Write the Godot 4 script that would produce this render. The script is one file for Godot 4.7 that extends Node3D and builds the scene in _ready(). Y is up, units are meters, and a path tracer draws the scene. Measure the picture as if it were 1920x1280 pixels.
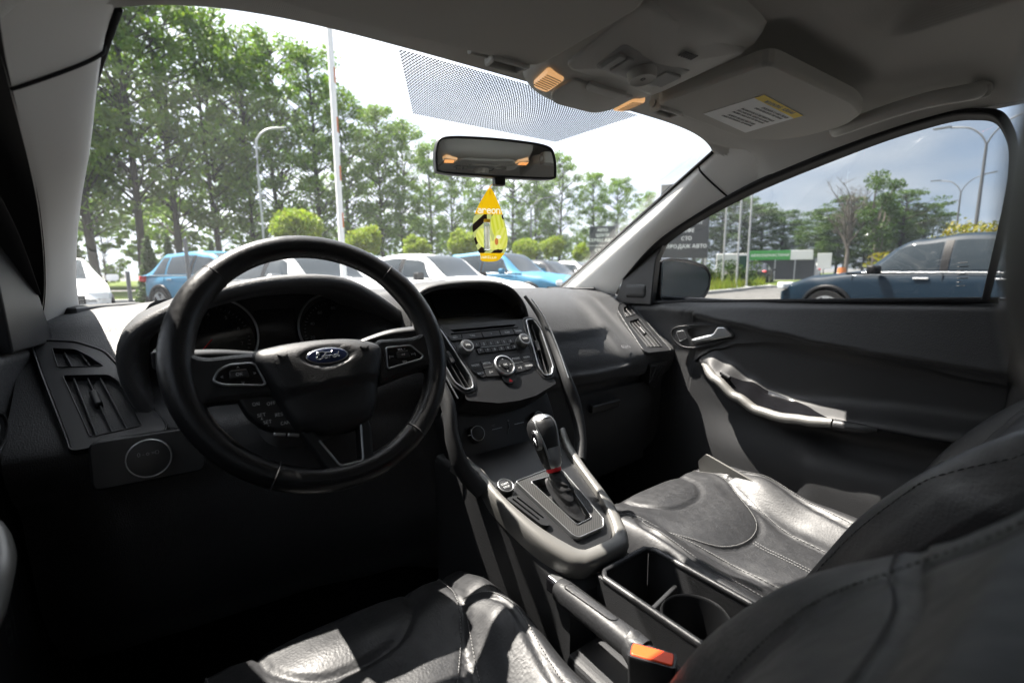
extends Node3D
# Inside a parked hatchback: x to the right, y up, z to the rear; the steering wheel's hub is near (-0.37, 0.97, 0).

const DOWN_SUN := Vector3(0.21, -1.0, 0.48)
var rng := RandomNumberGenerator.new()
var mats := {}
var taken := {}

# ------------------------------------------------------------------ mesh building
class Shape:
	var v := PackedVector3Array()
	var n := PackedVector3Array()
	var uv := PackedVector2Array()
	var col := PackedColorArray()
	var ix := PackedInt32Array()
	var tint := Color(1, 1, 1)

	func add(pts: PackedVector3Array, tris: PackedInt32Array, uvs := PackedVector2Array()) -> void:
		var base := v.size()
		var nn := PackedVector3Array()
		nn.resize(pts.size())
		for k in range(0, tris.size(), 3):
			var a := tris[k]
			var b := tris[k + 1]
			var c := tris[k + 2]
			var m := (pts[c] - pts[a]).cross(pts[b] - pts[a])
			nn[a] += m
			nn[b] += m
			nn[c] += m
		for k in pts.size():
			var q := nn[k]
			nn[k] = q.normalized() if q.length_squared() > 1e-22 else Vector3.UP
			col.append(tint)
		v.append_array(pts)
		n.append_array(nn)
		if uvs.size() == pts.size():
			uv.append_array(uvs)
		else:
			for p in pts:
				uv.append(Vector2(p.x, p.z))
		for t in tris:
			ix.append(t + base)

	# rows of points, smooth; wrap joins the last point of each row to the first, ring the last row to the first
	func grid(rows: Array, wrap := false, ring := false, uvs := false) -> void:
		var h := rows.size()
		var w: int = rows[0].size()
		var pts := PackedVector3Array()
		var u := PackedVector2Array()
		for j in h:
			pts.append_array(rows[j])
			if uvs:
				for i in w:
					u.append(Vector2(float(i) / (w - 1), float(j) / (h - 1)))
		var t := PackedInt32Array()
		for j in (h if ring else h - 1):
			var j2 := (j + 1) % h
			for i in (w if wrap else w - 1):
				var i2 := (i + 1) % w
				t.append_array([j * w + i, j * w + i2, j2 * w + i2, j * w + i, j2 * w + i2, j2 * w + i])
		add(pts, t, u)

	func fan(ring: PackedVector3Array) -> void:
		var c := Vector3.ZERO
		for p in ring:
			c += p
		c /= ring.size()
		var pts := ring.duplicate()
		pts.append(c)
		var t := PackedInt32Array()
		for i in ring.size():
			t.append_array([i, (i + 1) % ring.size(), ring.size()])
		add(pts, t)

	func loft(rows: Array, caps := true) -> void:
		grid(rows, true)
		if caps:
			fan(rows[0])
			var last: PackedVector3Array = rows[rows.size() - 1].duplicate()
			last.reverse()
			fan(last)

	# a flat-shaded quad
	func quad(a: Vector3, b: Vector3, c: Vector3, d: Vector3) -> void:
		add(PackedVector3Array([a, b, c, d]), PackedInt32Array([0, 1, 2, 0, 2, 3]), PackedVector2Array([Vector2(0, 1), Vector2(1, 1), Vector2(1, 0), Vector2(0, 0)]))

	# outline in the plane of f, pushed from height z0 to z1 along f's z axis, with a bevel round the z1 face
	func prism(f: Transform3D, outline: PackedVector2Array, z0: float, z1: float, bevel := 0.0, soft := 0.75) -> void:
		var o := outline.duplicate()
		if Geometry2D.is_polygon_clockwise(o):
			o.reverse()
		var k := o.size()
		var rings := [[o, z0], [o, z1]]
		if bevel > 0.0:
			var s := signf(z1 - z0)
			rings = [[o, z0], [o, z1 - s * bevel], [Shape.inset(o, bevel * 0.35), z1 - s * bevel * 0.3], [Shape.inset(o, bevel), z1]]
		for i in k:
			var p0: Vector2 = o[(i + k - 1) % k]
			var p1: Vector2 = o[i]
			var p2: Vector2 = o[(i + 1) % k]
			var p3: Vector2 = o[(i + 2) % k]
			var rows := []
			for r in rings:
				rows.append(PackedVector3Array([f * Vector3(r[0][i].x, r[0][i].y, r[1]), f * Vector3(r[0][(i + 1) % k].x, r[0][(i + 1) % k].y, r[1])]))
			var at := n.size()
			grid(rows)
			# smooth the wall across gentle corners
			var na := ((p1 - p0).normalized() + (p2 - p1).normalized()).normalized()
			var nb := ((p2 - p1).normalized() + (p3 - p2).normalized()).normalized()
			var e := (p2 - p1).normalized()
			if bevel <= 0.0:
				for q in rings.size():
					if e.dot((p1 - p0).normalized()) > soft:
						n[at + q * 2] = (f.basis * Vector3(na.y, -na.x, 0)).normalized()
					if e.dot((p3 - p2).normalized()) > soft:
						n[at + q * 2 + 1] = (f.basis * Vector3(nb.y, -nb.x, 0)).normalized()
		for side in 2:
			var face: PackedVector2Array = rings[rings.size() - 1][0] if side else o
			var z: float = rings[rings.size() - 1][1] if side else z0
			var t := Geometry2D.triangulate_polygon(face)
			if t.is_empty():
				t = Geometry2D.triangulate_polygon(o)
			var pts := PackedVector3Array()
			for p in face:
				pts.append(f * Vector3(p.x, p.y, z))
			add(pts, t)
			# all of one face points one way
			var way := (f.basis * Vector3(0, 0, 1.0 if (z1 > z0) == (side == 1) else -1.0)).normalized()
			for q in pts.size():
				n[n.size() - 1 - q] = way

	static func inset(o: PackedVector2Array, d: float) -> PackedVector2Array:
		var r := PackedVector2Array()
		var k := o.size()
		for i in k:
			var a := (o[i] - o[(i + k - 1) % k]).normalized()
			var b := (o[(i + 1) % k] - o[i]).normalized()
			var na := Vector2(-a.y, a.x)
			var m := na + Vector2(-b.y, b.x)
			if m.length() < 0.2:
				m = na
			m = m.normalized()
			r.append(o[i] + m * d / maxf(0.4, m.dot(na)))
		return r

	# a bezel: the strip between an outline and its inset, standing from z0 to z1
	func bezel(f: Transform3D, outline: PackedVector2Array, wide: float, z0: float, z1: float) -> void:
		var o := outline.duplicate()
		if Geometry2D.is_polygon_clockwise(o):
			o.reverse()
		var rows := []
		for r in [[0.0, z0], [0.0, z1 - wide * 0.3], [wide * 0.3, z1], [wide * 0.7, z1], [wide, z1 - wide * 0.3], [wide, z0]]:
			var q := PackedVector3Array()
			for p in Shape.inset(o, r[0]):
				q.append(f * Vector3(p.x, p.y, r[1]))
			rows.append(q)
		grid(rows, true)

	func tube(path: PackedVector3Array, radius: Variant, seg := 8, closed := false, flat := 1.0, up := Vector3.UP) -> void:
		var rows := []
		var k := path.size()
		for i in k:
			var a := path[(i + k - 1) % k] if closed or i > 0 else path[i]
			var b := path[(i + 1) % k] if closed or i < k - 1 else path[i]
			var d := (b - a).normalized()
			var s := d.cross(up)
			s = s.normalized() if s.length() > 0.01 else d.cross(Vector3.RIGHT).normalized()
			var w := s.cross(d).normalized()
			var r: float = radius[i] if radius is Array or radius is PackedFloat32Array else radius
			var row := PackedVector3Array()
			for j in seg:
				var g := TAU * j / seg
				row.append(path[i] + s * cos(g) * r + w * sin(g) * r * flat)
			rows.append(row)
		grid(rows, true, closed)
		if not closed:
			fan(rows[0])
			fan(rows[k - 1])

	# profile of (radius, height) turned round f's y axis
	func lathe(f: Transform3D, profile: Array, seg := 24) -> void:
		var rows := []
		for p in profile:
			var row := PackedVector3Array()
			for j in seg:
				var g := TAU * j / seg
				row.append(f * Vector3(cos(g) * maxf(p[0], 1e-5), p[1], sin(g) * maxf(p[0], 1e-5)))
			rows.append(row)
		# split at sharp corners of the profile
		var run := [rows[0]]
		for i in range(1, rows.size()):
			run.append(rows[i])
			if i < rows.size() - 1:
				var a := Vector2(profile[i][0] - profile[i - 1][0], profile[i][1] - profile[i - 1][1]).normalized()
				var b := Vector2(profile[i + 1][0] - profile[i][0], profile[i + 1][1] - profile[i][1]).normalized()
				if a.dot(b) < 0.6:
					grid(run, true)
					run = [rows[i]]
		grid(run, true)

	func box(f: Transform3D, size: Vector3, bevel := 0.0) -> void:
		var h := size * 0.5
		var b := minf(bevel, minf(h.x, h.y) * 0.9)
		var o := PackedVector2Array([Vector2(-h.x, -h.y), Vector2(h.x, -h.y), Vector2(h.x, h.y), Vector2(-h.x, h.y)])
		if b > 0.0:
			o = Shape.rounded(o, b)
		prism(f, o, -h.z, h.z, minf(bevel, h.z), 2.0 if b <= 0.0 else 0.75)

	static func rounded(o: PackedVector2Array, r: float, steps := 4) -> PackedVector2Array:
		var q := PackedVector2Array()
		var k := o.size()
		for i in k:
			var p := o[i]
			var a := o[(i + k - 1) % k] - p
			var b := o[(i + 1) % k] - p
			var d := minf(r, minf(a.length(), b.length()) * 0.45)
			var p0 := p + a.normalized() * d
			var p1 := p + b.normalized() * d
			for s in steps + 1:
				var t := float(s) / steps
				q.append(p0.lerp(p, t).lerp(p.lerp(p1, t), t))
		return q

	func mesh() -> ArrayMesh:
		var arr := []
		arr.resize(Mesh.ARRAY_MAX)
		# Godot's front faces run clockwise: make each face agree with its own normals
		for k in range(0, ix.size(), 3):
			var a := ix[k]
			var b := ix[k + 1]
			var c := ix[k + 2]
			if (v[b] - v[a]).cross(v[c] - v[a]).dot(n[a] + n[b] + n[c]) > 0.0:
				ix[k + 1] = c
				ix[k + 2] = b
		arr[Mesh.ARRAY_VERTEX] = v
		arr[Mesh.ARRAY_NORMAL] = n
		arr[Mesh.ARRAY_TEX_UV] = uv
		arr[Mesh.ARRAY_COLOR] = col
		arr[Mesh.ARRAY_INDEX] = ix
		var m := ArrayMesh.new()
		m.add_surface_from_arrays(Mesh.PRIMITIVE_TRIANGLES, arr)
		return m


func numbered(called: String) -> String:
	if not taken.has(called):
		taken[called] = 0
		return called
	taken[called] += 1
	return "%s_%03d" % [called, taken[called]]


func thing(called: String, label: String, category: String, at := Vector3.ZERO, group := "", kind := "") -> Node3D:
	var o := Node3D.new()
	o.name = numbered(called)
	add_child(o)
	o.position = at
	describe(o, label, category, group, kind)
	return o


func describe(o: Node, label: String, category: String, group := "", kind := "") -> void:
	o.set_meta("label", label)
	o.set_meta("category", category)
	if group:
		o.set_meta("group", group)
	if kind:
		o.set_meta("kind", kind)


# a part whose shape is given in the thing's own axes
func part(to: Node3D, called: String, s: Variant, m: Material, label := "") -> MeshInstance3D:
	var o := MeshInstance3D.new()
	o.name = called
	o.mesh = s.mesh() if s is Shape else s
	o.material_override = m
	to.add_child(o, true)
	if label:
		o.set_meta("label", label)
	return o


# a part whose shape is given in the car's axes
func wpart(to: Node3D, called: String, s: Variant, m: Material, label := "") -> MeshInstance3D:
	var o := part(to, called, s, m, label)
	o.position = -to.position
	return o


func setting(called: String, s: Variant, m: Material, label: String) -> MeshInstance3D:
	var o := part(self, called, s, m, label)
	o.name = numbered(called)
	o.set_meta("kind", "structure")
	return o


# lettering that lies on the plane of f, its middle at f's origin
func letters(to: Node3D, words: String, f: Transform3D, height: float, m: Material, world := true, face := "Droid Sans", weight := 400, called := "lettering", depth := 0.0004) -> MeshInstance3D:
	var t := TextMesh.new()
	var font := SystemFont.new()
	font.font_names = PackedStringArray([face])
	font.font_weight = weight
	t.font = font
	t.text = words
	t.font_size = 24
	t.pixel_size = height / 17.0
	t.depth = depth
	t.curve_step = 2.0
	var o := MeshInstance3D.new()
	o.name = called
	o.mesh = t
	o.material_override = m
	to.add_child(o, true)
	o.transform = f
	if world:
		o.position -= to.position
	return o


# a flat plate with holes cut right through it; its upper face lies at z_top on the plane of f
func holed(to: Node3D, called: String, f: Transform3D, outline: PackedVector2Array, holes: Array, z_top: float, thick: float, m: Material, world := true, label := "") -> Node3D:
	var o := outline.duplicate()
	if Geometry2D.is_polygon_clockwise(o):
		o.reverse()
	var c := CSGPolygon3D.new()
	c.name = called
	c.polygon = o
	c.depth = thick
	c.material = m
	to.add_child(c, true)
	c.transform = f * Transform3D(Basis(), Vector3(0, 0, z_top))
	if world:
		c.position -= to.position
	for h in holes:
		var cut := CSGPolygon3D.new()
		cut.operation = CSGShape3D.OPERATION_SUBTRACTION
		cut.polygon = h
		cut.depth = thick + 0.04
		cut.name = "opening"
		cut.material = m
		c.add_child(cut)
		cut.position = Vector3(0, 0, 0.02)
	if label:
		c.set_meta("label", label)
	return c


# ------------------------------------------------------------------ small helpers
func V2(list: Array) -> PackedVector2Array:
	var r := PackedVector2Array()
	for p in list:
		r.append(Vector2(p[0], p[1]))
	return r


func V3(list: Array) -> PackedVector3Array:
	var r := PackedVector3Array()
	for p in list:
		r.append(Vector3(p[0], p[1], p[2]))
	return r


func frame_at(o: Vector3, x: Vector3, y: Vector3) -> Transform3D:
	var xx := x.normalized()
	var zz := xx.cross(y).normalized()
	return Transform3D(Basis(xx, zz.cross(xx), zz), o)


func ellipse(c: Vector2, rx: float, ry: float, k := 24, turn := 0.0) -> PackedVector2Array:
	var r := PackedVector2Array()
	for i in k:
		var a := TAU * i / k
		r.append(c + Vector2(cos(a) * rx, sin(a) * ry).rotated(turn))
	return r


# a smooth curve through points, open or closed
func curve(pts: PackedVector3Array, steps := 6, closed := false) -> PackedVector3Array:
	var r := PackedVector3Array()
	var k := pts.size()
	for i in (k if closed else k - 1):
		var p0 := pts[(i + k - 1) % k] if closed or i > 0 else pts[0]
		var p1 := pts[i]
		var p2 := pts[(i + 1) % k]
		var p3 := pts[(i + 2) % k] if closed or i < k - 2 else p2
		for s in steps:
			r.append(p1.cubic_interpolate(p2, p0, p3, float(s) / steps))
	if not closed:
		r.append(pts[k - 1])
	return r


func curve2(pts: PackedVector2Array, steps := 5, closed := true) -> PackedVector2Array:
	var a := PackedVector3Array()
	for p in pts:
		a.append(Vector3(p.x, p.y, 0))
	var r := PackedVector2Array()
	for p in curve(a, steps, closed):
		r.append(Vector2(p.x, p.y))
	return r


func bell(x: float, w: float) -> float:
	return exp(-x * x / (w * w))


func ss(a: float, b: float, x: float) -> float:
	return smoothstep(a, b, x)


# piecewise-linear lookup in a list of [x, value], eased
func along(list: Array, x: float, ease_it := true) -> float:
	if x <= list[0][0]:
		return list[0][1]
	for i in range(1, list.size()):
		if x <= list[i][0]:
			var t: float = (x - list[i - 1][0]) / (list[i][0] - list[i - 1][0])
			if ease_it:
				t = t * t * (3.0 - 2.0 * t)
			return lerpf(list[i - 1][1], list[i][1], t)
	return list[list.size() - 1][1]


# ------------------------------------------------------------------ materials
func lin(r: float, g: float, b: float, a := 1.0) -> Color:
	var c := Color(r, g, b).linear_to_srgb()
	c.a = a
	return c


func mat(called: String, c: Color, rough := 0.5, metal := 0.0, spec := 0.5) -> StandardMaterial3D:
	var m := StandardMaterial3D.new()
	m.resource_name = called
	m.albedo_color = c
	m.roughness = rough
	m.metallic = metal
	m.metallic_specular = spec
	mats[called] = m
	return m


func noise_image(kind: int, freq: float, size := 256, octaves := 3, seed_ := 1) -> Image:
	var f := FastNoiseLite.new()
	f.seed = seed_
	f.noise_type = kind as FastNoiseLite.NoiseType
	f.frequency = freq
	f.fractal_octaves = octaves
	if kind == FastNoiseLite.TYPE_CELLULAR:
		f.fractal_type = FastNoiseLite.FRACTAL_NONE
		f.cellular_return_type = FastNoiseLite.RETURN_DISTANCE
		f.cellular_jitter = 0.9
	return f.get_seamless_image(size, size)


func normal_from(im: Image, strength := 4.0) -> ImageTexture:
	var c := im.duplicate() as Image
	c.convert(Image.FORMAT_RGBA8)
	c.bump_map_to_normal_map(strength)
	return ImageTexture.create_from_image(c)


# tones of grey (or of two colours) from noise, as a colour texture
func tones(im: Image, a: Color, b: Color) -> ImageTexture:
	var src := im.duplicate() as Image
	src.convert(Image.FORMAT_L8)
	var o := Image.create(src.get_width(), src.get_height(), false, Image.FORMAT_RGBA8)
	for y in src.get_height():
		for x in src.get_width():
			o.set_pixel(x, y, a.lerp(b, src.get_pixel(x, y).r))
	return ImageTexture.create_from_image(o)


func grained(m: StandardMaterial3D, tex: Texture2D, scale: float, strength: float, world := true) -> StandardMaterial3D:
	m.normal_enabled = true
	m.normal_texture = tex
	m.normal_scale = strength
	m.uv1_triplanar = true
	m.uv1_world_triplanar = world
	m.uv1_scale = Vector3.ONE * scale
	return m


func build_materials() -> void:
	var cells := noise_image(FastNoiseLite.TYPE_CELLULAR, 0.07, 256, 1, 7)
	var grain := normal_from(cells, 5.0)
	var fine := normal_from(noise_image(FastNoiseLite.TYPE_SIMPLEX_SMOOTH, 0.09, 256, 3, 9), 5.0)
	var weave := Image.create(64, 64, false, Image.FORMAT_RGBA8)
	for y in 64:
		for x in 64:
			var h := 0.5 + 0.25 * sin(x * TAU / 8.0) + 0.25 * sin(y * TAU / 8.0 + (PI if int(x / 4.0) % 2 else 0.0))
			weave.set_pixel(x, y, Color(h, h, h))
	var cloth := normal_from(weave, 3.0)
	var smudge := noise_image(FastNoiseLite.TYPE_SIMPLEX_SMOOTH, 0.012, 256, 5, 21)
	# black plastics and leather
	grained(mat("dash", lin(0.019, 0.0197, 0.0215), 0.5), grain, 26.0, 0.55)
	mats.dash.roughness_texture = tones(smudge, Color(0.75, 0.75, 0.75), Color(1, 1, 1))
	mats.dash.roughness = 0.66
	mats.dash.rim_enabled = true
	mats.dash.rim = 0.35
	mats.dash.rim_tint = 0.3
	grained(mat("dash_low", lin(0.019, 0.0197, 0.0215), 0.6), grain, 30.0, 0.4)
	grained(mat("plastic", lin(0.012, 0.0125, 0.0138), 0.42), fine, 60.0, 0.12)
	grained(mat("plastic_grey", lin(0.016, 0.0165, 0.018), 0.45), fine, 60.0, 0.12)
	mat("gloss", lin(0.006, 0.006, 0.007), 0.08)
	mat("screen_glass", lin(0.006, 0.007, 0.008), 0.16)
	mat("rubber", lin(0.010, 0.010, 0.011), 0.65, 0.0, 0.3)
	grained(mat("wheel_leather", lin(0.007, 0.0072, 0.008), 0.36), grain, 42.0, 0.22)
	mats.wheel_leather.roughness_texture = tones(smudge, Color(0.55, 0.55, 0.55), Color(1, 1, 1))
	mats.wheel_leather.roughness = 0.46
	grained(mat("airbag", lin(0.010, 0.0105, 0.0122), 0.5), grain, 36.0, 0.5)
	# leather: pebbles with creases running through them
	var hide := cells.duplicate() as Image
	hide.convert(Image.FORMAT_RGBA8)
	var fold := FastNoiseLite.new()
	fold.seed = 17
	fold.frequency = 0.012
	fold.fractal_type = FastNoiseLite.FRACTAL_RIDGED
	fold.fractal_octaves = 3
	var crease := fold.get_seamless_image(256, 256)
	for y in 256:
		for x in 256:
			var h := hide.get_pixel(x, y).r * 0.40 + 0.22 * (1.0 - smoothstep(0.72, 0.98, crease.get_pixel(x, y).r))
			hide.set_pixel(x, y, Color(h, h, h))
	var skin := normal_from(hide, 7.0)
	grained(mat("leather", lin(0.016, 0.0165, 0.0182), 0.40), skin, 13.0, 0.34)
	mats.leather.roughness_texture = tones(smudge, Color(0.68, 0.68, 0.68), Color(1, 1, 1))
	mats.leather.roughness = 0.60
	grained(mat("leather_matt", lin(0.012, 0.0124, 0.0138), 0.58), fine, 40.0, 0.3)
	mat("thread", lin(0.16, 0.16, 0.16), 0.7)
	mat("thread_dark", lin(0.05, 0.05, 0.052), 0.7)
	mat("piping", lin(0.022, 0.022, 0.023), 0.45)
	grained(mat("carpet", lin(0.012, 0.012, 0.0125), 0.95, 0.0, 0.1), fine, 20.0, 0.8)
	# pale cabin trim
	grained(mat("headlining", lin(0.46, 0.45, 0.425), 0.95, 0.0, 0.2), cloth, 60.0, 0.5)
	grained(mat("pillar", lin(0.60, 0.59, 0.565), 0.7, 0.0, 0.4), fine, 40.0, 0.12)
	grained(mat("visor", lin(0.45, 0.44, 0.41), 0.85, 0.0, 0.3), fine, 50.0, 0.25)
	mat("console_trim", lin(0.44, 0.435, 0.41), 0.5)
	mat("console_dark", lin(0.30, 0.30, 0.29), 0.5)
	# metals
	mat("chrome", lin(0.62, 0.63, 0.65), 0.16, 1.0)
	mat("satin", lin(0.46, 0.47, 0.48), 0.34, 1.0)
	grained(mat("silver_paint", lin(0.19, 0.187, 0.178), 0.42, 0.5), fine, 90.0, 0.2)
	mat("mirror", lin(0.80, 0.82, 0.82), 0.015, 1.0)
	mat("side_mirror", lin(0.32, 0.34, 0.36), 0.03, 1.0)
	# prints and lights
	mat("print", lin(0.55, 0.56, 0.57), 0.6)
	mat("print_dim", lin(0.20, 0.20, 0.21), 0.6)
	mat("red", lin(0.62, 0.012, 0.02), 0.4)
	mat("buckle_red", lin(0.88, 0.075, 0.012), 0.35)
	mat("emblem_blue", lin(0.004, 0.018, 0.085), 0.15)
	mats.emblem_blue.clearcoat_enabled = true
	mat("white", lin(0.80, 0.80, 0.78), 0.5)
	mat("label_paper", lin(0.72, 0.73, 0.73), 0.6)
	mat("label_yellow", lin(0.72, 0.52, 0.03), 0.6)
	mat("lamp_lens", lin(0.75, 0.70, 0.60, 1.0), 0.25)
	mats.lamp_lens.emission_enabled = true
	mats.lamp_lens.emission = lin(1.0, 0.52, 0.20)
	mats.lamp_lens.emission_energy_multiplier = 0.13
	mat("red_glow", lin(0.5, 0.01, 0.01), 0.4)
	# glass
	var g := mat("windscreen", lin(0.05, 0.07, 0.06, 0.01), 0.0)
	g.transparency = BaseMaterial3D.TRANSPARENCY_ALPHA
	g.cull_mode = BaseMaterial3D.CULL_DISABLED
	g = mat("tint", lin(0.004, 0.006, 0.007, 0.34), 0.0)
	g.transparency = BaseMaterial3D.TRANSPARENCY_ALPHA
	g.cull_mode = BaseMaterial3D.CULL_DISABLED
	g = mat("dimmed_rear_glass", lin(0.01, 0.012, 0.014, 0.45), 0.0)  # unseen rear panes, tint darkened to cut the light entering the cabin
	g.transparency = BaseMaterial3D.TRANSPARENCY_ALPHA
	g.cull_mode = BaseMaterial3D.CULL_DISABLED
	g = mat("vial", lin(0.9, 1.0, 0.95, 0.15), 0.02)
	g.transparency = BaseMaterial3D.TRANSPARENCY_ALPHA
	# outside
	var coarse := noise_image(FastNoiseLite.TYPE_SIMPLEX_SMOOTH, 0.02, 512, 5, 31)
	var speck := noise_image(FastNoiseLite.TYPE_SIMPLEX_SMOOTH, 0.3, 256, 2, 33)
	var m := mat("asphalt", Color.WHITE, 0.9, 0.0, 0.3)
	m.albedo_texture = tones(coarse, lin(0.095, 0.094, 0.091), lin(0.15, 0.148, 0.142))
	grained(m, normal_from(speck, 4.0), 0.23, 0.5)
	m = mat("grass", Color.WHITE, 0.9, 0.0, 0.2)
	m.albedo_texture = tones(coarse, lin(0.055, 0.085, 0.018), lin(0.14, 0.17, 0.045))
	grained(m, normal_from(speck, 6.0), 0.7, 0.8)
	mat("blade", lin(0.11, 0.16, 0.03), 0.7, 0.0, 0.3)
	mats.blade.backlight_enabled = true
	mats.blade.backlight = lin(0.35, 0.45, 0.10)
	mat("kerb", lin(0.30, 0.30, 0.29), 0.9)
	mat("bark", lin(0.055, 0.047, 0.038), 0.95, 0.0, 0.2)
	mat("bark_grey", lin(0.12, 0.105, 0.09), 0.95, 0.0, 0.2)
	for d in [["leaf", 0.150, 0.225, 0.036], ["leaf_dark", 0.070, 0.115, 0.030], ["leaf_lime", 0.26, 0.31, 0.05], ["leaf_conifer", 0.05, 0.085, 0.025], ["leaf_gold", 0.24, 0.21, 0.03]]:
		m = mat(d[0], Color.WHITE, 0.55, 0.0, 0.4)
		m.vertex_color_use_as_albedo = true
		m.albedo_color = lin(d[1], d[2], d[3])
		m.cull_mode = BaseMaterial3D.CULL_DISABLED
		m.backlight_enabled = true
		m.backlight = lin(0.75, 0.9, 0.35)
	mat("galvanised", lin(0.42, 0.43, 0.44), 0.5, 0.3)
	mat("pole_dark", lin(0.10, 0.105, 0.11), 0.5, 0.3)
	mat("tyre", lin(0.018, 0.018, 0.018), 0.85, 0.0, 0.3)
	mat("alloy", lin(0.50, 0.51, 0.52), 0.3, 0.9)
	mat("car_glass", lin(0.012, 0.018, 0.022), 0.03)
	mat("car_black", lin(0.010, 0.010, 0.011), 0.4, 0.0, 0.3)
	mat("headlamp", lin(0.55, 0.58, 0.60), 0.1)
	for d in [["paint_white", 0.74, 0.75, 0.75], ["paint_blue_light", 0.035, 0.16, 0.27], ["paint_petrol", 0.0010, 0.0105, 0.022], ["paint_grey", 0.30, 0.30, 0.31], ["paint_dark", 0.03, 0.033, 0.04], ["paint_silver", 0.42, 0.43, 0.44]]:
		m = mat(d[0], lin(d[1], d[2], d[3]), 0.5, 0.0, 0.3)
		m.clearcoat_enabled = true
		m.clearcoat = 0.3 if d[0] != "paint_petrol" else 0.15
		m.clearcoat_roughness = 0.04
	mat("sign_dark", lin(0.030, 0.032, 0.035), 0.5)
	mat("sign_green", lin(0.045, 0.30, 0.05), 0.5)
	mat("sign_dgreen", lin(0.015, 0.07, 0.045), 0.5)
	mat("sign_blue", lin(0.02, 0.08, 0.20), 0.5)
	mat("facade", lin(0.035, 0.037, 0.04), 0.7)
	mat("orange", lin(0.55, 0.16, 0.04), 0.6)
	mat("card_yellow", lin(0.85, 0.60, 0.02), 0.5)
	mats.card_yellow.backlight_enabled = true
	mats.card_yellow.backlight = lin(0.8, 0.6, 0.1)
	mat("card_white", lin(0.85, 0.85, 0.82), 0.5)
	mats.card_white.backlight_enabled = true
	mats.card_white.backlight = lin(0.95, 0.95, 0.9)


# ------------------------------------------------------------------ the scene
func _ready() -> void:
	rng.seed = 4242
	var cam := Camera3D.new()
	cam.name = "camera"
	cam.position = Vector3(-0.545, 1.10, 0.69)
	cam.rotation_order = EULER_ORDER_YXZ
	cam.rotation_degrees = Vector3(-8.5, -36.0, -0.4)
	cam.fov = 70.83
	cam.near = 0.02
	cam.far = 900.0
	var lens := CameraAttributesPhysical.new()
	lens.frustum_focal_length = 16.88
	lens.frustum_focus_distance = 0.95
	lens.exposure_aperture = 4.0
	lens.frustum_near = 0.02
	lens.frustum_far = 900.0
	cam.attributes = lens
	cam.fov = 70.83
	add_child(cam)
	cam.current = true
	var env := Environment.new()
	env.background_mode = Environment.BG_SKY
	env.sky = Sky.new()
	env.sky.sky_material = sky_above()
	env.tonemap_mode = Environment.TONE_MAPPER_LINEAR
	env.tonemap_exposure = 5.0
	env.sdfgi_enabled = true
	env.ssao_enabled = true
	env.ssil_enabled = true
	env.fog_enabled = true
	env.fog_density = 0.0006
	env.fog_light_color = Color(0.80, 0.85, 0.90)
	var we := WorldEnvironment.new()
	we.name = "daylight"
	we.environment = env
	add_child(we)
	var sun := DirectionalLight3D.new()
	sun.name = "sun"
	sun.light_energy = 1.6
	sun.light_angular_distance = 0.5
	sun.light_color = Color(1.0, 0.972, 0.93)
	sun.shadow_enabled = true
	add_child(sun)
	sun.look_at_from_position(Vector3.ZERO, DOWN_SUN, Vector3.FORWARD)
	build_materials()
	# the large structure first
	ground()
	cabin()
	dashboard()
	doors()
	# then the things
	steering()
	centre_console()
	seats()
	roof_things()
	outside()


func sky_above() -> Material:
	var w := 768
	var h := 384
	var im := Image.create(w, h, false, Image.FORMAT_RGBF)
	var f := FastNoiseLite.new()
	f.seed = 12
	f.frequency = 1.7
	f.fractal_octaves = 5
	var to_sun := -DOWN_SUN.normalized()
	for y in h:
		var up := PI * (0.5 - (y + 0.5) / h)
		for x in w:
			var a := TAU * (x + 0.5) / w
			var d := Vector3(sin(a) * cos(up), sin(up), -cos(a) * cos(up))
			var e := maxf(d.y, 0.0)
			var c := Color(0.050, 0.088, 0.155).lerp(Color(0.105, 0.133, 0.165), pow(1.0 - e, 3.0))
			var q := d / maxf(0.18, d.y + 0.12)
			var k := f.get_noise_3d(q.x * 0.55, 0.4 + d.y * 0.3, q.z * 0.55)
			var veil := clampf(0.40 + k * 1.25, 0.0, 1.0)
			var near := maxf(0.0, d.dot(to_sun))
			var glow := 0.25 * ss(0.06, 0.42, near) + 0.55 * pow(near, 6.0)
			c = c.lerp(Color(0.185, 0.20, 0.215), veil * 0.7)
			c += Color(1.0, 0.985, 0.95) * glow * (0.75 + 0.25 * veil)
			if d.y < 0.0:
				c = Color(0.14, 0.14, 0.135)
			im.set_pixel(x, y, c)
	var p := PanoramaSkyMaterial.new()
	p.panorama = ImageTexture.create_from_image(im)
	return p


func ground() -> void:
	var s := Shape.new()
	var rows := []
	for j in 41:
		var row := PackedVector3Array()
		for i in 41:
			row.append(Vector3((i - 20) * 20.0, 0, (j - 20) * 20.0))
		rows.append(row)
	s.grid(rows)
	setting("ground", s, mats.asphalt, "pale worn asphalt of the car park")


# ------------------------------------------------------------------ the cabin's shell
const WINDOW := [[0.70, 1.065, -0.39], [0.668, 1.19, -0.215], [0.642, 1.295, 0.04], [0.605, 1.343, 0.27], [0.588, 1.360, 0.40], [0.583, 1.357, 0.462], [0.600, 1.335, 0.497], [0.632, 1.25, 0.510], [0.70, 1.036, 0.487]]


func header(x: float) -> Vector3:
	var q := pow(absf(x) / 0.557, 6.0)
	return Vector3(x, 1.375 + 0.025 * (1.0 - q), 0.0 + 0.035 * (1.0 - q))


# the edge of the windscreen along a front pillar, t from the dash up
func pillar_edge(t: float) -> Vector3:
	return Vector3(lerpf(0.70, 0.557, t) + 0.09 * t * (1.0 - t), lerpf(1.02, 1.375, t) + 0.06 * t * (1.0 - t), lerpf(-0.72, 0.0, t))


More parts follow.
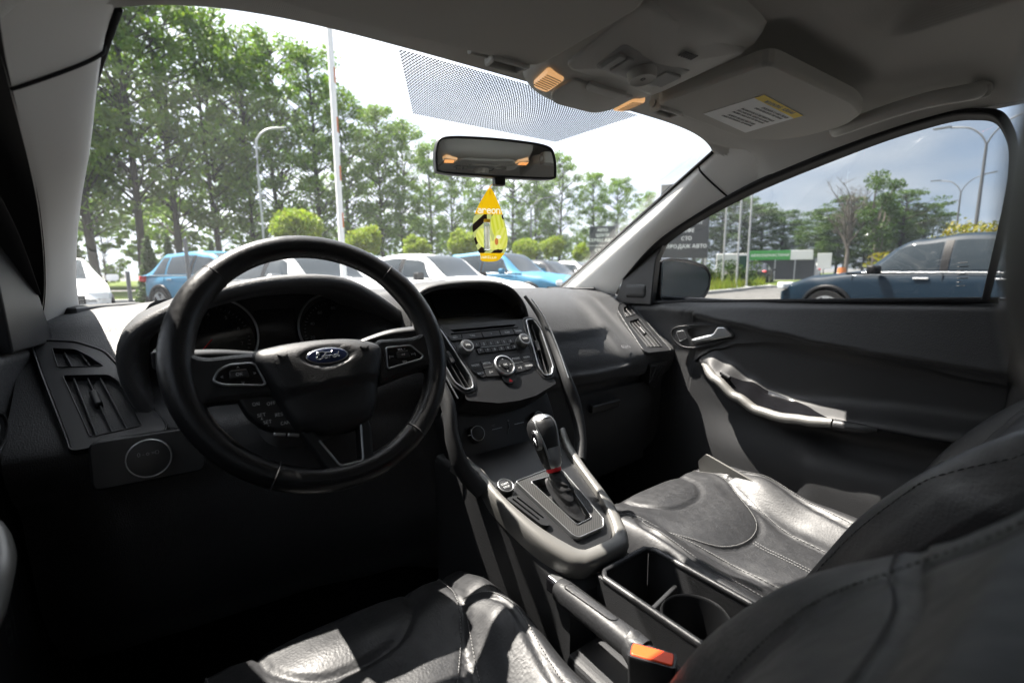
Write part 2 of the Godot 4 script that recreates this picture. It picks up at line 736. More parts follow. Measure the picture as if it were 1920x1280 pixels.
func roof_edge(z: float) -> Vector3:
	var list := [[0.04, 0.642, 1.295], [0.27, 0.605, 1.343], [0.40, 0.588, 1.36], [0.50, 0.583, 1.36], [0.9, 0.575, 1.35], [1.4, 0.555, 1.31], [1.75, 0.52, 1.25]]
	var x := []
	var y := []
	for q in list:
		x.append([q[0], q[1]])
		y.append([q[0], q[2]])
	return Vector3(along(x, z, false), along(y, z, false), z)


func roof_y(x: float, z: float) -> float:
	var e := roof_edge(maxf(z, 0.04))
	var top := along([[0.0, 1.40], [0.3, 1.413], [0.9, 1.415], [1.75, 1.33]], z)
	return e.y + (top - e.y) * (1.0 - pow(minf(absf(x) / e.x, 1.0), 8.0))


func cabin() -> void:
	# roof lining: a pale woven skin with the opening of the sunroof shade stepped into it
	var s := Shape.new()
	var rows := []
	var first := PackedVector3Array()
	for i in 97:
		first.append(header(lerpf(-0.557, 0.557, i / 96.0)))
	rows.append(first)
	for j in 110:
		var z := 0.05 + j * 0.0155
		var e := roof_edge(z)
		var row := PackedVector3Array()
		for i in 97:
			var x := lerpf(-e.x, e.x, i / 96.0)
			var zz := z
			var y := roof_y(x, z)
			if j < 4:
				var hd := header(clampf(x, -0.557, 0.557))
				var blend := ss(-1.0, 4.0, j)
				y = lerpf(minf(hd.y, y + 0.02), y, blend)
			var inside := ss(0.305, 0.285, absf(x)) * ss(0.405, 0.425, z - 0.02 * ss(0.2, 0.3, absf(x)))
			y += 0.024 * inside
			# hollows behind the sun visors
			y += 0.010 * ss(0.115, 0.14, absf(x)) * ss(0.51, 0.47, absf(x)) * ss(0.13, 0.16, z) * ss(0.375, 0.345, z)
			row.append(Vector3(x, y, zz))
		rows.append(row)
	s.grid(rows)
	setting("ceiling_lining", s, mats.headlining, "grey woven roof lining of the car")
	# the steel roof over it
	s = Shape.new()
	rows = []
	for j in 20:
		var z := -0.02 + j * 0.095
		var row := PackedVector3Array()
		for i in 21:
			var e := roof_edge(maxf(z, 0.04)).x + 0.05
			var x := lerpf(-e, e, i / 20.0)
			row.append(Vector3(x, 1.465 - 0.10 * pow(absf(x) / e, 3.0) - 0.06 * pow(maxf(z - 0.6, 0.0), 2.0), z))
		rows.append(row)
	s.grid(rows)
	setting("roof", s, mats.paint_dark, "painted steel roof of the car")
	# floor, bulkhead, sills and the closed rear of the cabin
	s = Shape.new()
	s.box(Transform3D(Basis(), Vector3(0, 0.27, 0.5)), Vector3(1.5, 0.06, 2.6))
	setting("floor", s, mats.carpet, "black carpet of the footwells")
	s = Shape.new()
	s.box(Transform3D(Basis(), Vector3(0, 0.64, -0.80)), Vector3(1.5, 0.74, 0.06))
	setting("wall_bulkhead", s, mats.carpet, "dark bulkhead ahead of the footwells")
	s = Shape.new()
	s.box(Transform3D(Basis(), Vector3(0, 0.955, -0.80)), Vector3(1.56, 0.05, 0.36), 0.01)
	setting("wall_cowl", s, mats.plastic, "black cowl under the foot of the windscreen")
	s = Shape.new()
	s.box(Transform3D(Basis(), Vector3(0, 0.66, 1.78)), Vector3(1.5, 0.78, 0.06))
	setting("wall_tailgate", s, mats.plastic, "inside of the tailgate")
	for side in [-1.0, 1.0]:
		s = Shape.new()
		s.box(Transform3D(Basis(), Vector3(side * 0.765, 0.64, -0.61)), Vector3(0.05, 0.78, 0.44))
		setting("wall_kick_panel", s, mats.carpet, "dark side wall of a footwell")
		s = Shape.new()
		s.box(Transform3D(Basis(), Vector3(side * 0.765, 0.35, 0.06)), Vector3(0.05, 0.20, 0.96))
		setting("wall_sill", s, mats.plastic, "black door sill")
		s = Shape.new()
		s.box(Transform3D(Basis(), Vector3(side * 0.755, 0.655, 1.12)), Vector3(0.05, 0.77, 1.26))
		setting("wall_rear_door", s, mats.plastic, "dark inside of a rear door")
		# quarter panel behind the rear door's window
		s = Shape.new()
		s.prism(frame_at(Vector3(side * 0.60, 0, 0), Vector3(0, 0, 1), Vector3.UP), V2([[1.35, 1.03], [1.8, 1.03], [1.8, 1.24], [1.5, 1.34], [1.25, 1.36]]), -0.03, 0.03)
		setting("wall_quarter", s, mats.pillar, "pale rear quarter trim")
		var gl := Shape.new()
		var q := PackedVector3Array([Vector3(side * 0.72, 1.04, 0.62), Vector3(side * 0.70, 1.04, 1.40), Vector3(side * 0.60, 1.35, 1.28), Vector3(side * 0.61, 1.36, 0.62)])
		gl.quad(q[0], q[1], q[2], q[3])
		setting("window_rear_door", gl, mats.dimmed_rear_glass, "side window of a rear door")
	s = Shape.new()
	s.quad(Vector3(-0.6, 1.04, 1.78), Vector3(0.6, 1.04, 1.78), Vector3(0.5, 1.27, 1.72), Vector3(-0.5, 1.27, 1.72))
	setting("window_tailgate", s, mats.dimmed_rear_glass, "rear window of the car")
	# rear bench
	var bench := thing("rear_bench", "black rear bench seat behind the front seats", "car seat", Vector3(0, 0.3, 1.3))
	s = Shape.new()
	s.box(Transform3D(Basis(), Vector3(0, 0.44, 1.22)), Vector3(1.30, 0.24, 0.5), 0.06)
	wpart(bench, "cushion", s, mats.leather)
	s = Shape.new()
	s.box(Transform3D(Basis(Vector3.RIGHT, -0.35), Vector3(0, 0.78, 1.55)), Vector3(1.30, 0.62, 0.16), 0.06)
	wpart(bench, "backrest", s, mats.leather)
	pillars()
	windscreen()


func pillars() -> void:
	for side in [-1.0, 1.0]:
		var t := thing("windscreen_pillar_trim", "pale grey pillar trim beside the windscreen at the %s" % ("driver's door" if side < 0 else "passenger door"), "pillar trim", Vector3(side * 0.66, 1.0, -0.45))
		var s := Shape.new()
		var rows := []
		var outer := curve(V3([[0.735, 0.985, -0.47], [0.70, 1.065, -0.39], [0.668, 1.19, -0.215], [0.642, 1.302, 0.052], [0.632, 1.338, 0.17]]), 12)
		for j in 49:
			var k := j / 36.0
			var a := pillar_edge(lerpf(-0.06, 1.025, k))
			if k > 1.0:
				a = Vector3(0.55, 1.386, 0.018).lerp(Vector3(0.53, 1.40, 0.12), (k - 1.0) * 3.0)
			var b := outer[j]
			var flare := 0.004 * pow(1.0 - k, 3.0)
			var inward := Vector3(-0.36, -0.92, 0.1).normalized()
			var row := PackedVector3Array()
			for i in 17:
				var u := i / 16.0
				var bulge := (0.034 * pow(sin(PI * pow(u, 0.42)), 0.8) + flare * sin(PI * u)) * (1.0 - 0.9 * ss(0.7, 1.0, k))
				var p := a.lerp(b, u) + inward * bulge
				p.x *= side
				row.append(p)
			rows.append(row)
		s.grid(rows)
		wpart(t, "moulded_cover", s, mats.pillar)
		# the joint between this cover and the roof lining
		s = Shape.new()
		var joint := PackedVector3Array()
		for p in rows[33]:
			joint.append(p + Vector3(-side * 0.0008, -0.0008, 0))
		s.tube(joint, 0.0022, 6)
		wpart(t, "joint_seal", s, mats.rubber)
		# the black seal between the trim and the glass
		var path := PackedVector3Array()
		for j in 30:
			var p := pillar_edge(lerpf(0.0, 1.0, j / 29.0)) + Vector3(-0.003, 0, 0)
			p.x *= side
			path.append(p)
		s = Shape.new()
		s.tube(path, 0.0045, 6)
		wpart(t, "glass_seal", s, mats.rubber)
		# black rubber round the driver's open door
		s = Shape.new()
		rows = []
		for p in curve(V3([[0.745, 0.95, -0.52]] + WINDOW), 6):
			rows.append(PackedVector3Array([Vector3(side * (p.x - 0.002), p.y, p.z), Vector3(side * (p.x + 0.02), p.y + 0.012, p.z - 0.012), Vector3(side * (p.x + 0.075), p.y + 0.010, p.z - 0.02), Vector3(side * (p.x + 0.15), p.y - 0.02, p.z - 0.03)]))
		if side < 0:
			s.grid(rows)
			wpart(t, "door_opening_seal", s, mats.rubber)
		# centre pillar between the doors
		t = thing("centre_pillar_trim", "centre pillar trim, pale above and black below, beside the %s seat" % ("driver's" if side < 0 else "passenger"), "pillar trim", Vector3(side * 0.69, 0.3, 0.56))
		s = Shape.new()
		rows = []
		for j in 14:
			var y := lerpf(1.04, 1.37, j / 13.0)
			var x := lerpf(0.72, 0.595, j / 13.0)
			var z := lerpf(0.53, 0.545, j / 13.0)
			rows.append(PackedVector3Array([Vector3(side * (x + 0.012), y, z - 0.012), Vector3(side * (x - 0.012), y, z - 0.005), Vector3(side * (x - 0.022), y, z + 0.02), Vector3(side * (x - 0.022), y, z + 0.075), Vector3(side * x, y, z + 0.10)]))
		s.grid(rows)
		wpart(t, "upper_cover", s, mats.pillar)
		s = Shape.new()
		rows = []
		for j in 14:
			var y := lerpf(0.30, 1.04, j / 13.0)
			rows.append(PackedVector3Array([Vector3(side * 0.735, y, 0.515), Vector3(side * 0.71, y, 0.522), Vector3(side * 0.698, y, 0.55), Vector3(side * 0.698, y, 0.61), Vector3(side * 0.74, y, 0.64)]))
		s.grid(rows)
		wpart(t, "lower_cover", s, mats.plastic)


func glass_point(u: float, v: float) -> Vector3:
	# u from -1 to 1 across, v from the dash up to the roof
	var e := pillar_edge(v)
	var x := e.x * u
	var base := Vector3(x, 1.005, -0.72 - 0.14 * (1.0 - u * u))
	var top := header(x * 0.557 / e.x)
	var side_base := Vector3(e.x, 1.02, -0.72)
	var p := Vector3(x, lerpf(base.y, top.y, v), lerpf(base.z, top.z, v))
	var straight := Vector3(e.x, lerpf(side_base.y, 1.375, v), lerpf(-0.72, 0.0, v))
	p.y += (e.y - straight.y) * 1.0
	return p


func windscreen() -> void:
	var t := thing("windscreen", "dusty raked windscreen above the dashboard", "windscreen", Vector3(0, 1.02, -0.86))
	var s := Shape.new()
	var rows := []
	for j in 31:
		var row := PackedVector3Array()
		for i in 41:
			row.append(glass_point(lerpf(-1.0, 1.0, i / 40.0), j / 30.0))
		rows.append(row)
	s.grid(rows)
	wpart(t, "pane", s, mats.windscreen)
	# the band of printed dots below the roof, in front of the mirror
	var dots := Image.create(32, 32, false, Image.FORMAT_RGBA8)
	for y in 32:
		for x in 32:
			var a := minf(Vector2(x - 7.5, y - 7.5).length(), Vector2(x - 23.5, y - 23.5).length())
			dots.set_pixel(x, y, Color(0.02, 0.02, 0.022, 1.0 if a < 10.4 or Vector2(x - 7.5, y - 39.5).length() < 10.4 else 0.0))
	var m := mat("dots", Color.WHITE, 0.6)
	m.albedo_texture = ImageTexture.create_from_image(dots)
	m.transparency = BaseMaterial3D.TRANSPARENCY_ALPHA_SCISSOR
	m.alpha_scissor_threshold = 0.5
	m.uv1_scale = Vector3(88, 24, 1)
	m.cull_mode = BaseMaterial3D.CULL_DISABLED
	s = Shape.new()
	rows = []
	for j in 11:
		var k := j / 10.0
		var row := PackedVector3Array()
		for i in 31:
			var x := lerpf(lerpf(-0.185, 0.125, i / 30.0), lerpf(-0.255, 0.24, i / 30.0), k)
			var v := lerpf(0.872, 0.998, k)
			row.append(glass_point(x / pillar_edge(v).x, v) + Vector3(0, -0.0025, 0.001))
		rows.append(row)
	s.grid(rows, false, false, true)
	wpart(t, "dotted_band", s, m, "black dotted sunshade print at the top of the glass")
	# dust settled on the outside, its arcs added for the veil of reflections
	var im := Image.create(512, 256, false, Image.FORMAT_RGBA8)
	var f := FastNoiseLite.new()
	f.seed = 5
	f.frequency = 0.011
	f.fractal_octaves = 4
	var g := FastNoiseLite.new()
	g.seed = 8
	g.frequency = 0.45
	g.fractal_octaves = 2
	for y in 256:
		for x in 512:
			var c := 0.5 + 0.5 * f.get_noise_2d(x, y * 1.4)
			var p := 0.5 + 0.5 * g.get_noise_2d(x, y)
			var veil_streak := maxf(0.0, sin(Vector2((x - 150.0) / 512.0, (y - 290.0) / 465.0).length() * 150.0 + 3.0 * c))
			var a := 0.004 + 0.026 * c * p + 0.006 * veil_streak * c + (0.3 if p > 0.94 else 0.0)
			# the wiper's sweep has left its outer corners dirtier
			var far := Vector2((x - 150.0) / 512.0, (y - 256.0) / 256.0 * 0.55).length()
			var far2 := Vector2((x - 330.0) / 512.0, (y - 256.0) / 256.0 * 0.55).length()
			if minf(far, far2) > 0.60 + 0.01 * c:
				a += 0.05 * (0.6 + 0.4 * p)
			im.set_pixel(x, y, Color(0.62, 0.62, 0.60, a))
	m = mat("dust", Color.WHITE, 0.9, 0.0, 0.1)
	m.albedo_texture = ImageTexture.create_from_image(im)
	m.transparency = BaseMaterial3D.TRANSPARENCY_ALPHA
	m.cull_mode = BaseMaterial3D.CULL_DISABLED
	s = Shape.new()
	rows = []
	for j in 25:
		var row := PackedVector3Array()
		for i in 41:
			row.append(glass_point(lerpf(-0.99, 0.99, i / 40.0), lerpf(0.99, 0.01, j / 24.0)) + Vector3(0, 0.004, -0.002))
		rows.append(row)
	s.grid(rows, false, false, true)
	wpart(t, "dust_and_veil_film", s, m, "dry dust on the outside of the glass, with arcs drawn for a veil of reflections")
	# black seal at the foot of the glass
	s = Shape.new()
	var path := PackedVector3Array()
	for i in 41:
		path.append(glass_point(lerpf(-1.0, 1.0, i / 40.0), 0.01) + Vector3(0, 0.01, 0.012))
	s.tube(path, 0.011, 6)
	wpart(t, "lower_seal", s, mats.rubber)


# ------------------------------------------------------------------ dashboard
# cross-sections of the dashboard, as (z, y) from the glass over the top and down to the footwell
const DASH := [
	[-0.735, [[-0.70, 1.0], [-0.6, 1.018], [-0.50, 1.02], [-0.44, 1.01], [-0.395, 0.985], [-0.30, 0.926], [-0.20, 0.868], [-0.185, 0.84], [-0.20, 0.80], [-0.23, 0.76], [-0.24, 0.68], [-0.27, 0.55], [-0.38, 0.42]]],
	[-0.62, [[-0.75, 1.0], [-0.6, 1.03], [-0.50, 1.032], [-0.44, 1.017], [-0.392, 0.985], [-0.30, 0.926], [-0.20, 0.868], [-0.180, 0.842], [-0.185, 0.81], [-0.19, 0.77], [-0.19, 0.68], [-0.22, 0.55], [-0.36, 0.42]]],
	[-0.545, [[-0.79, 1.0], [-0.62, 1.036], [-0.50, 1.04], [-0.43, 1.03], [-0.38, 0.995], [-0.30, 0.94], [-0.21, 0.888], [-0.180, 0.855], [-0.175, 0.82], [-0.175, 0.79], [-0.175, 0.70], [-0.21, 0.55], [-0.35, 0.42]]],
	[-0.366, [[-0.83, 1.0], [-0.62, 1.045], [-0.49, 1.05], [-0.45, 1.03], [-0.43, 0.98], [-0.40, 0.92], [-0.31, 0.89], [-0.21, 0.875], [-0.175, 0.85], [-0.16, 0.80], [-0.16, 0.70], [-0.20, 0.55], [-0.34, 0.42]]],
	[-0.18, [[-0.85, 1.0], [-0.62, 1.047], [-0.48, 1.05], [-0.38, 1.045], [-0.31, 1.025], [-0.25, 0.995], [-0.20, 0.95], [-0.165, 0.885], [-0.17, 0.83], [-0.16, 0.79], [-0.15, 0.70], [-0.16, 0.55], [-0.30, 0.42]]],
	[0.0, [[-0.86, 1.0], [-0.62, 1.047], [-0.47, 1.052], [-0.36, 1.048], [-0.29, 1.03], [-0.27, 0.98], [-0.22, 0.93], [-0.17, 0.88], [-0.15, 0.83], [-0.145, 0.78], [-0.12, 0.70], [-0.10, 0.58], [-0.18, 0.42]]],
	[0.16, [[-0.85, 1.0], [-0.62, 1.042], [-0.47, 1.050], [-0.36, 1.045], [-0.285, 1.015], [-0.235, 0.965], [-0.195, 0.905], [-0.175, 0.855], [-0.18, 0.815], [-0.19, 0.79], [-0.19, 0.70], [-0.21, 0.55], [-0.32, 0.42]]],
	[0.36, [[-0.82, 1.0], [-0.62, 1.036], [-0.46, 1.046], [-0.355, 1.036], [-0.275, 1.003], [-0.215, 0.948], [-0.172, 0.888], [-0.158, 0.838], [-0.172, 0.806], [-0.20, 0.788], [-0.20, 0.69], [-0.225, 0.55], [-0.34, 0.42]]],
	[0.52, [[-0.79, 1.0], [-0.62, 1.032], [-0.48, 1.038], [-0.40, 1.022], [-0.335, 0.985], [-0.255, 0.925], [-0.19, 0.872], [-0.175, 0.838], [-0.185, 0.805], [-0.21, 0.785], [-0.215, 0.69], [-0.24, 0.55], [-0.35, 0.42]]],
	[0.62, [[-0.75, 1.0], [-0.6, 1.028], [-0.50, 1.03], [-0.44, 1.015], [-0.392, 0.985], [-0.30, 0.926], [-0.20, 0.868], [-0.185, 0.838], [-0.195, 0.80], [-0.225, 0.77], [-0.23, 0.69], [-0.25, 0.55], [-0.36, 0.42]]],
	[0.735, [[-0.70, 1.0], [-0.6, 1.018], [-0.50, 1.02], [-0.44, 1.01], [-0.395, 0.985], [-0.30, 0.926], [-0.20, 0.868], [-0.19, 0.83], [-0.21, 0.79], [-0.235, 0.76], [-0.24, 0.69], [-0.26, 0.55], [-0.38, 0.42]]],
]


func dash_section(x: float) -> PackedVector3Array:
	var k := 1
	while k < DASH.size() - 1 and DASH[k][0] < x:
		k += 1
	var t := clampf((x - DASH[k - 1][0]) / (DASH[k][0] - DASH[k - 1][0]), 0.0, 1.0)
	t = t * t * (3.0 - 2.0 * t)
	var pts := PackedVector3Array()
	for i in DASH[k][1].size():
		var a: Array = DASH[k - 1][1][i]
		var b: Array = DASH[k][1][i]
		pts.append(Vector3(x, lerpf(a[1], b[1], t), lerpf(a[0], b[0], t)))
	var c := curve(pts, 7)
	# a shallow pressed step runs over the airbag lid in front of the passenger
	for i in c.size():
		var p := c[i]
		var lid := ss(0.205, 0.225, p.x) * ss(0.50, 0.47, p.x) * ss(0.94, 0.925, p.y) * ss(0.835, 0.85, p.y)
		c[i] = p + Vector3(0, -0.005, -0.008) * lid
	return c


# an open hood: an arch outline (x, y) at the lip that runs forward and sinks into the dashboard
func arch_hood(s: Shape, outline: PackedVector2Array, thick: float, z_in: float, z_lip: float, z_back: float, sink: float, centre: Vector2) -> void:
	var o := curve2(outline, 6, false)
	var rows := []
	for st in [[z_in, -thick * 1.5, 0.0], [z_lip - 0.03, -thick, 0.0], [z_lip - 0.006, -thick * 0.85, 0.0], [z_lip, -thick * 0.5, 0.0], [z_lip - 0.004, -thick * 0.12, 0.0], [z_lip - 0.015, 0.0, 0.0], [lerpf(z_lip, z_back, 0.35), 0.002, 0.12], [lerpf(z_lip, z_back, 0.65), 0.0, 0.5], [z_back, 0.0, 1.0]]:
		var row := PackedVector3Array()
		for i in o.size():
			var a := o[maxi(i - 1, 0)]
			var b := o[mini(i + 1, o.size() - 1)]
			var d := (b - a).normalized()
			var nrm := Vector2(-d.y, d.x)
			if nrm.dot(o[i] - centre) < 0.0:
				nrm = -nrm
			var p: Vector2 = o[i] + nrm * st[1]
			p.y = lerpf(p.y, minf(p.y, sink), st[2])
			row.append(Vector3(p.x, p.y, st[0]))
		rows.append(row)
	s.grid(rows)


func dashboard() -> void:
	var t := thing("dashboard", "black grained dashboard under the windscreen", "dashboard", Vector3(0, 0.42, -0.45))
	var s := Shape.new()
	var rows := []
	for i in 148:
		rows.append(dash_section(lerpf(-0.735, 0.735, i / 147.0)))
	s.grid(rows)
	wpart(t, "moulded_body", s, mats.dash)
	# grey edge piece where the dash top ends at each front pillar
	for side in [-1.0, 1.0]:
		s = Shape.new()
		s.prism(frame_at(Vector3(0, 1.034, 0), Vector3.RIGHT, Vector3.FORWARD), V2([[side * 0.60, 0.66], [side * 0.68, 0.60], [side * 0.70, 0.52], [side * 0.675, 0.50], [side * 0.635, 0.56], [side * 0.575, 0.60]]), -0.02, 0.002, 0.003)
		wpart(t, "defroster_cover", s, mats.plastic_grey)
	# hood over the instruments
	s = Shape.new()
	var arch := V2([[-0.585, 0.865], [-0.607, 0.93], [-0.608, 0.985], [-0.59, 1.018], [-0.553, 1.043], [-0.51, 1.063], [-0.455, 1.080], [-0.40, 1.091], [-0.34, 1.095], [-0.285, 1.092], [-0.245, 1.080], [-0.205, 1.057], [-0.165, 1.028], [-0.135, 1.002], [-0.125, 0.96], [-0.13, 0.90]])
	arch_hood(s, arch, 0.028, -0.38, -0.215, -0.56, 1.04, Vector2(-0.366, 0.95))
	var hood := wpart(t, "instrument_hood", s, mats.dash)
	instruments(hood)
	# hood over the display
	s = Shape.new()
	arch = V2([[-0.158, 0.985], [-0.157, 1.03], [-0.142, 1.060], [-0.11, 1.073], [-0.06, 1.079], [0.0, 1.080], [0.05, 1.075], [0.088, 1.060], [0.118, 1.028], [0.133, 0.99], [0.137, 0.96]])
	arch_hood(s, arch, 0.016, -0.275, -0.168, -0.44, 1.045, Vector2(-0.01, 0.98))
	hood = wpart(t, "display_hood", s, mats.dash)
	s = Shape.new()
	s.quad(Vector3(-0.125, 0.985, -0.176), Vector3(0.118, 0.985, -0.176), Vector3(0.118, 1.072, -0.262), Vector3(-0.135, 1.072, -0.262))
	part(hood, "display_surround", s, mats.plastic)
	s = Shape.new()
	s.prism(frame_at(Vector3(-0.005, 1.024, -0.213), Vector3.RIGHT, Vector3(0, 0.087, -0.086)), Shape.rounded(V2([[-0.085, -0.030], [0.085, -0.030], [0.085, 0.034], [-0.085, 0.034]]), 0.006), 0.0, 0.003, 0.001)
	part(hood, "display_screen", s, mats.screen_glass, "dark switched-off display screen")
	for side in [-1.0, 1.0]:
		corner_vent(t, side)
	glovebox(t)
	light_switch(t)
	stack()
	column()


func instruments(hood: Node3D) -> void:
	var s := Shape.new()
	var f := frame_at(Vector3(-0.366, 0.985, -0.352), Vector3.RIGHT, Vector3(0, 0.95, -0.30))
	s.prism(f, Shape.rounded(V2([[-0.215, -0.10], [0.215, -0.10], [0.205, 0.07], [-0.205, 0.07]]), 0.03), -0.01, 0.0)
	part(hood, "instrument_panel", s, mats.plastic)
	for side in [-1.0, 1.0]:
		var c := Vector2(side * 0.113, -0.012)
		s = Shape.new()
		s.prism(f, ellipse(c, 0.070, 0.070, 48), 0.001, 0.003)
		var face := part(hood, "gauge_face", s, mats.screen_glass)
		s = Shape.new()
		var ring := PackedVector3Array()
		for i in 64:
			var a := TAU * i / 64.0
			var r := 0.074 + (0.006 * pow(maxf(0.0, cos(a - PI * (0.3 if side < 0 else 0.7))), 2.0))
			ring.append(f * Vector3(c.x + cos(a) * r, c.y + sin(a) * r, 0.016))
		s.tube(ring, 0.0024, 8, true)
		part(hood, "gauge_ring", s, mats.satin)
		s = Shape.new()
		for i in 41:
			var a := deg_to_rad(225.0 - 270.0 * i / 40.0)
			var q := Vector2(cos(a), sin(a))
			var long := 0.006 if i % 5 == 0 else 0.003
			s.box(f * Transform3D(Basis(Vector3.BACK, a), Vector3(c.x + q.x * 0.062, c.y + q.y * 0.062, 0.0035)), Vector3(long, 0.0008, 0.0004))
		part(face, "tick_marks", s, mats.print_dim)
		for i in 9:
			var a := deg_to_rad(225.0 - 270.0 * i / 8.0)
			letters(face, str(i if side < 0 else i * 20), f * Transform3D(Basis(), Vector3(c.x + cos(a) * 0.050, c.y + sin(a) * 0.050, 0.0036)), 0.0062, mats.print_dim, false, "Droid Sans", 400, "numeral")
		s = Shape.new()
		var a := deg_to_rad(228.0)
		s.box(f * Transform3D(Basis(Vector3.BACK, a), Vector3(c.x + cos(a) * 0.027, c.y + sin(a) * 0.027, 0.007)), Vector3(0.058, 0.0018, 0.001))
		part(face, "needle", s, mats.red)
	s = Shape.new()
	s.prism(f, Shape.rounded(V2([[-0.043, -0.05], [0.043, -0.05], [0.037, 0.042], [-0.037, 0.042]]), 0.008), 0.001, 0.004, 0.001)
	part(hood, "trip_display", s, mats.screen_glass)


func corner_vent(t: Node3D, side: float) -> void:
	# |x| grows outwards; outlines are measured on the vent's own sloping face
	var f := frame_at(Vector3(side * 0.635, 0.92, -0.285), Vector3.RIGHT, Vector3(0, 0.52, -0.858))
	var flip := func(list: Array) -> PackedVector2Array:
		var r := PackedVector2Array()
		for p in list:
			r.append(Vector2(p[0] * (1.0 if side < 0 else -1.0), p[1]))
		return r
	var outer: PackedVector2Array = Shape.rounded(flip.call([[-0.084, 0.114], [-0.068, 0.121], [-0.033, 0.112], [0.002, 0.082], [0.022, 0.035], [0.076, -0.108], [0.073, -0.122], [-0.029, -0.128], [-0.032, -0.11], [-0.071, 0.053]]), 0.012)
	var slots := [Shape.rounded(flip.call([[-0.063, 0.103], [-0.032, 0.094], [-0.013, 0.071], [0.004, 0.044], [-0.053, 0.051]]), 0.005), Shape.rounded(flip.call([[-0.047, 0.032], [0.010, 0.022], [0.022, 0.004], [0.049, -0.103], [-0.011, -0.110]]), 0.006)]
	# the frame: the outline with its two slots cut out
	var s := Shape.new()
	var ring := outer.duplicate()
	if Geometry2D.is_polygon_clockwise(ring):
		ring.reverse()
	holed(t, "vent_frame", f, ring, slots, 0.008, 0.012, mats.plastic_grey)
	s.bezel(f, Shape.inset(ring, -0.004), 0.003, 0.0, 0.010)
	wpart(t, "vent_trim_line", s, mats.plastic)
	var n := 0
	for o in slots:
		var q: PackedVector2Array = o
		s = Shape.new()
		s.prism(f, q, -0.040, -0.034)
		wpart(t, "vent_duct", s, mats.plastic)
		s = Shape.new()
		s.bezel(f, Shape.inset(q, 0.0) if not Geometry2D.is_polygon_clockwise(q) else q, 0.0016, -0.036, 0.0095)
		wpart(t, "slot_edge", s, mats.plastic)
		n += 1
	var w := 1.0 if side < 0 else -1.0
	for a in [[[-0.047, 0.092], [-0.036, 0.054]], [[-0.027, 0.086], [-0.014, 0.050]], [[-0.033, 0.025], [-0.004, -0.106]], [[-0.0165, 0.022], [0.0135, -0.104]], [[-0.001, 0.018], [0.0305, -0.103]]]:
		s = Shape.new()
		var p0 := Vector2(a[0][0] * w, a[0][1])
		var p1 := Vector2(a[1][0] * w, a[1][1])
		var mid := (p0 + p1) * 0.5
		s.box(f * Transform3D(Basis(Vector3.BACK, (p1 - p0).angle()), Vector3(mid.x, mid.y, 0.001)), Vector3((p1 - p0).length(), 0.0024, 0.010), 0.0009)
		wpart(t, "vent_slat", s, mats.plastic_grey)
	s = Shape.new()
	s.box(f * Transform3D(Basis(Vector3.BACK, deg_to_rad(13.4 * w)), Vector3(-0.0055 * w, -0.028, 0.006)), Vector3(0.010, 0.034, 0.010), 0.003)
	wpart(t, "vent_tab", s, mats.plastic_grey)


func glovebox(t: Node3D) -> void:
	var s := Shape.new()
	var rows := []
	for j in 12:
		var row := PackedVector3Array()
		for i in 30:
			var x := lerpf(0.17, 0.62, i / 29.0)
			var y := lerpf(0.52, 0.772, j / 11.0)
			row.append(Vector3(x, y, lerpf(-0.225, -0.187, j / 11.0) + 0.012 * (1.0 - pow(absf(x - 0.395) / 0.225, 4.0)) - 0.02 * ss(0.7, 1.0, j / 11.0)))
		rows.append(row)
	s.grid(rows)
	wpart(t, "glovebox_lid", s, mats.dash_low)
	s = Shape.new()
	s.box(Transform3D(Basis(Vector3.RIGHT, 0.15), Vector3(0.395, 0.735, -0.178)), Vector3(0.11, 0.022, 0.012), 0.004)
	wpart(t, "glovebox_handle", s, mats.plastic)
	# the pressed airbag mark at the lid's corner
	var f := frame_at(Vector3(0.487, 0.884, -0.1935), Vector3(1, 0, -0.10), Vector3(0, 0.75, -0.62))
	letters(t, "AIRBAG", f * Transform3D(Basis(), Vector3(0, 0, 0.004)), 0.0055, mats.print_dim)
	s = Shape.new()
	s.bezel(f * Transform3D(Basis(), Vector3(0, 0, 0.0025)), Shape.rounded(V2([[-0.017, -0.006], [0.017, -0.006], [0.017, 0.006], [-0.017, 0.006]]), 0.003), 0.0008, 0.0, 0.0012)
	wpart(t, "airbag_mark", s, mats.print_dim)
	# small triangular outlet below the corner vent
	f = frame_at(Vector3(0.615, 0.800, -0.196), Vector3(1, 0, -0.12), Vector3(0, 0.97, 0.2))
	s = Shape.new()
	s.prism(f, Shape.rounded(V2([[-0.045, 0.03], [0.05, 0.03], [0.012, -0.055], [-0.03, -0.035]]), 0.01), -0.02, 0.016, 0.004)
	wpart(t, "demister_outlet", s, mats.plastic)
	for i in 4:
		s = Shape.new()
		s.box(f * Transform3D(Basis(Vector3.BACK, -0.35), Vector3(-0.026 + i * 0.017, 0.0, 0.018)), Vector3(0.004, 0.05 - i * 0.004, 0.006), 0.001)
		wpart(t, "outlet_slat", s, mats.dash_low)


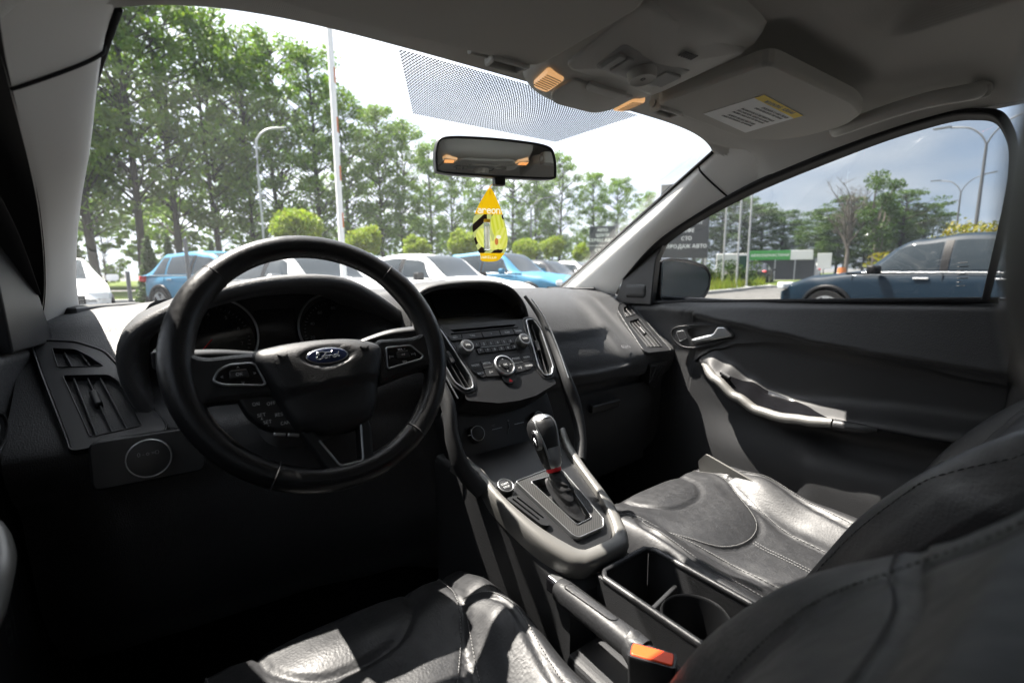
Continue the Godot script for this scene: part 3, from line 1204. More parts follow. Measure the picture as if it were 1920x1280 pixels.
func light_switch(t: Node3D) -> void:
	var f := frame_at(Vector3(-0.580, 0.835, -0.160), Vector3(1, 0, 0.05), Vector3(0, 0.97, -0.2))
	var s := Shape.new()
	s.prism(f, Shape.rounded(V2([[-0.066, -0.034], [0.066, -0.034], [0.066, 0.034], [-0.066, 0.034]]), 0.012), -0.02, 0.012, 0.003)
	wpart(t, "switch_panel", s, mats.plastic)
	s = Shape.new()
	s.lathe(f * Transform3D(Basis(Vector3.RIGHT, PI / 2), Vector3(0, 0, 0.012)), [[0.0, 0.012], [0.0245, 0.012], [0.027, 0.009], [0.027, 0.0]], 40)
	var k := wpart(t, "light_switch_knob", s, mats.plastic)
	s = Shape.new()
	var ring := PackedVector3Array()
	for i in 48:
		var a := TAU * i / 48.0
		ring.append(f * Vector3(cos(a) * 0.0258, sin(a) * 0.0258, 0.0225))
	s.tube(ring, 0.0011, 6, true)
	part(k, "chrome_ring", s, mats.satin)
	letters(k, "0 - o =O", f * Transform3D(Basis(), Vector3(0, 0.007, 0.0245)), 0.0052, mats.print_dim, false)


# ------------------------------------------------------------------ radio and heater stack
func stack() -> void:
	var t := thing("radio_stack", "black radio panel with rows of buttons between two upright air vents", "radio", Vector3(0, 0.72, -0.08))
	var f := frame_at(Vector3(0, 0.93, -0.11), Vector3.RIGHT, Vector3(0, 0.76, -0.65))
	var s := Shape.new()
	var face := Shape.rounded(V2([[-0.105, 0.080], [0.105, 0.080], [0.100, 0.045], [0.080, -0.046], [0.084, -0.070], [0.108, -0.072], [0.110, -0.088], [0.045, -0.106], [0.0, -0.109], [-0.045, -0.106], [-0.110, -0.088], [-0.108, -0.072], [-0.084, -0.070], [-0.080, -0.046], [-0.100, 0.045]]), 0.006)
	# the disc slot is cut through the fascia
	holed(t, "fascia", f, face, [V2([[-0.076, 0.0605], [0.070, 0.0605], [0.078, 0.068], [-0.084, 0.068]])], 0.0, 0.05, mats.plastic)
	s = Shape.new()
	s.prism(f, Shape.rounded(V2([[-0.088, 0.0575], [0.080, 0.0575], [0.076, 0.0605], [-0.082, 0.0605]]), 0.001), 0.0, 0.0026, 0.0008)
	wpart(t, "disc_slot_lip", s, mats.plastic_grey)
	# the long row of five keys
	var xs := [-0.0975, -0.066, -0.0185, 0.0262, 0.0620, 0.0870]
	for i in 5:
		s = Shape.new()
		var a: float = xs[i] + 0.0005
		var b: float = xs[i + 1] - 0.0005
		s.prism(f, Shape.rounded(V2([[a + (0.004 if i == 0 else 0.0), 0.0405], [b - (0.003 if i == 4 else 0.0), 0.0405], [b, 0.0545 + i * 0.0002], [a, 0.0545 + i * 0.0002]]), 0.0015), 0.0, 0.0032, 0.0008)
		var k := wpart(t, "button", s, mats.plastic_grey)
		letters(k, ["SEEK", "TUNE", "^", "SCAN", "SOUND"][i], f * Transform3D(Basis(), Vector3((a + b) * 0.5, 0.0475, 0.0034)), 0.0036, mats.print, false)
	# number keys in two rows with a bright line between
	for r in 2:
		for i in 6:
			s = Shape.new()
			var a := -0.0495 + i * 0.0168 + r * 0.003
			var y0 := 0.0195 if r == 0 else 0.0045
			s.prism(f, Shape.rounded(V2([[a + 0.0004, y0], [a + 0.0162, y0], [a + 0.0162, y0 + 0.0115], [a + 0.0004, y0 + 0.0115]]), 0.0014), 0.0, 0.0030, 0.0008)
			var k := wpart(t, "number_button", s, mats.plastic_grey)
			letters(k, ["1", "2", "3", "4", "5", "6", "*", "7", "8", "9", "0", "#"][r * 6 + i], f * Transform3D(Basis(), Vector3(a + 0.0083, y0 + 0.0058, 0.0032)), 0.0048, mats.print, false)
	s = Shape.new()
	s.box(f * Transform3D(Basis(), Vector3(0.001, 0.0178, 0.0028)), Vector3(0.074, 0.0016, 0.002), 0.0005)
	wpart(t, "chrome_bar", s, mats.satin)
	for side in [-1.0, 1.0]:
		s = Shape.new()
		var g := f * Transform3D(Basis(Vector3.RIGHT, PI / 2), Vector3(side * 0.0705, 0.0195, 0))
		s.lathe(g, [[0.0145, 0.0], [0.0142, 0.014], [0.0128, 0.0165], [0.0105, 0.0165]], 36)
		var k := wpart(t, "rotary_knob", s, mats.satin)
		s = Shape.new()
		s.lathe(g, [[0.0105, 0.016], [0.009, 0.0172], [0.0, 0.0172]], 30)
		part(k, "knob_cap", s, mats.plastic)
		letters(k, "VOL" if side < 0 else "TUNE", f * Transform3D(Basis(), Vector3(side * 0.0705, 0.0195, 0.0176)), 0.0042, mats.print, false)
	# lower pad: eight keys round a dial, the hazard key in the tongue below
	var pads := [
		[[[-0.0765, -0.0125], [-0.050, -0.0105], [-0.050, -0.0280], [-0.0765, -0.0285]], "RADIO"],
		[[[-0.049, -0.0105], [-0.022, -0.0085], [-0.026, -0.0280], [-0.049, -0.0280]], "MEDIA"],
		[[[-0.0765, -0.0295], [-0.050, -0.0295], [-0.050, -0.0480], [-0.060, -0.0480]], "BACK"],
		[[[-0.049, -0.0295], [-0.026, -0.0295], [-0.018, -0.0510], [-0.049, -0.0480]], "|<<"],
		[[[0.022, -0.0075], [0.049, -0.0065], [0.049, -0.0280], [0.026, -0.0280]], "PHONE"],
		[[[0.050, -0.0065], [0.0775, -0.0085], [0.0775, -0.0280], [0.050, -0.0280]], "MENU"],
		[[[0.026, -0.0295], [0.049, -0.0295], [0.049, -0.0480], [0.018, -0.0510]], ">>|"],
		[[[0.050, -0.0295], [0.0765, -0.0295], [0.062, -0.0460], [0.050, -0.0480]], "SOUND"],
	]
	for p in pads:
		s = Shape.new()
		var o := V2(p[0])
		s.prism(f, Shape.rounded(o, 0.002), 0.0, 0.0026, 0.0007)
		var k := wpart(t, "button", s, mats.plastic)
		var c := (o[0] + o[1] + o[2] + o[3]) * 0.25
		letters(k, p[1], f * Transform3D(Basis(), Vector3(c.x, c.y, 0.0028)), 0.0042, mats.print, false)
	s = Shape.new()
	s.prism(f, Shape.rounded(V2([[-0.017, -0.0515], [0.017, -0.0515], [0.016, -0.0640], [0.004, -0.0725], [-0.004, -0.0725], [-0.016, -0.0640]]), 0.003), 0.0, 0.0026, 0.0008)
	var hz := wpart(t, "hazard_button", s, mats.plastic, "hazard light key with a red triangle")
	s = Shape.new()
	s.prism(f, V2([[-0.0045, -0.0675], [0.0045, -0.0675], [0.0, -0.0595]]), 0.0026, 0.0031)
	part(hz, "red_triangle", s, mats.red)
	for x in [-0.037, 0.038]:
		s = Shape.new()
		s.box(f * Transform3D(Basis(), Vector3(x, -0.0287, 0.0026)), Vector3(0.022, 0.0013, 0.0016), 0.0005)
		wpart(t, "chrome_bar", s, mats.satin)
	var g := f * Transform3D(Basis(Vector3.RIGHT, PI / 2), Vector3(0, -0.031, 0))
	s = Shape.new()
	s.lathe(g, [[0.0235, 0.0], [0.0235, 0.0065], [0.0220, 0.0085], [0.0200, 0.0085], [0.0190, 0.006]], 48)
	var dial := wpart(t, "menu_dial", s, mats.satin)
	s = Shape.new()
	s.lathe(g, [[0.0192, 0.0], [0.0192, 0.0062], [0.009, 0.0068], [0.0088, 0.0035], [0.0080, 0.0035], [0.0078, 0.0085], [0.0, 0.0088]], 48)
	part(dial, "dial_keys", s, mats.plastic)
	letters(dial, "OK", f * Transform3D(Basis(), Vector3(0, -0.031, 0.0091)), 0.0046, mats.print, false)
	for q in [["^", 0.0, 0.0135], ["v", 0.0, -0.0135], ["<", -0.0135, 0.0], [">", 0.0135, 0.0]]:
		letters(dial, q[0], f * Transform3D(Basis(), Vector3(q[1], -0.031 + q[2], 0.0070)), 0.0046, mats.print, false)
	# small thumb wheel beside the display
	s = Shape.new()
	s.lathe(f * Transform3D(Basis(Vector3.BACK, PI / 2 + 0.3), Vector3(0.106, 0.106, -0.001)), [[0.0, -0.004], [0.012, -0.004], [0.013, 0.0], [0.012, 0.004], [0.0, 0.004]], 30)
	wpart(t, "thumb_wheel", s, mats.rubber)
	# the upright vents at both sides
	for side in [-1.0, 1.0]:
		var o := V2([[0.1085, 0.0765], [0.1300, 0.0765], [0.1380, 0.0444], [0.1215, -0.0500], [0.1065, -0.0690], [0.0860, -0.0680], [0.0815, -0.0466], [0.1010, 0.0477]])
		if side < 0:
			for i in o.size():
				o[i].x = -o[i].x
		o = Shape.rounded(o, 0.007)
		if Geometry2D.is_polygon_clockwise(o):
			o.reverse()
		s = Shape.new()
		s.prism(f, Shape.inset(o, 0.001), -0.045, -0.030)
		var duct := wpart(t, "vent_duct", s, mats.plastic)
		s = Shape.new()
		s.bezel(f, Shape.inset(o, -0.001), 0.0042, -0.028, 0.0042)
		wpart(t, "vent_bezel", s, mats.satin, "silver rim of the upright vent")
		s = Shape.new()
		s.bezel(f, Shape.inset(o, -0.009), 0.009, -0.05, 0.0015)
		wpart(t, "vent_surround", s, mats.plastic)
		for i in 2:
			s = Shape.new()
			var x := 0.1005 + i * 0.0095
			s.box(f * Transform3D(Basis(Vector3.BACK, -side * 0.185), Vector3(side * (x + 0.003), 0.003, -0.012)), Vector3(0.0022, 0.138 - i * 0.004, 0.018), 0.0008)
			part(duct, "vent_slat", s, mats.plastic_grey)
		s = Shape.new()
		s.box(f * Transform3D(Basis(Vector3.BACK, -side * 0.185), Vector3(side * 0.108, 0.006, -0.003)), Vector3(0.010, 0.028, 0.012), 0.003)
		part(duct, "vent_tab", s, mats.plastic_grey)
		var wing_r := PackedFloat32Array()
		for i in 49:
			wing_r.append(lerpf(0.003, 0.0125, ss(0.0, 26.0, i)))
		# the dark wing that runs down past the heater to the console
		s = Shape.new()
		s.tube(curve(V3([[side * 0.128, 1.040, -0.185], [side * 0.150, 0.985, -0.150], [side * 0.152, 0.92, -0.105], [side * 0.145, 0.86, -0.060], [side * 0.150, 0.80, -0.035], [side * 0.142, 0.75, -0.012], [side * 0.118, 0.712, 0.012]]), 8), wing_r, 12, false, 1.3)
		wpart(t, "side_wing", s, mats.dash_low)
		s = Shape.new()
		s.tube(curve(V3([[side * 0.133, 1.034, -0.166], [side * 0.147, 0.985, -0.130], [side * 0.145, 0.93, -0.088], [side * 0.134, 0.873, -0.042]]), 8), 0.0016, 6)
		wpart(t, "edge_line", s, mats.satin)
	# heater panel below
	var h := frame_at(Vector3(0, 0.78, -0.08), Vector3.RIGHT, Vector3(0, 0.9, -0.44))
	s = Shape.new()
	s.prism(h, Shape.rounded(V2([[-0.128, 0.062], [0.128, 0.062], [0.130, 0.01], [0.118, -0.05], [-0.118, -0.05], [-0.130, 0.01]]), 0.012), -0.05, 0.0, 0.003)
	var hp := wpart(t, "heater_panel", s, mats.plastic)
	for side in [-1.0, 1.0]:
		s = Shape.new()
		g = h * Transform3D(Basis(Vector3.RIGHT, PI / 2), Vector3(side * 0.0765, 0.003, 0))
		s.lathe(g, [[0.0165, 0.0], [0.0160, 0.012], [0.0145, 0.014], [0.0, 0.014]], 36)
		var k := part(hp, "heater_knob", s, mats.plastic)
		var ring := PackedVector3Array()
		for i in 40:
			var a := TAU * i / 40.0
			ring.append(h * Vector3(side * 0.0765 + cos(a) * 0.0142, 0.003 + sin(a) * 0.0142, 0.0142))
		s = Shape.new()
		s.tube(ring, 0.0009, 6, true)
		s.box(h * Transform3D(Basis(), Vector3(side * 0.0765 - 0.0175, 0.003, 0.012)), Vector3(0.007, 0.0018, 0.002), 0.0005)
		part(k, "chrome_ring", s, mats.satin)
	for x in [-0.0235, 0.032]:
		s = Shape.new()
		s.box(h * Transform3D(Basis(), Vector3(x, 0.004, 0.001)), Vector3(0.024, 0.0014, 0.0012), 0.0004)
		part(hp, "chrome_bar", s, mats.satin)
	letters(hp, "A/C", h * Transform3D(Basis(), Vector3(-0.030, 0.012, 0.0012)), 0.004, mats.print_dim, false)
	letters(hp, "PASS AIRBAG", h * Transform3D(Basis(), Vector3(0.012, 0.053, 0.0012)), 0.0046, mats.print, false)
	letters(hp, "SYNC", h * Transform3D(Basis(), Vector3(0.012, -0.040, 0.0012)), 0.0052, mats.print, false, "Droid Serif", 400)
	# seated figure mark between the bars
	s = Shape.new()
	s.tube(PackedVector3Array([h * Vector3(0.006, 0.010, 0.0012), h * Vector3(0.0065, 0.001, 0.0012), h * Vector3(0.001, -0.004, 0.0012), h * Vector3(-0.001, -0.011, 0.0012)]), 0.0009, 5)
	s.lathe(h * Transform3D(Basis(Vector3.RIGHT, PI / 2), Vector3(0.007, 0.0145, 0.0006)), [[0.0022, 0.0], [0.0022, 0.0008], [0.0, 0.0008]], 14)
	part(hp, "airflow_mark", s, mats.print_dim)
	# the open tray under the heater, closed in by its sides
	s = Shape.new()
	s.prism(frame_at(Vector3(0, 0.70, -0.05), Vector3.RIGHT, Vector3(0, 0.96, 0.28)), Shape.rounded(V2([[-0.115, -0.03], [0.115, -0.03], [0.118, 0.035], [-0.118, 0.035]]), 0.01), -0.03, 0.0)
	wpart(t, "lower_tray", s, mats.plastic)
	s = Shape.new()
	s.box(Transform3D(Basis(Vector3.RIGHT, 0.44), Vector3(-0.01, 0.712, -0.012)), Vector3(0.13, 0.0015, 0.004), 0.0005)
	wpart(t, "tray_lip", s, mats.satin)


# ------------------------------------------------------------------ steering column
func column() -> void:
	var t := thing("steering_column", "black steering column shroud with two stalks behind the wheel", "steering column", Vector3(-0.366, 0.86, -0.15))
	var s := Shape.new()
	var rows := []
	var axis := Vector3(0, sin(deg_to_rad(26.0)), cos(deg_to_rad(26.0)))
	for st in [[-0.33, 0.055, 0.05], [-0.25, 0.070, 0.062], [-0.14, 0.078, 0.066], [-0.075, 0.080, 0.062], [-0.05, 0.072, 0.055], [-0.045, 0.04, 0.03]]:
		var row := PackedVector3Array()
		for i in 32:
			var a := TAU * i / 32.0
			var q := Vector2(signf(cos(a)) * pow(absf(cos(a)), 0.7) * st[1], signf(sin(a)) * pow(absf(sin(a)), 0.7) * st[2] - 0.018)
			row.append(Vector3(-0.366, 0.972, 0) + axis * st[0] + Vector3(q.x, q.y * 0.9, -q.y * 0.44))
		rows.append(row)
	s.loft(rows)
	wpart(t, "shroud", s, mats.dash)
	for side in [-1.0, 1.0]:
		s = Shape.new()
		var y := 0.985 if side < 0 else 0.992
		s.tube(curve(V3([[-0.366 + side * 0.06, 0.975, -0.10], [-0.366 + side * 0.12, y, -0.085], [-0.366 + side * 0.165, y + 0.004, -0.075], [-0.366 + side * 0.195, y + 0.006, -0.07]]), 6), PackedFloat32Array([0.007, 0.008, 0.009, 0.010, 0.011, 0.012, 0.0125, 0.013, 0.0132, 0.0134, 0.0136, 0.0137, 0.0138, 0.0138, 0.0138, 0.0138, 0.0138, 0.013, 0.012]), 12, false, 0.62)
		var k := wpart(t, "stalk", s, mats.plastic)
		s = Shape.new()
		s.box(Transform3D(Basis(Vector3.UP, side * 0.1), Vector3(-0.366 + side * 0.190, y + 0.005, -0.071)), Vector3(0.012, 0.022, 0.030), 0.003)
		part(k, "stalk_end", s, mats.plastic)


# ------------------------------------------------------------------ doors
func sill_y(z: float) -> float:
	return lerpf(0.986, 1.036, clampf((z + 0.42) / 0.91, 0.0, 1.1))


const CREASE := [[-0.42, 0.985], [-0.314, 0.984], [-0.121, 0.970], [0.01, 0.956], [0.123, 0.942], [0.222, 0.929], [0.348, 0.918], [0.53, 0.908]]
const INSERT := [[-0.103, 0.831], [-0.097, 0.851], [-0.048, 0.877], [0.025, 0.901], [0.098, 0.913], [0.175, 0.917], [0.309, 0.908], [0.53, 0.885]]
const ARM := [[-0.12, 0.835], [-0.060, 0.833], [-0.008, 0.806], [0.055, 0.771], [0.112, 0.748], [0.165, 0.744], [0.222, 0.750], [0.28, 0.758], [0.40, 0.768], [0.53, 0.775]]


func door_x(z: float, y: float) -> float:
	var yc := along(CREASE, z)
	var ya := along(ARM, z)
	var ridge := ss(-0.32, -0.05, z)
	var x := 0.708
	if y > yc:
		x = lerpf(0.700, 0.668, ridge) + (y - yc) * 0.30 * ridge
		x += 0.022 * pow(ss(sill_y(z) - 0.022, sill_y(z), y), 2.0)
	else:
		x = lerpf(0.708, 0.690, ridge)
		x -= 0.020 * ridge * bell(yc - y, 0.007)
		x += 0.010 * ss(0.0, 0.05, yc - y)
	# the armrest swells out of the panel towards the rear
	var swell := 0.062 * ss(-0.14, 0.02, z)
	if y > ya:
		x -= swell * bell(y - ya, 0.024)
	else:
		x -= swell * bell(ya - y, 0.020)
		x -= 0.030 * ss(0.72, 0.60, y) * ss(-0.2, 0.1, z)
	return x


func doors() -> void:
	for side in [-1.0, 1.0]:
		var who := "driver's" if side < 0 else "passenger"
		var t := thing("front_door", "black %s door with a silver pull handle and its window" % who, "car door", Vector3(side * 0.72, 0.33, 0.05))
		var rows := []
		var s := Shape.new()
		# upper panel, from the sill down to the leather insert
		for j in 27:
			var row := PackedVector3Array()
			for i in 78:
				var z := lerpf(-0.42, 0.53, i / 77.0)
				var low := along(INSERT, z) if z > -0.10 else lerpf(0.60, 0.86, ss(-0.16, -0.10, z))
				var y := lerpf(low, sill_y(z), pow(j / 26.0, 0.9))
				row.append(Vector3(side * door_x(z, y), y, z))
			rows.append(row)
		s.grid(rows)
		wpart(t, "upper_panel", s, mats.dash)
		# leather insert above the armrest, set 5 mm back behind a rounded edge
		s = Shape.new()
		rows = []
		for j in 20:
			var row := PackedVector3Array()
			for i in 64:
				var z := lerpf(-0.103, 0.53, i / 63.0)
				var k := j / 19.0
				var y := lerpf(along(ARM, z) - 0.005, along(INSERT, z), k)
				row.append(Vector3(side * (door_x(z, y) + 0.006 * ss(1.0, 0.93, k) - 0.001), y, z))
			rows.append(row)
		s.grid(rows)
		wpart(t, "leather_insert", s, mats.leather_matt)
		# lower panel with its bulging pocket
		s = Shape.new()
		rows = []
		for j in 26:
			var row := PackedVector3Array()
			for i in 64:
				var z := lerpf(-0.42, 0.53, i / 63.0)
				var y := lerpf(0.33, along(ARM, z) - 0.004, j / 25.0)
				var x := door_x(z, y)
				var pocket := ss(0.17, 0.24, z) * ss(0.68, 0.655, y + 0.15 * (0.28 - z) * ss(0.28, 0.2, z))
				x -= 0.020 * pocket
				x += 0.028 * bell(Vector2((z - 0.20) / 0.075, (y - 0.712) / 0.020).length(), 1.0)
				row.append(Vector3(side * x, y, z))
			rows.append(row)
		s.grid(rows)
		wpart(t, "lower_panel", s, mats.dash_low)
		# closed outside skin
		s = Shape.new()
		s.box(Transform3D(Basis(), Vector3(side * 0.79, 0.66, 0.055)), Vector3(0.04, 0.70, 0.95))
		wpart(t, "outer_skin", s, mats.paint_dark)
		# silver armrest strip and the piece behind it
		s = Shape.new()
		var path := PackedVector3Array()
		var rad := PackedFloat32Array()
		for i in 33:
			var z := lerpf(-0.066, 0.278, i / 32.0)
			path.append(Vector3(side * (door_x(z, along(ARM, z)) - 0.006), along(ARM, z), z))
			rad.append(0.0125 * (0.35 + 0.65 * ss(0.0, 3.0, i)) * (0.85 + 0.15 * ss(32.0, 29.0, i)))
		s.tube(path, rad, 12)
		wpart(t, "armrest_strip", s, mats.silver_paint, "silver strip along the armrest")
		s = Shape.new()
		path = PackedVector3Array()
		for i in 8:
			var z := lerpf(0.281, 0.36, i / 7.0)
			path.append(Vector3(side * (door_x(z, along(ARM, z)) - 0.003), along(ARM, z) - 0.002, z))
		s.tube(path, PackedFloat32Array([0.0125, 0.0125, 0.012, 0.0115, 0.011, 0.010, 0.008, 0.004]), 12)
		wpart(t, "armrest_end", s, mats.leather)
		# glossy black tray behind the strip with the window switch
		s = Shape.new()
		rows = []
		for j in 5:
			var row := PackedVector3Array()
			for i in 25:
				var z := lerpf(0.0, 0.262, i / 24.0)
				var w := sin(PI * pow(i / 24.0, 0.8)) * 0.030 + 0.004
				var k := j / 4.0
				var y := along(ARM, z) + 0.006 + k * w
				row.append(Vector3(side * (door_x(z, y) - 0.005 + 0.002 * sin(PI * k)), y, z))
			rows.append(row)
		s.grid(rows)
		var tray := wpart(t, "pull_tray", s, mats.gloss)
		s = Shape.new()
		s.box(frame_at(Vector3(side * 0.648, 0.817, 0.012), Vector3(0, -0.45, 1), Vector3(-side, 1.2, 0)), Vector3(0.032, 0.016, 0.007), 0.003)
		part(tray, "window_switch", s, mats.plastic_grey)
		# release handle in its oval recess
		var f := frame_at(Vector3(side * 0.6935, 0.912, -0.088), Vector3(0.10 * side, 0.06, 1.0), Vector3(0, 1, -0.06))
		if f.basis.z.x * side > 0.0:
			f.basis = Basis(-f.basis.x, f.basis.y, -f.basis.z)
		var w := 1.0 if f.basis.x.z > 0.0 else -1.0
		var mir := func(list: Array) -> PackedVector2Array:
			var r := PackedVector2Array()
			for p in list:
				r.append(Vector2((p[0] + 0.088) * w, p[1] - 0.912))
			return r
		var oval: PackedVector2Array = Shape.rounded(mir.call([[-0.190, 0.914], [-0.183, 0.932], [-0.160, 0.941], [-0.094, 0.947], [-0.037, 0.947], [-0.006, 0.935], [0.012, 0.918], [0.007, 0.906], [-0.033, 0.890], [-0.114, 0.868], [-0.151, 0.870], [-0.180, 0.890]]), 0.02)
		if Geometry2D.is_polygon_clockwise(oval):
			oval.reverse()
		s = Shape.new()
		var well: PackedVector2Array = Shape.rounded(mir.call([[-0.134, 0.921], [-0.124, 0.934], [-0.043, 0.941], [0.001, 0.914], [-0.033, 0.900], [-0.110, 0.886]]), 0.008)
		holed(t, "handle_bezel", f, oval, [well], 0.003, 0.006, mats.plastic)
		s.prism(f, well, -0.022, -0.018)
		wpart(t, "handle_well", s, mats.plastic)
		s = Shape.new()
		s.bezel(f, Shape.inset(oval, 0.004), 0.003, 0.0, 0.0055)
		wpart(t, "bezel_rim", s, mats.plastic_grey)
		s = Shape.new()
		s.prism(f, Shape.rounded(mir.call([[-0.118, 0.898], [-0.110, 0.902], [-0.052, 0.918], [-0.039, 0.939], [-0.017, 0.940], [0.004, 0.917], [0.002, 0.911], [-0.104, 0.888]]), 0.006), 0.005, 0.016, 0.005)
		wpart(t, "door_handle", s, mats.satin, "satin silver door release handle")
		s = Shape.new()
		var key: PackedVector2Array = Shape.rounded(mir.call([[-0.168, 0.920], [-0.142, 0.925], [-0.132, 0.902], [-0.156, 0.890]]), 0.006)
		if Geometry2D.is_polygon_clockwise(key):
			key.reverse()
		s.prism(f, Shape.inset(key, 0.002), 0.003, 0.0065, 0.001)
		wpart(t, "lock_switch", s, mats.plastic_grey)
		s = Shape.new()
		s.bezel(f, key, 0.0016, 0.003, 0.0065)
		wpart(t, "lock_switch_rim", s, mats.satin)
		# window frame: black return all round, its seal and the pane
		var line := curve(V3(WINDOW), 8)
		var mid := Vector3(0.66, 1.16, 0.15)
		s = Shape.new()
		rows = [PackedVector3Array(), PackedVector3Array(), PackedVector3Array(), PackedVector3Array(), PackedVector3Array()]
		for p in line:
			var to := (mid - p)
			to.x = 0.0
			to = to.normalized()
			var q := [p - to * 0.004 + Vector3(-0.006, 0, 0), p + to * 0.006 + Vector3(-0.008, 0, 0), p + to * 0.009 + Vector3(0.004, 0, 0), p + to * 0.009 + Vector3(0.024, 0, 0), p + to * 0.013 + Vector3(0.036 if side > 0 else 0.09, 0, 0)]
			for k in 5:
				rows[k].append(Vector3(q[k].x * side, q[k].y, q[k].z))
		s.grid(rows)
		wpart(t, "window_frame", s, mats.rubber)
		s = Shape.new()
		var pane := PackedVector3Array()
		for p in line:
			pane.append(Vector3((p.x + (0.030 if side > 0 else 0.08)) * side, p.y, p.z))
		for z in [0.30, 0.15, 0.0, -0.15, -0.30, -0.40]:
			pane.append(Vector3(0.738 * side, sill_y(z) - 0.03, z))
		s.fan(pane)
		var glass := wpart(t, "window_pane", s, mats.tint)
		if side > 0:
			# small etched maker's marks in the lower rear corner
			s = Shape.new()
			for k in 7:
				var y := 1.062 + k * 0.0075
				s.tube(PackedVector3Array([Vector3(0.7325 - (y - 1.03) * 0.30, y, 0.437), Vector3(0.7325 - (y - 1.03) * 0.30, y + 0.001, 0.437 + [0.012, 0.006, 0.016, 0.016, 0.010, 0.016, 0.014][k])]), 0.0009, 4)
			part(glass, "etched_mark", s, mats.plastic)
		s = Shape.new()
		path = PackedVector3Array()
		for i in 20:
			var z := lerpf(-0.40, 0.50, i / 19.0)
			path.append(Vector3(side * 0.716, sill_y(z) + 0.001, z))
		s.tube(path, 0.007, 6)
		wpart(t, "sill_seal", s, mats.rubber)
		# the black corner piece that carries the mirror
		s = Shape.new()
		s.prism(frame_at(Vector3(side * 0.708, 0, 0), Vector3(0, 0, side), Vector3.UP), V2([[-0.425 * side, 0.985], [-0.275 * side, 0.988], [-0.262 * side, 1.125], [-0.228 * side, 1.19], [-0.39 * side, 1.07]]), -0.012, 0.012, 0.003)
		wpart(t, "mirror_corner", s, mats.plastic)
		# scuffed sill plate beside the seat
		if side > 0:
			var sp := thing("sill_plate", "pale ribbed plate standing between the passenger seat and door", "sill plate", Vector3(0.65, 0.30, 0.06))
			s = Shape.new()
			s.prism(frame_at(Vector3(0.652, 0, 0), Vector3(0, 0, -1), Vector3(-0.15, 1, 0)), Shape.rounded(V2([[-0.002, 0.605], [-0.025, 0.632], [-0.16, 0.598], [-0.16, 0.31], [-0.03, 0.31]]), 0.006), -0.003, 0.003, 0.001)
			wpart(sp, "plate", s, mats.silver_paint)
		if side < 0:
			# the driver's door stands a little open on its front hinges
			var hinge := Vector3(-0.76, 0.33, -0.44)
			t.transform = Transform3D(Basis(Vector3.UP, deg_to_rad(-9.0)), Vector3.ZERO) * Transform3D(Basis(), t.position - hinge)
			t.position += hinge
	door_mirror()


func door_mirror() -> void:
	var t := thing("door_mirror", "black door mirror outside the passenger window", "mirror", Vector3(0.80, 0.99, -0.30))
	var f := frame_at(Vector3(0.862, 1.057, -0.262), Vector3(1, 0, 0.10), Vector3(0, 1, 0))
	var outline := Shape.rounded(V2([[-0.135, -0.062], [-0.135, 0.068], [-0.10, 0.076], [0.0, 0.072], [0.085, 0.050], [0.108, 0.022], [0.104, -0.03], [0.075, -0.062], [0.03, -0.070]]), 0.03, 6)
	var s := Shape.new()
	var rows := []
	for st in [[0.012, 1.0], [0.0, 1.03], [-0.03, 1.04], [-0.07, 0.98], [-0.11, 0.82], [-0.135, 0.55], [-0.145, 0.2]]:
		var row := PackedVector3Array()
		for p in outline:
			row.append(f * Vector3(p.x * st[1], p.y * st[1], st[0]))
		rows.append(row)
	s.grid(rows, true)
	wpart(t, "housing", s, mats.gloss)
	s = Shape.new()
	var o := outline.duplicate()
	if Geometry2D.is_polygon_clockwise(o):
		o.reverse()
	s.bezel(f, o, 0.006, -0.02, 0.012)
	wpart(t, "rim", s, mats.plastic)
	s = Shape.new()
	s.prism(f * Transform3D(Basis(Vector3.UP, -0.22), Vector3(0.0, 0, -0.012)), Shape.inset(o, 0.004), -0.014, -0.002)
	wpart(t, "mirror_glass", s, mats.side_mirror)
	s = Shape.new()
	s.box(Transform3D(Basis(), Vector3(0.735, 1.03, -0.33)), Vector3(0.09, 0.05, 0.08), 0.015)
	wpart(t, "mount", s, mats.plastic)


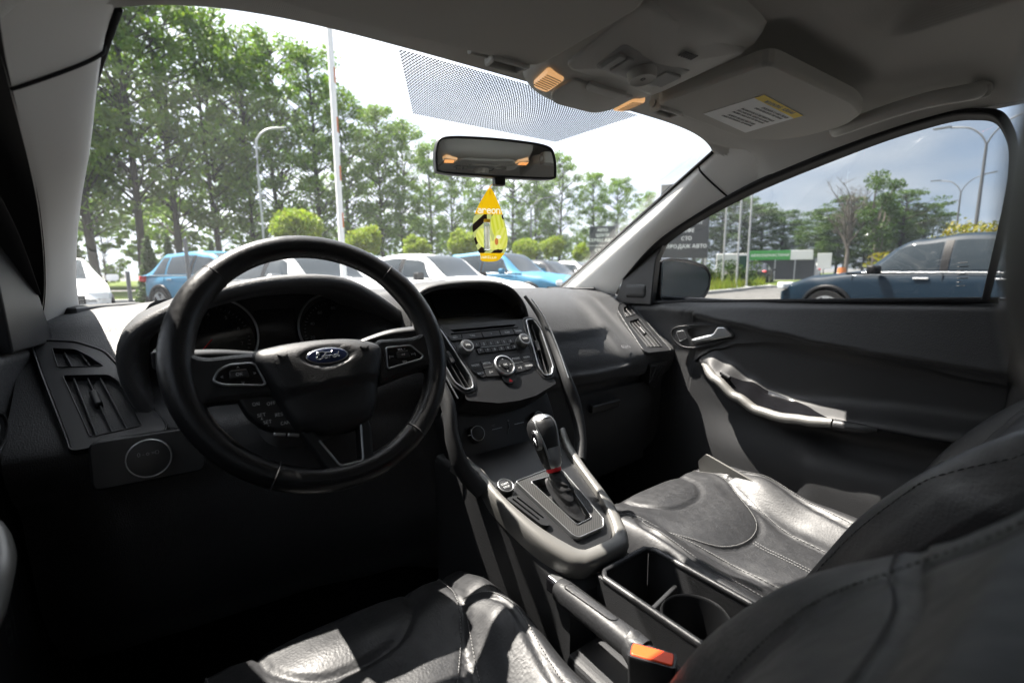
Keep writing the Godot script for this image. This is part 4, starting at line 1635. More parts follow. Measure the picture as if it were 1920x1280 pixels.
# ------------------------------------------------------------------ steering wheel
func steering() -> void:
	var t := thing("steering_wheel", "black leather steering wheel with a blue oval emblem on its hub", "steering wheel", Vector3(-0.366, 0.968, 0.0))
	var tilt := deg_to_rad(26.0)
	var f := Transform3D(Basis(Vector3.RIGHT, Vector3(0, cos(tilt), -sin(tilt)), Vector3(0, sin(tilt), cos(tilt))), Vector3.ZERO)
	var c := Vector2(-0.003, 0.016)
	var big := 0.1705
	var rows := []
	for i in 120:
		var a := TAU * i / 120.0
		var r := 0.0165 + 0.0028 * bell(wrapf(a - 0.15, -PI, PI), 0.5) + 0.0028 * bell(wrapf(a - PI + 0.15, -PI, PI), 0.5) + 0.0015 * bell(wrapf(a - 0.62, -PI, PI), 0.16) + 0.0015 * bell(wrapf(a - PI + 0.62, -PI, PI), 0.16)
		var row := PackedVector3Array()
		for j in 24:
			var b := TAU * j / 24.0
			var rr := big + cos(b) * r
			row.append(f * Vector3(c.x + cos(a) * rr, c.y + sin(a) * rr, sin(b) * r * 1.04))
		rows.append(row)
	var s := Shape.new()
	s.grid(rows, true, true)
	var rim := part(t, "rim", s, mats.wheel_leather)
	# joints between the leather pieces
	for deg in [46.0, 133.5, 241.0, 309.5]:
		var a := deg_to_rad(deg)
		var ring := PackedVector3Array()
		for j in 28:
			var b := TAU * j / 28.0
			var rr := big + cos(b) * 0.0178
			ring.append(f * Vector3(c.x + cos(a) * rr, c.y + sin(a) * rr, sin(b) * 0.0182))
		s = Shape.new()
		s.tube(ring, 0.0007, 5, true)
		part(rim, "leather_joint", s, mats.thread_dark)
	# stitches round the inside of the rim
	s = Shape.new()
	for i in 150:
		var a := TAU * i / 150.0
		if sin(a) < -0.25 and absf(cos(a)) < 0.75:
			continue
		var q := Vector2(cos(a), sin(a))
		var w := Vector2(-q.y, q.x) * 0.0012
		var rr := big - 0.0155
		s.tube(PackedVector3Array([f * Vector3(c.x + q.x * rr - w.x, c.y + q.y * rr - w.y, 0.0058), f * Vector3(c.x + q.x * (rr - 0.002) + w.x, c.y + q.y * (rr - 0.002) + w.y, 0.0012)]), 0.0007, 4)
	var st := part(rim, "stitching", s, mats.thread_dark)
	st.set_meta("kind", "stuff")
	# spokes
	for spoke in [V2([[-0.166, 0.040], [-0.145, 0.026], [-0.112, 0.027], [-0.085, 0.027], [-0.055, -0.05], [-0.079, -0.032], [-0.117, -0.032], [-0.148, -0.030], [-0.166, -0.045]]), V2([[0.163, 0.040], [0.145, 0.030], [0.125, 0.027], [0.072, 0.030], [0.062, -0.040], [0.118, -0.027], [0.145, -0.024], [0.163, -0.035]])]:
		s = Shape.new()
		s.prism(f, Shape.rounded(spoke, 0.012), -0.016, 0.011, 0.006)
		part(t, "spoke", s, mats.plastic)
	s = Shape.new()
	s.prism(f, Shape.rounded(V2([[-0.116, -0.026], [-0.066, -0.030], [-0.040, -0.090], [-0.088, -0.074], [-0.106, -0.054]]), 0.008), -0.014, 0.006, 0.004)
	var low := part(t, "cruise_switch_pad", s, mats.plastic)
	for k in [["ON", -0.0955, -0.0405], ["OFF", -0.0785, -0.0425], ["SET", -0.0915, -0.0555], ["+", -0.0915, -0.0605], ["SET", -0.0860, -0.0655], ["-", -0.0855, -0.0700], ["RES", -0.0715, -0.0585], ["CAN", -0.0655, -0.0705]]:
		letters(low, k[0], f * Transform3D(Basis(), Vector3(k[1], k[2], 0.0068)), 0.0042, mats.print, false)
	for x in [-0.074, -0.058]:
		s = Shape.new()
		s.box(f * Transform3D(Basis(Vector3.BACK, -0.25), Vector3(x, -0.0835 + (x + 0.074) * -0.25, 0.004)), Vector3(0.014, 0.004, 0.004), 0.001)
		part(low, "switch_foot", s, mats.satin)
	# thumb pads with bright rims
	var pads := [
		[[[-0.1400, -0.0059], [-0.1330, 0.0075], [-0.1190, 0.0140], [-0.0940, 0.0130], [-0.0885, 0.0092], [-0.0805, -0.0180], [-0.0860, -0.0205], [-0.130, -0.0130]], Vector2(-0.110, -0.001)],
		[[[0.0835, 0.0150], [0.125, 0.0145], [0.1425, -0.0055], [0.1370, -0.0115], [0.0820, -0.0200], [0.0790, -0.0160]], Vector2(0.108, 0.000)],
	]
	for n in 2:
		var o := Shape.rounded(V2(pads[n][0]), 0.005)
		if Geometry2D.is_polygon_clockwise(o):
			o.reverse()
		s = Shape.new()
		s.prism(f, Shape.inset(o, 0.002), 0.010, 0.0132, 0.001)
		var pad := part(t, "thumb_pad", s, mats.gloss)
		s = Shape.new()
		s.bezel(f, o, 0.0026, 0.010, 0.0145)
		part(pad, "bright_rim", s, mats.satin)
		var m: Vector2 = pads[n][1]
		s = Shape.new()
		s.prism(f, Shape.rounded(V2([[m.x - 0.011, m.y - 0.0055], [m.x + 0.011, m.y - 0.0055], [m.x + 0.009, m.y + 0.0052], [m.x - 0.010, m.y + 0.0052]]), 0.002), 0.0130, 0.0156, 0.001)
		part(pad, "ok_button", s, mats.plastic)
		s = Shape.new()
		s.box(f * Transform3D(Basis(), Vector3(m.x, m.y + 0.0048, 0.0157)), Vector3(0.017, 0.0009, 0.0007))
		part(pad, "button_line", s, mats.satin)
		letters(pad, "OK" if n == 0 else "<<", f * Transform3D(Basis(), Vector3(m.x, m.y - 0.0005, 0.0160)), 0.0040, mats.print, false)
		for q in [["^", 0.0, 0.0085], ["v", 0.003, -0.0115], ["<", -0.0185, -0.001], [">", 0.0175, -0.001]]:
			var word: String = q[0]
			if n == 1:
				word = {"^": "VOL +", "v": "VOL -", "<": "|<<", ">": ">>|"}[q[0]]
			letters(pad, word, f * Transform3D(Basis(), Vector3(m.x + q[1], m.y + q[2], 0.0136)), 0.0034 if n == 1 else 0.0042, mats.print, false)
	# hub cushion
	var o := curve2(V2([[-0.0935, 0.022], [-0.066, 0.0335], [-0.010, 0.0375], [0.040, 0.0340], [0.0725, 0.022], [0.0775, 0.006], [0.0665, -0.030], [0.0535, -0.074], [0.0330, -0.0935], [-0.004, -0.0970], [-0.0485, -0.0870], [-0.0625, -0.0720], [-0.079, -0.023]]), 6)
	var mid := Vector2(-0.006, -0.022)
	rows = []
	for j in 17:
		var k := j / 16.0
		var row := PackedVector3Array()
		for p in o:
			var q := mid + (p - mid) * k
			var z := 0.010 + 0.022 * pow(maxf(0.0, 1.0 - pow(k, 5.0)), 0.5)
			z -= 0.007 * ss(-0.030, -0.037, q.y - 0.06 * q.x)
			z -= 0.006 * ss(0.010, 0.037, q.y)
			# the dish round the emblem
			var e := Vector2((q.x + 0.0045) / 0.037, (q.y - 0.0062) / 0.0165).length()
			z -= 0.0035 * ss(1.0, 0.8, e)
			row.append(f * Vector3(q.x, q.y, z))
		rows.append(row)
	var side := PackedVector3Array()
	for p in o:
		side.append(f * Vector3(p.x, p.y, -0.012))
	rows.append(side)
	s = Shape.new()
	s.grid(rows, true)
	var hub := part(t, "airbag_cover", s, mats.airbag)
	letters(hub, "AIRBAG", f * Transform3D(Basis(), Vector3(-0.004, -0.074, 0.0232)), 0.0055, mats.plastic_grey, false, "Droid Sans", 700)
	for q in [[-0.060, 0.012], [0.047, 0.012]]:
		s = Shape.new()
		s.prism(f, V2([[q[0] - 0.0065, q[1] + 0.002], [q[0] + 0.001, q[1] - 0.001], [q[0] + 0.006, q[1] + 0.002], [q[0] + 0.0055, q[1] - 0.0015], [q[0] + 0.001, q[1] - 0.004], [q[0] - 0.003, q[1] - 0.002]]), 0.026, 0.0322)
		part(hub, "horn_mark", s, mats.plastic)
	# emblem
	var e := f * Transform3D(Basis(), Vector3(-0.0045, 0.0062, 0.0262))
	s = Shape.new()
	s.prism(e, ellipse(Vector2.ZERO, 0.0280, 0.0118, 48), -0.004, 0.0034, 0.001)
	var badge := part(t, "emblem", s, mats.chrome, "blue oval maker's emblem with silver script")
	s = Shape.new()
	s.prism(e, ellipse(Vector2.ZERO, 0.0258, 0.0100, 48), 0.0030, 0.0042, 0.0006)
	part(badge, "blue_field", s, mats.emblem_blue)
	var k := 6.0e-5
	var pen := Transform3D(Basis(Vector3.BACK, -0.055), Vector3.ZERO)
	var strokes := [
		[[1010, 335], [985, 358], [930, 372], [860, 368], [780, 358], [710, 364], [662, 392], [650, 424], [674, 440], [706, 424], [724, 398]],
		[[868, 388], [838, 408], [806, 462], [776, 508], [734, 540], [684, 546], [645, 526], [640, 494], [672, 480]],
		[[752, 474], [800, 462], [838, 452]],
		[[862, 452], [826, 470], [812, 506], [834, 528], [868, 516], [884, 480], [866, 454], [910, 462]],
		[[914, 452], [922, 486], [912, 524]],
		[[916, 490], [944, 458], [974, 450], [986, 466]],
		[[1092, 440], [1048, 438], [1014, 466], [1010, 500], [1038, 510], [1076, 486], [1096, 440]],
		[[1146, 362], [1120, 420], [1106, 476], [1122, 496], [1162, 470]],
	]
	s = Shape.new()
	for line in strokes:
		var path := PackedVector3Array()
		for p in line:
			path.append(Vector3((p[0] - 893) * k, -(p[1] - 452) * k * 0.92, 0.0))
		var sm := PackedVector3Array()
		for p in curve(path, 4):
			sm.append(e * (pen * p) + f.basis.z * 0.0046)
		s.tube(sm, 0.00092, 5)
	part(badge, "script_lettering", s, mats.chrome)
	# lower spoke: a black fork with a bright inner edge
	var outer := V2([[-0.050, -0.086], [-0.034, -0.1223], [-0.021, -0.1475], [-0.0106, -0.1545], [0.0242, -0.1560], [0.0345, -0.1500], [0.0410, -0.0979], [0.0385, -0.080], [0.0260, -0.084], [0.0245, -0.0950], [0.0185, -0.1380], [-0.0085, -0.1380], [-0.0270, -0.1035], [-0.0340, -0.088]])
	s = Shape.new()
	s.prism(f, Shape.rounded(outer, 0.003), -0.012, 0.010, 0.003)
	var fork := part(t, "lower_spoke", s, mats.plastic)
	s = Shape.new()
	var edge := PackedVector3Array()
	for p in Shape.rounded(V2([[-0.0300, -0.100], [-0.0290, -0.1035], [-0.0098, -0.1405], [0.0208, -0.1410], [0.0268, -0.0950], [0.0265, -0.088]]), 0.005):
		edge.append(f * Vector3(p.x, p.y, 0.0098))
	edge = edge.slice(5, edge.size() - 5)
	s.tube(edge, 0.0016, 6)
	part(fork, "bright_edge", s, mats.satin)


# ------------------------------------------------------------------ centre console
func centre_console() -> void:
	var t := thing("centre_console", "black centre console with a silver surround between the front seats", "console", Vector3(0.0, 0.30, 0.25))
	var f := frame_at(Vector3(0, 0.672, 0.12), Vector3.RIGHT, Vector3(0, 0.476, -1.0))
	# body down to the floor
	var s := Shape.new()
	var rows := []
	for st in [[-0.14, 0.135, 0.735], [-0.06, 0.130, 0.735], [0.0, 0.124, 0.712], [0.06, 0.110, 0.682], [0.12, 0.095, 0.645], [0.165, 0.082, 0.618], [0.198, 0.080, 0.596]]:
		var row := PackedVector3Array()
		for p in Shape.rounded(V2([[-st[1], 0.29], [st[1], 0.29], [st[1], st[2]], [-st[1], st[2]]]), 0.015):
			row.append(Vector3(p.x, p.y, st[0]))
		rows.append(row)
	s.loft(rows)
	wpart(t, "body", s, mats.dash_low)
	# deck inside the surround
	var inner := [[-0.118, 0.195], [-0.100, 0.145], [-0.098, 0.088], [-0.076, 0.015], [-0.046, -0.040], [-0.030, -0.056], [-0.012, -0.0595], [0.034, -0.0595], [0.050, -0.050], [0.064, -0.025], [0.078, 0.015], [0.088, 0.088], [0.098, 0.145], [0.118, 0.195]]
	var outer := [[-0.140, 0.195], [-0.122, 0.145], [-0.117, 0.085], [-0.097, -0.006], [-0.072, -0.060], [-0.052, -0.080], [-0.026, -0.088], [0.046, -0.088], [0.066, -0.078], [0.080, -0.052], [0.097, -0.002], [0.107, 0.085], [0.120, 0.145], [0.140, 0.195]]
	var slot := Shape.rounded(V2([[-0.0300, 0.0946], [0.0400, 0.0907], [0.0292, -0.0144], [-0.0081, -0.0161]]), 0.005)
	if Geometry2D.is_polygon_clockwise(slot):
		slot.reverse()
	holed(t, "deck", f, V2(inner), [slot], -0.004, 0.026, mats.plastic)
	# silver U-shaped surround
	var a := curve2(V2(inner), 5, false)
	var b := curve2(V2(outer), 5, false)
	rows = []
	for st in [[0.0, -0.014], [0.02, 0.002], [0.12, 0.006], [0.5, 0.008], [0.8, 0.005], [0.96, -0.003], [1.0, -0.014], [1.0, -0.030]]:
		var row := PackedVector3Array()
		for i in a.size():
			var p := a[i].lerp(b[i], st[0])
			row.append(f * Vector3(p.x, p.y, st[1]))
		rows.append(row)
	s = Shape.new()
	s.grid(rows)
	wpart(t, "silver_surround", s, mats.silver_paint, "silver U-shaped surround of the gear selector")
	# selector plate with its woven-look face, bright rim and open slot
	var twill := Image.create(32, 32, false, Image.FORMAT_RGBA8)
	for y in 32:
		for x in 32:
			var k := (x + y) % 16
			var v := 0.14 if k < 7 else 0.24
			v += 0.05 * float((x * 7 + y * 3) % 5) / 5.0
			twill.set_pixel(x, y, Color(v, v, v))
	var m := mat("carbon", Color.WHITE, 0.32)
	m.albedo_texture = ImageTexture.create_from_image(twill)
	m.uv1_triplanar = true
	m.uv1_scale = Vector3(105, 105, 105)
	var plate := Shape.rounded(V2([[-0.058, 0.106], [0.028, 0.110], [0.051, 0.095], [0.0495, -0.0246], [0.037, -0.0387], [-0.021, -0.0382], [-0.029, -0.031]]), 0.005)
	if Geometry2D.is_polygon_clockwise(plate):
		plate.reverse()
	holed(t, "selector_plate", f, Shape.inset(plate, 0.001), [slot], 0.0032, 0.007, m, true, "dark plate with a diagonal weave")
	s = Shape.new()
	s.bezel(f, plate, 0.0022, -0.004, 0.0046)
	wpart(t, "plate_rim", s, mats.satin)
	s = Shape.new()
	s.bezel(f, Shape.inset(slot, -0.0006), 0.0014, -0.02, 0.0050)
	wpart(t, "slot_rim", s, mats.satin)
	# start button
	var g := f * Transform3D(Basis(Vector3.RIGHT, PI / 2), Vector3(-0.084, 0.100, -0.004))
	s = Shape.new()
	s.lathe(g, [[0.0160, 0.0], [0.0155, 0.011], [0.0138, 0.013], [0.0, 0.0125]], 36)
	var sb := wpart(t, "start_button", s, mats.plastic)
	var ring := PackedVector3Array()
	for i in 40:
		var q := TAU * i / 40.0
		ring.append(f * Vector3(-0.084 + cos(q) * 0.0142, 0.100 + sin(q) * 0.0142, 0.0092))
	s = Shape.new()
	s.tube(ring, 0.0011, 6, true)
	part(sb, "chrome_ring", s, mats.satin)
	letters(sb, "START\nSTOP", f * Transform3D(Basis(), Vector3(-0.084, 0.100, 0.0093)), 0.0040, mats.print, false)
	# coin and card slots
	var cuts := []
	for i in 2:
		var c := Vector2(-0.0755 + i * 0.0095, 0.046)
		var o := PackedVector2Array()
		for p in V2([[-0.0017, -0.029], [0.0017, -0.029], [0.0017, 0.029], [-0.0017, 0.029]]):
			o.append(c + p.rotated(0.34))
		cuts.append(o)
	holed(t, "card_holder", f, Shape.rounded(V2([[-0.0955, 0.079], [-0.0665, 0.076], [-0.0490, 0.008], [-0.0560, 0.002], [-0.0680, 0.008]]), 0.006), cuts, 0.004, 0.0075, mats.plastic)
	# cup holder bin: four walls and a floor round an opening
	var x0 := -0.022
	var x1 := 0.098
	var z0 := 0.205
	var z1 := 0.60
	s = Shape.new()
	s.box(Transform3D(Basis(), Vector3(x0 - 0.003, 0.46, (z0 + z1) * 0.5)), Vector3(0.006, 0.32, z1 - z0), 0.002)
	s.box(Transform3D(Basis(), Vector3(x1 + 0.006, 0.46, (z0 + z1) * 0.5)), Vector3(0.012, 0.32, z1 - z0), 0.002)
	s.box(Transform3D(Basis(), Vector3((x0 + x1) * 0.5, 0.46, z0 - 0.004)), Vector3(x1 - x0, 0.32, 0.008), 0.002)
	s.box(Transform3D(Basis(), Vector3((x0 + x1) * 0.5, 0.49, z1 - 0.06)), Vector3(x1 - x0, 0.28, 0.12), 0.01)
	s.box(Transform3D(Basis(), Vector3((x0 + x1) * 0.5, 0.49, (z0 + z1) * 0.5)), Vector3(x1 - x0, 0.01, z1 - z0))
	wpart(t, "bin_wall", s, mats.dash_low)
	s = Shape.new()
	s.tube(PackedVector3Array([Vector3(x0 - 0.002, 0.620, z1), Vector3(x0 - 0.002, 0.620, z0 + 0.012), Vector3(x0 + 0.010, 0.621, z0 - 0.002), Vector3(x1 - 0.010, 0.621, z0 - 0.002), Vector3(x1 + 0.004, 0.620, z0 + 0.012), Vector3(x1 + 0.004, 0.620, z1)]), 0.0055, 10)
	wpart(t, "bin_rim", s, mats.plastic_grey)
	for z in [0.335, 0.43]:
		s = Shape.new()
		s.lathe(Transform3D(Basis(), Vector3(0.040, 0.50, z)), [[0.041, 0.0], [0.043, 0.098], [0.047, 0.102], [0.050, 0.098], [0.048, 0.0]], 36)
		wpart(t, "cup_ring", s, mats.plastic)
	s = Shape.new()
	s.box(Transform3D(Basis(Vector3.UP, 0.15), Vector3(0.040, 0.545, 0.275)), Vector3(0.10, 0.09, 0.006), 0.002)
	wpart(t, "bin_divider", s, mats.plastic_grey)
	# trim panel at the handbrake's side
	s = Shape.new()
	s.box(Transform3D(Basis(), Vector3(-0.068, 0.41, 0.42)), Vector3(0.075, 0.24, 0.40), 0.012)
	wpart(t, "handbrake_base", s, mats.dash_low)
	gear_lever(f)
	handbrake()
	buckle()


func gear_lever(f: Transform3D) -> void:
	var t := thing("gear_lever", "black and silver automatic gear knob on a leather gaiter", "gear lever", Vector3(0.0, 0.672, 0.12))
	# gaiter, creased, from the slot up to the knob
	var foot := f * Vector3(0.009, 0.040, 0.003)
	var neck := Vector3(0.0, 0.742, 0.066)
	var rows := []
	for j in 25:
		var k := j / 24.0
		var c := foot.lerp(neck, pow(k, 0.9)) + Vector3(0, 0.006, 0.004) * sin(PI * k)
		var rx := lerpf(0.0215, 0.0120, pow(k, 0.6))
		var ry := lerpf(0.0530, 0.0120, pow(k, 0.55))
		var row := PackedVector3Array()
		for i in 40:
			var a := TAU * i / 40.0
			var crease := 1.0 + 0.10 * sin(a * 3.0 + k * 9.0) * sin(PI * k) + 0.05 * sin(k * 34.0 + 2.0 * sin(a)) * sin(PI * k)
			row.append(c + f.basis.x * cos(a) * rx * crease + f.basis.y.lerp(Vector3(0, 0.3, -1), k).normalized() * sin(a) * ry * crease)
		rows.append(row)
	var s := Shape.new()
	s.grid(rows, true)
	wpart(t, "gaiter", s, mats.leather)
	s = Shape.new()
	var seam := PackedVector3Array()
	for j in 25:
		seam.append(rows[j][33] + Vector3(0.0005, 0.001, 0.001))
	s.tube(seam, 0.0008, 5)
	wpart(t, "gaiter_seam", s, mats.thread_dark)
	# knob: an upright handle that leans forward
	var axis := Vector3(0.0, 0.088, -0.040).normalized()
	var g := frame_at(Vector3(0, 0.744, 0.064), Vector3.RIGHT, axis)   # y up the handle, z to the rear
	var shape := [[0.0, 0.0125, 0.0125, 0.0], [0.006, 0.0160, 0.0165, 0.0], [0.018, 0.0175, 0.0190, -0.001], [0.036, 0.0195, 0.0225, -0.002], [0.054, 0.0225, 0.0265, -0.003], [0.068, 0.0245, 0.0290, -0.004], [0.080, 0.0240, 0.0285, -0.004], [0.089, 0.0205, 0.0240, -0.004], [0.095, 0.0135, 0.0160, -0.004], [0.0975, 0.003, 0.004, -0.004]]
	rows = []
	for st in shape:
		var row := PackedVector3Array()
		for i in 36:
			var a := TAU * i / 36.0
			row.append(g * Vector3(signf(cos(a)) * pow(absf(cos(a)), 0.85) * st[1], st[0], sin(a) * st[2] + st[3]))
		rows.append(row)
	s = Shape.new()
	s.grid(rows, true)
	wpart(t, "knob", s, mats.plastic)
	# silver shield wrapping the rear face and the silver cap on top
	s = Shape.new()
	rows = []
	for j in 9:
		var st: Array = shape[j] if j > 0 else shape[0]
		var row := PackedVector3Array()
		var half := 0.9 if j < 3 else lerpf(0.62, 0.16, (j - 3) / 5.0)
		for i in 15:
			var a := PI * 0.5 + lerpf(-half, half, i / 14.0)
			var grow := 0.0012
			row.append(g * Vector3(signf(cos(a)) * pow(absf(cos(a)), 0.85) * (st[1] + grow), st[0], sin(a) * (st[2] + grow) + st[3]))
		if j < 4:
			rows.append(row)
	s.grid(rows)
	wpart(t, "lower_shield", s, mats.satin)
	for side in [-1.0, 1.0]:
		s = Shape.new()
		var strip := PackedVector3Array()
		for j in range(2, 9):
			var st: Array = shape[j]
			var a: float = PI * 0.5 + side * lerpf(0.75, 1.15, (j - 2) / 6.0)
			strip.append(g * Vector3(signf(cos(a)) * pow(absf(cos(a)), 0.85) * (st[1] + 0.0006), st[0], sin(a) * (st[2] + 0.0006) + st[3]))
		s.tube(curve(strip, 4), 0.0022, 8)
		wpart(t, "silver_strip", s, mats.satin)
	s = Shape.new()
	rows = []
	for j in 5:
		var row := PackedVector3Array()
		var st: Array = [[0.0862, 0.0224, 0.0262], [0.0903, 0.0198, 0.0230], [0.0945, 0.0150, 0.0178], [0.0975, 0.0080, 0.0100], [0.0990, 0.0008, 0.001]][j]
		for i in 30:
			var a := TAU * i / 30.0
			row.append(g * Vector3(cos(a) * st[1] * 0.88, st[0] + 0.0012 + 0.0030 * sin(a) * (1.0 - j / 4.0), sin(a) * st[2] * 0.95 - 0.004))
		rows.append(row)
	s.grid(rows, true)
	wpart(t, "silver_cap", s, mats.satin)
	# release button in the driver's side
	var h := frame_at(g * Vector3(-0.0225, 0.055, 0.003), Vector3(-0.15, 0.25, 1.0), axis)
	if h.basis.z.x > 0.0:
		h.basis = Basis(-h.basis.x, h.basis.y, -h.basis.z)
	s = Shape.new()
	s.prism(h, ellipse(Vector2.ZERO, 0.0115, 0.0185, 32, 0.25), -0.004, 0.0028, 0.001)
	var bt := wpart(t, "button_plate", s, mats.satin)
	s = Shape.new()
	s.prism(h, ellipse(Vector2.ZERO, 0.0088, 0.0150, 32, 0.25), 0.0028, 0.0038, 0.0006)
	part(bt, "release_button", s, mats.gloss)
	s = Shape.new()
	s.tube(PackedVector3Array([h * Vector3(-0.005, -0.006, 0.0042), h * Vector3(0.0, 0.004, 0.0042), h * Vector3(0.005, -0.008, 0.0042)]), 0.0011, 6)
	part(bt, "button_mark", s, mats.satin)
	s = Shape.new()
	s.lathe(Transform3D(Basis(Vector3.RIGHT, -0.42), Vector3(0, 0.738, 0.0675)), [[0.0132, 0.0], [0.0140, 0.002], [0.0140, 0.005], [0.0132, 0.007]], 30)
	wpart(t, "red_collar", s, mats.red)


func handbrake() -> void:
	var t := thing("handbrake", "black leather handbrake lever with a silver end button", "handbrake", Vector3(-0.075, 0.57, 0.25))
	var a := Vector3(-0.082, 0.603, 0.172)
	var b := Vector3(-0.088, 0.612, 0.345)
	var rows := []
	for st in [[0.0, 0.011, 0.013], [0.02, 0.0150, 0.0170], [0.10, 0.0165, 0.0185], [0.30, 0.0165, 0.0185], [0.55, 0.0160, 0.0180], [0.78, 0.0165, 0.0175], [1.0, 0.0165, 0.0175]]:
		var row := PackedVector3Array()
		for i in 28:
			var q := TAU * i / 28.0
			row.append(a.lerp(b, st[0]) + Vector3(signf(cos(q)) * pow(absf(cos(q)), 0.8) * st[1], signf(sin(q)) * pow(absf(sin(q)), 0.8) * st[2], 0))
		rows.append(row)
	var s := Shape.new()
	s.loft(rows)
	wpart(t, "grip", s, mats.leather)
	s = Shape.new()
	s.box(Transform3D(Basis(Vector3.RIGHT, -0.05), a + Vector3(-0.001, 0.002, -0.006)), Vector3(0.019, 0.023, 0.020), 0.004)
	var e := wpart(t, "end_cap", s, mats.gloss)
	s = Shape.new()
	s.box(Transform3D(Basis(), a + Vector3(0.001, 0.0125, -0.006)), Vector3(0.016, 0.006, 0.019), 0.002)
	part(e, "silver_button", s, mats.satin)
	s = Shape.new()
	s.bezel(frame_at(Vector3(-0.0845, 0.6243, 0.245), Vector3(0, 0.05, 1), Vector3(-1, 0, 0)), Shape.rounded(V2([[-0.050, -0.008], [0.045, -0.008], [0.052, 0.0], [0.045, 0.008], [-0.050, 0.008]]), 0.005), 0.0012, -0.001, 0.0014)
	wpart(t, "grip_panel_edge", s, mats.plastic)
	# stitched gaiter at its root
	rows = []
	for st in [[0.0, 0.0185, 0.0200], [0.1, 0.0205, 0.0215], [0.2, 0.0195, 0.0210], [0.5, 0.022, 0.026], [1.0, 0.030, 0.045]]:
		var row := PackedVector3Array()
		for i in 28:
			var q := TAU * i / 28.0
			row.append(Vector3(-0.087, 0.611 - 0.03 * st[0], 0.322 + 0.085 * st[0]) + Vector3(cos(q) * st[1], sin(q) * st[2] * (1.0 + 0.05 * sin(q * 5.0)), 0))
		rows.append(row)
	s = Shape.new()
	s.loft(rows)
	wpart(t, "gaiter", s, mats.leather)


func buckle() -> void:
	var t := thing("seat_belt_buckle", "black seat belt buckle with an orange-red release button", "belt buckle", Vector3(-0.115, 0.50, 0.40))
	var f := frame_at(Vector3(-0.108, 0.590, 0.372), Vector3(0.52, 0.02, 0.85), Vector3(-0.08, 1.0, -0.25))
	var s := Shape.new()
	var rows := []
	for st in [[-0.10, 0.012, 0.008], [-0.06, 0.021, 0.011], [0.0, 0.026, 0.0125], [0.045, 0.028, 0.0135], [0.049, 0.0275, 0.013]]:
		var row := PackedVector3Array()
		for p in Shape.rounded(V2([[-st[1], -st[2]], [st[1], -st[2]], [st[1], st[2]], [-st[1], st[2]]]), 0.004):
			row.append(f * Vector3(p.x, st[0], p.y))
		rows.append(row)
	s.loft(rows)
	wpart(t, "casing", s, mats.plastic)
	s = Shape.new()
	s.prism(f * Transform3D(Basis(Vector3.RIGHT, -PI / 2), Vector3(0, 0.0485, 0)), Shape.rounded(V2([[-0.0245, -0.0102], [0.0245, -0.0102], [0.0245, 0.0102], [-0.0245, 0.0102]]), 0.004), 0.0, 0.0022, 0.001)
	wpart(t, "release_button", s, mats.buckle_red, "orange-red release button")
	s = Shape.new()
	s.tube(PackedVector3Array([f * Vector3(0, -0.09, 0), f * Vector3(0.0, -0.16, 0.01), f * Vector3(0.0, -0.24, 0.03)]), 0.008, 8)
	wpart(t, "stalk", s, mats.plastic)


# ------------------------------------------------------------------ front seats (shapes are built about x = 0)
func near_line(p: Vector2, lines: Array) -> float:
	var best := 9.0
	for l in lines:
		var pts: PackedVector2Array = l
		for i in pts.size() - 1:
			var a := pts[i]
			var ab := pts[i + 1] - a
			var k := clampf((p - a).dot(ab) / ab.length_squared(), 0.0, 1.0)
			best = minf(best, p.distance_squared_to(a + ab * k))
	return sqrt(best)


func cushion_y(x: float, z: float) -> float:
	var s := absf(x) / 0.255
	var y := along([[-0.06, 0.50], [-0.035, 0.545], [0.0, 0.568], [0.06, 0.574], [0.14, 0.562], [0.28, 0.536], [0.55, 0.520]], z)
	y += 0.042 * ss(0.48, 0.80, s) * ss(-0.02, 0.17, z)
	y -= 0.085 * pow(maxf(0.0, s - 0.80) / 0.20, 2.2)
	return y


func back_z(x: float, y: float) -> float:
	var s := absf(x) / 0.25
	var z := 0.478 + 0.47 * (y - 0.66) + 0.035 * ss(0.84, 1.0, y)
	z -= 0.052 * ss(0.45, 0.82, s) * ss(1.0, 0.74, y)
	z += 0.07 * pow(maxf(0.0, s - 0.84) / 0.16, 2.0) * ss(1.0, 0.9, y)
	return z


func back_half(y: float) -> float:
	return along([[0.52, 0.235], [0.70, 0.252], [0.84, 0.250], [0.92, 0.225], [0.97, 0.185], [1.00, 0.145], [1.02, 0.11]], y)


func seam_tube(s: Shape, pts: PackedVector3Array, r := 0.0007) -> void:
	# a dashed line of stitches along a path
	var k := 0
	while k < pts.size() - 1:
		s.tube(PackedVector3Array([pts[k], pts[k].lerp(pts[k + 1], 0.62)]), r, 5)
		k += 1


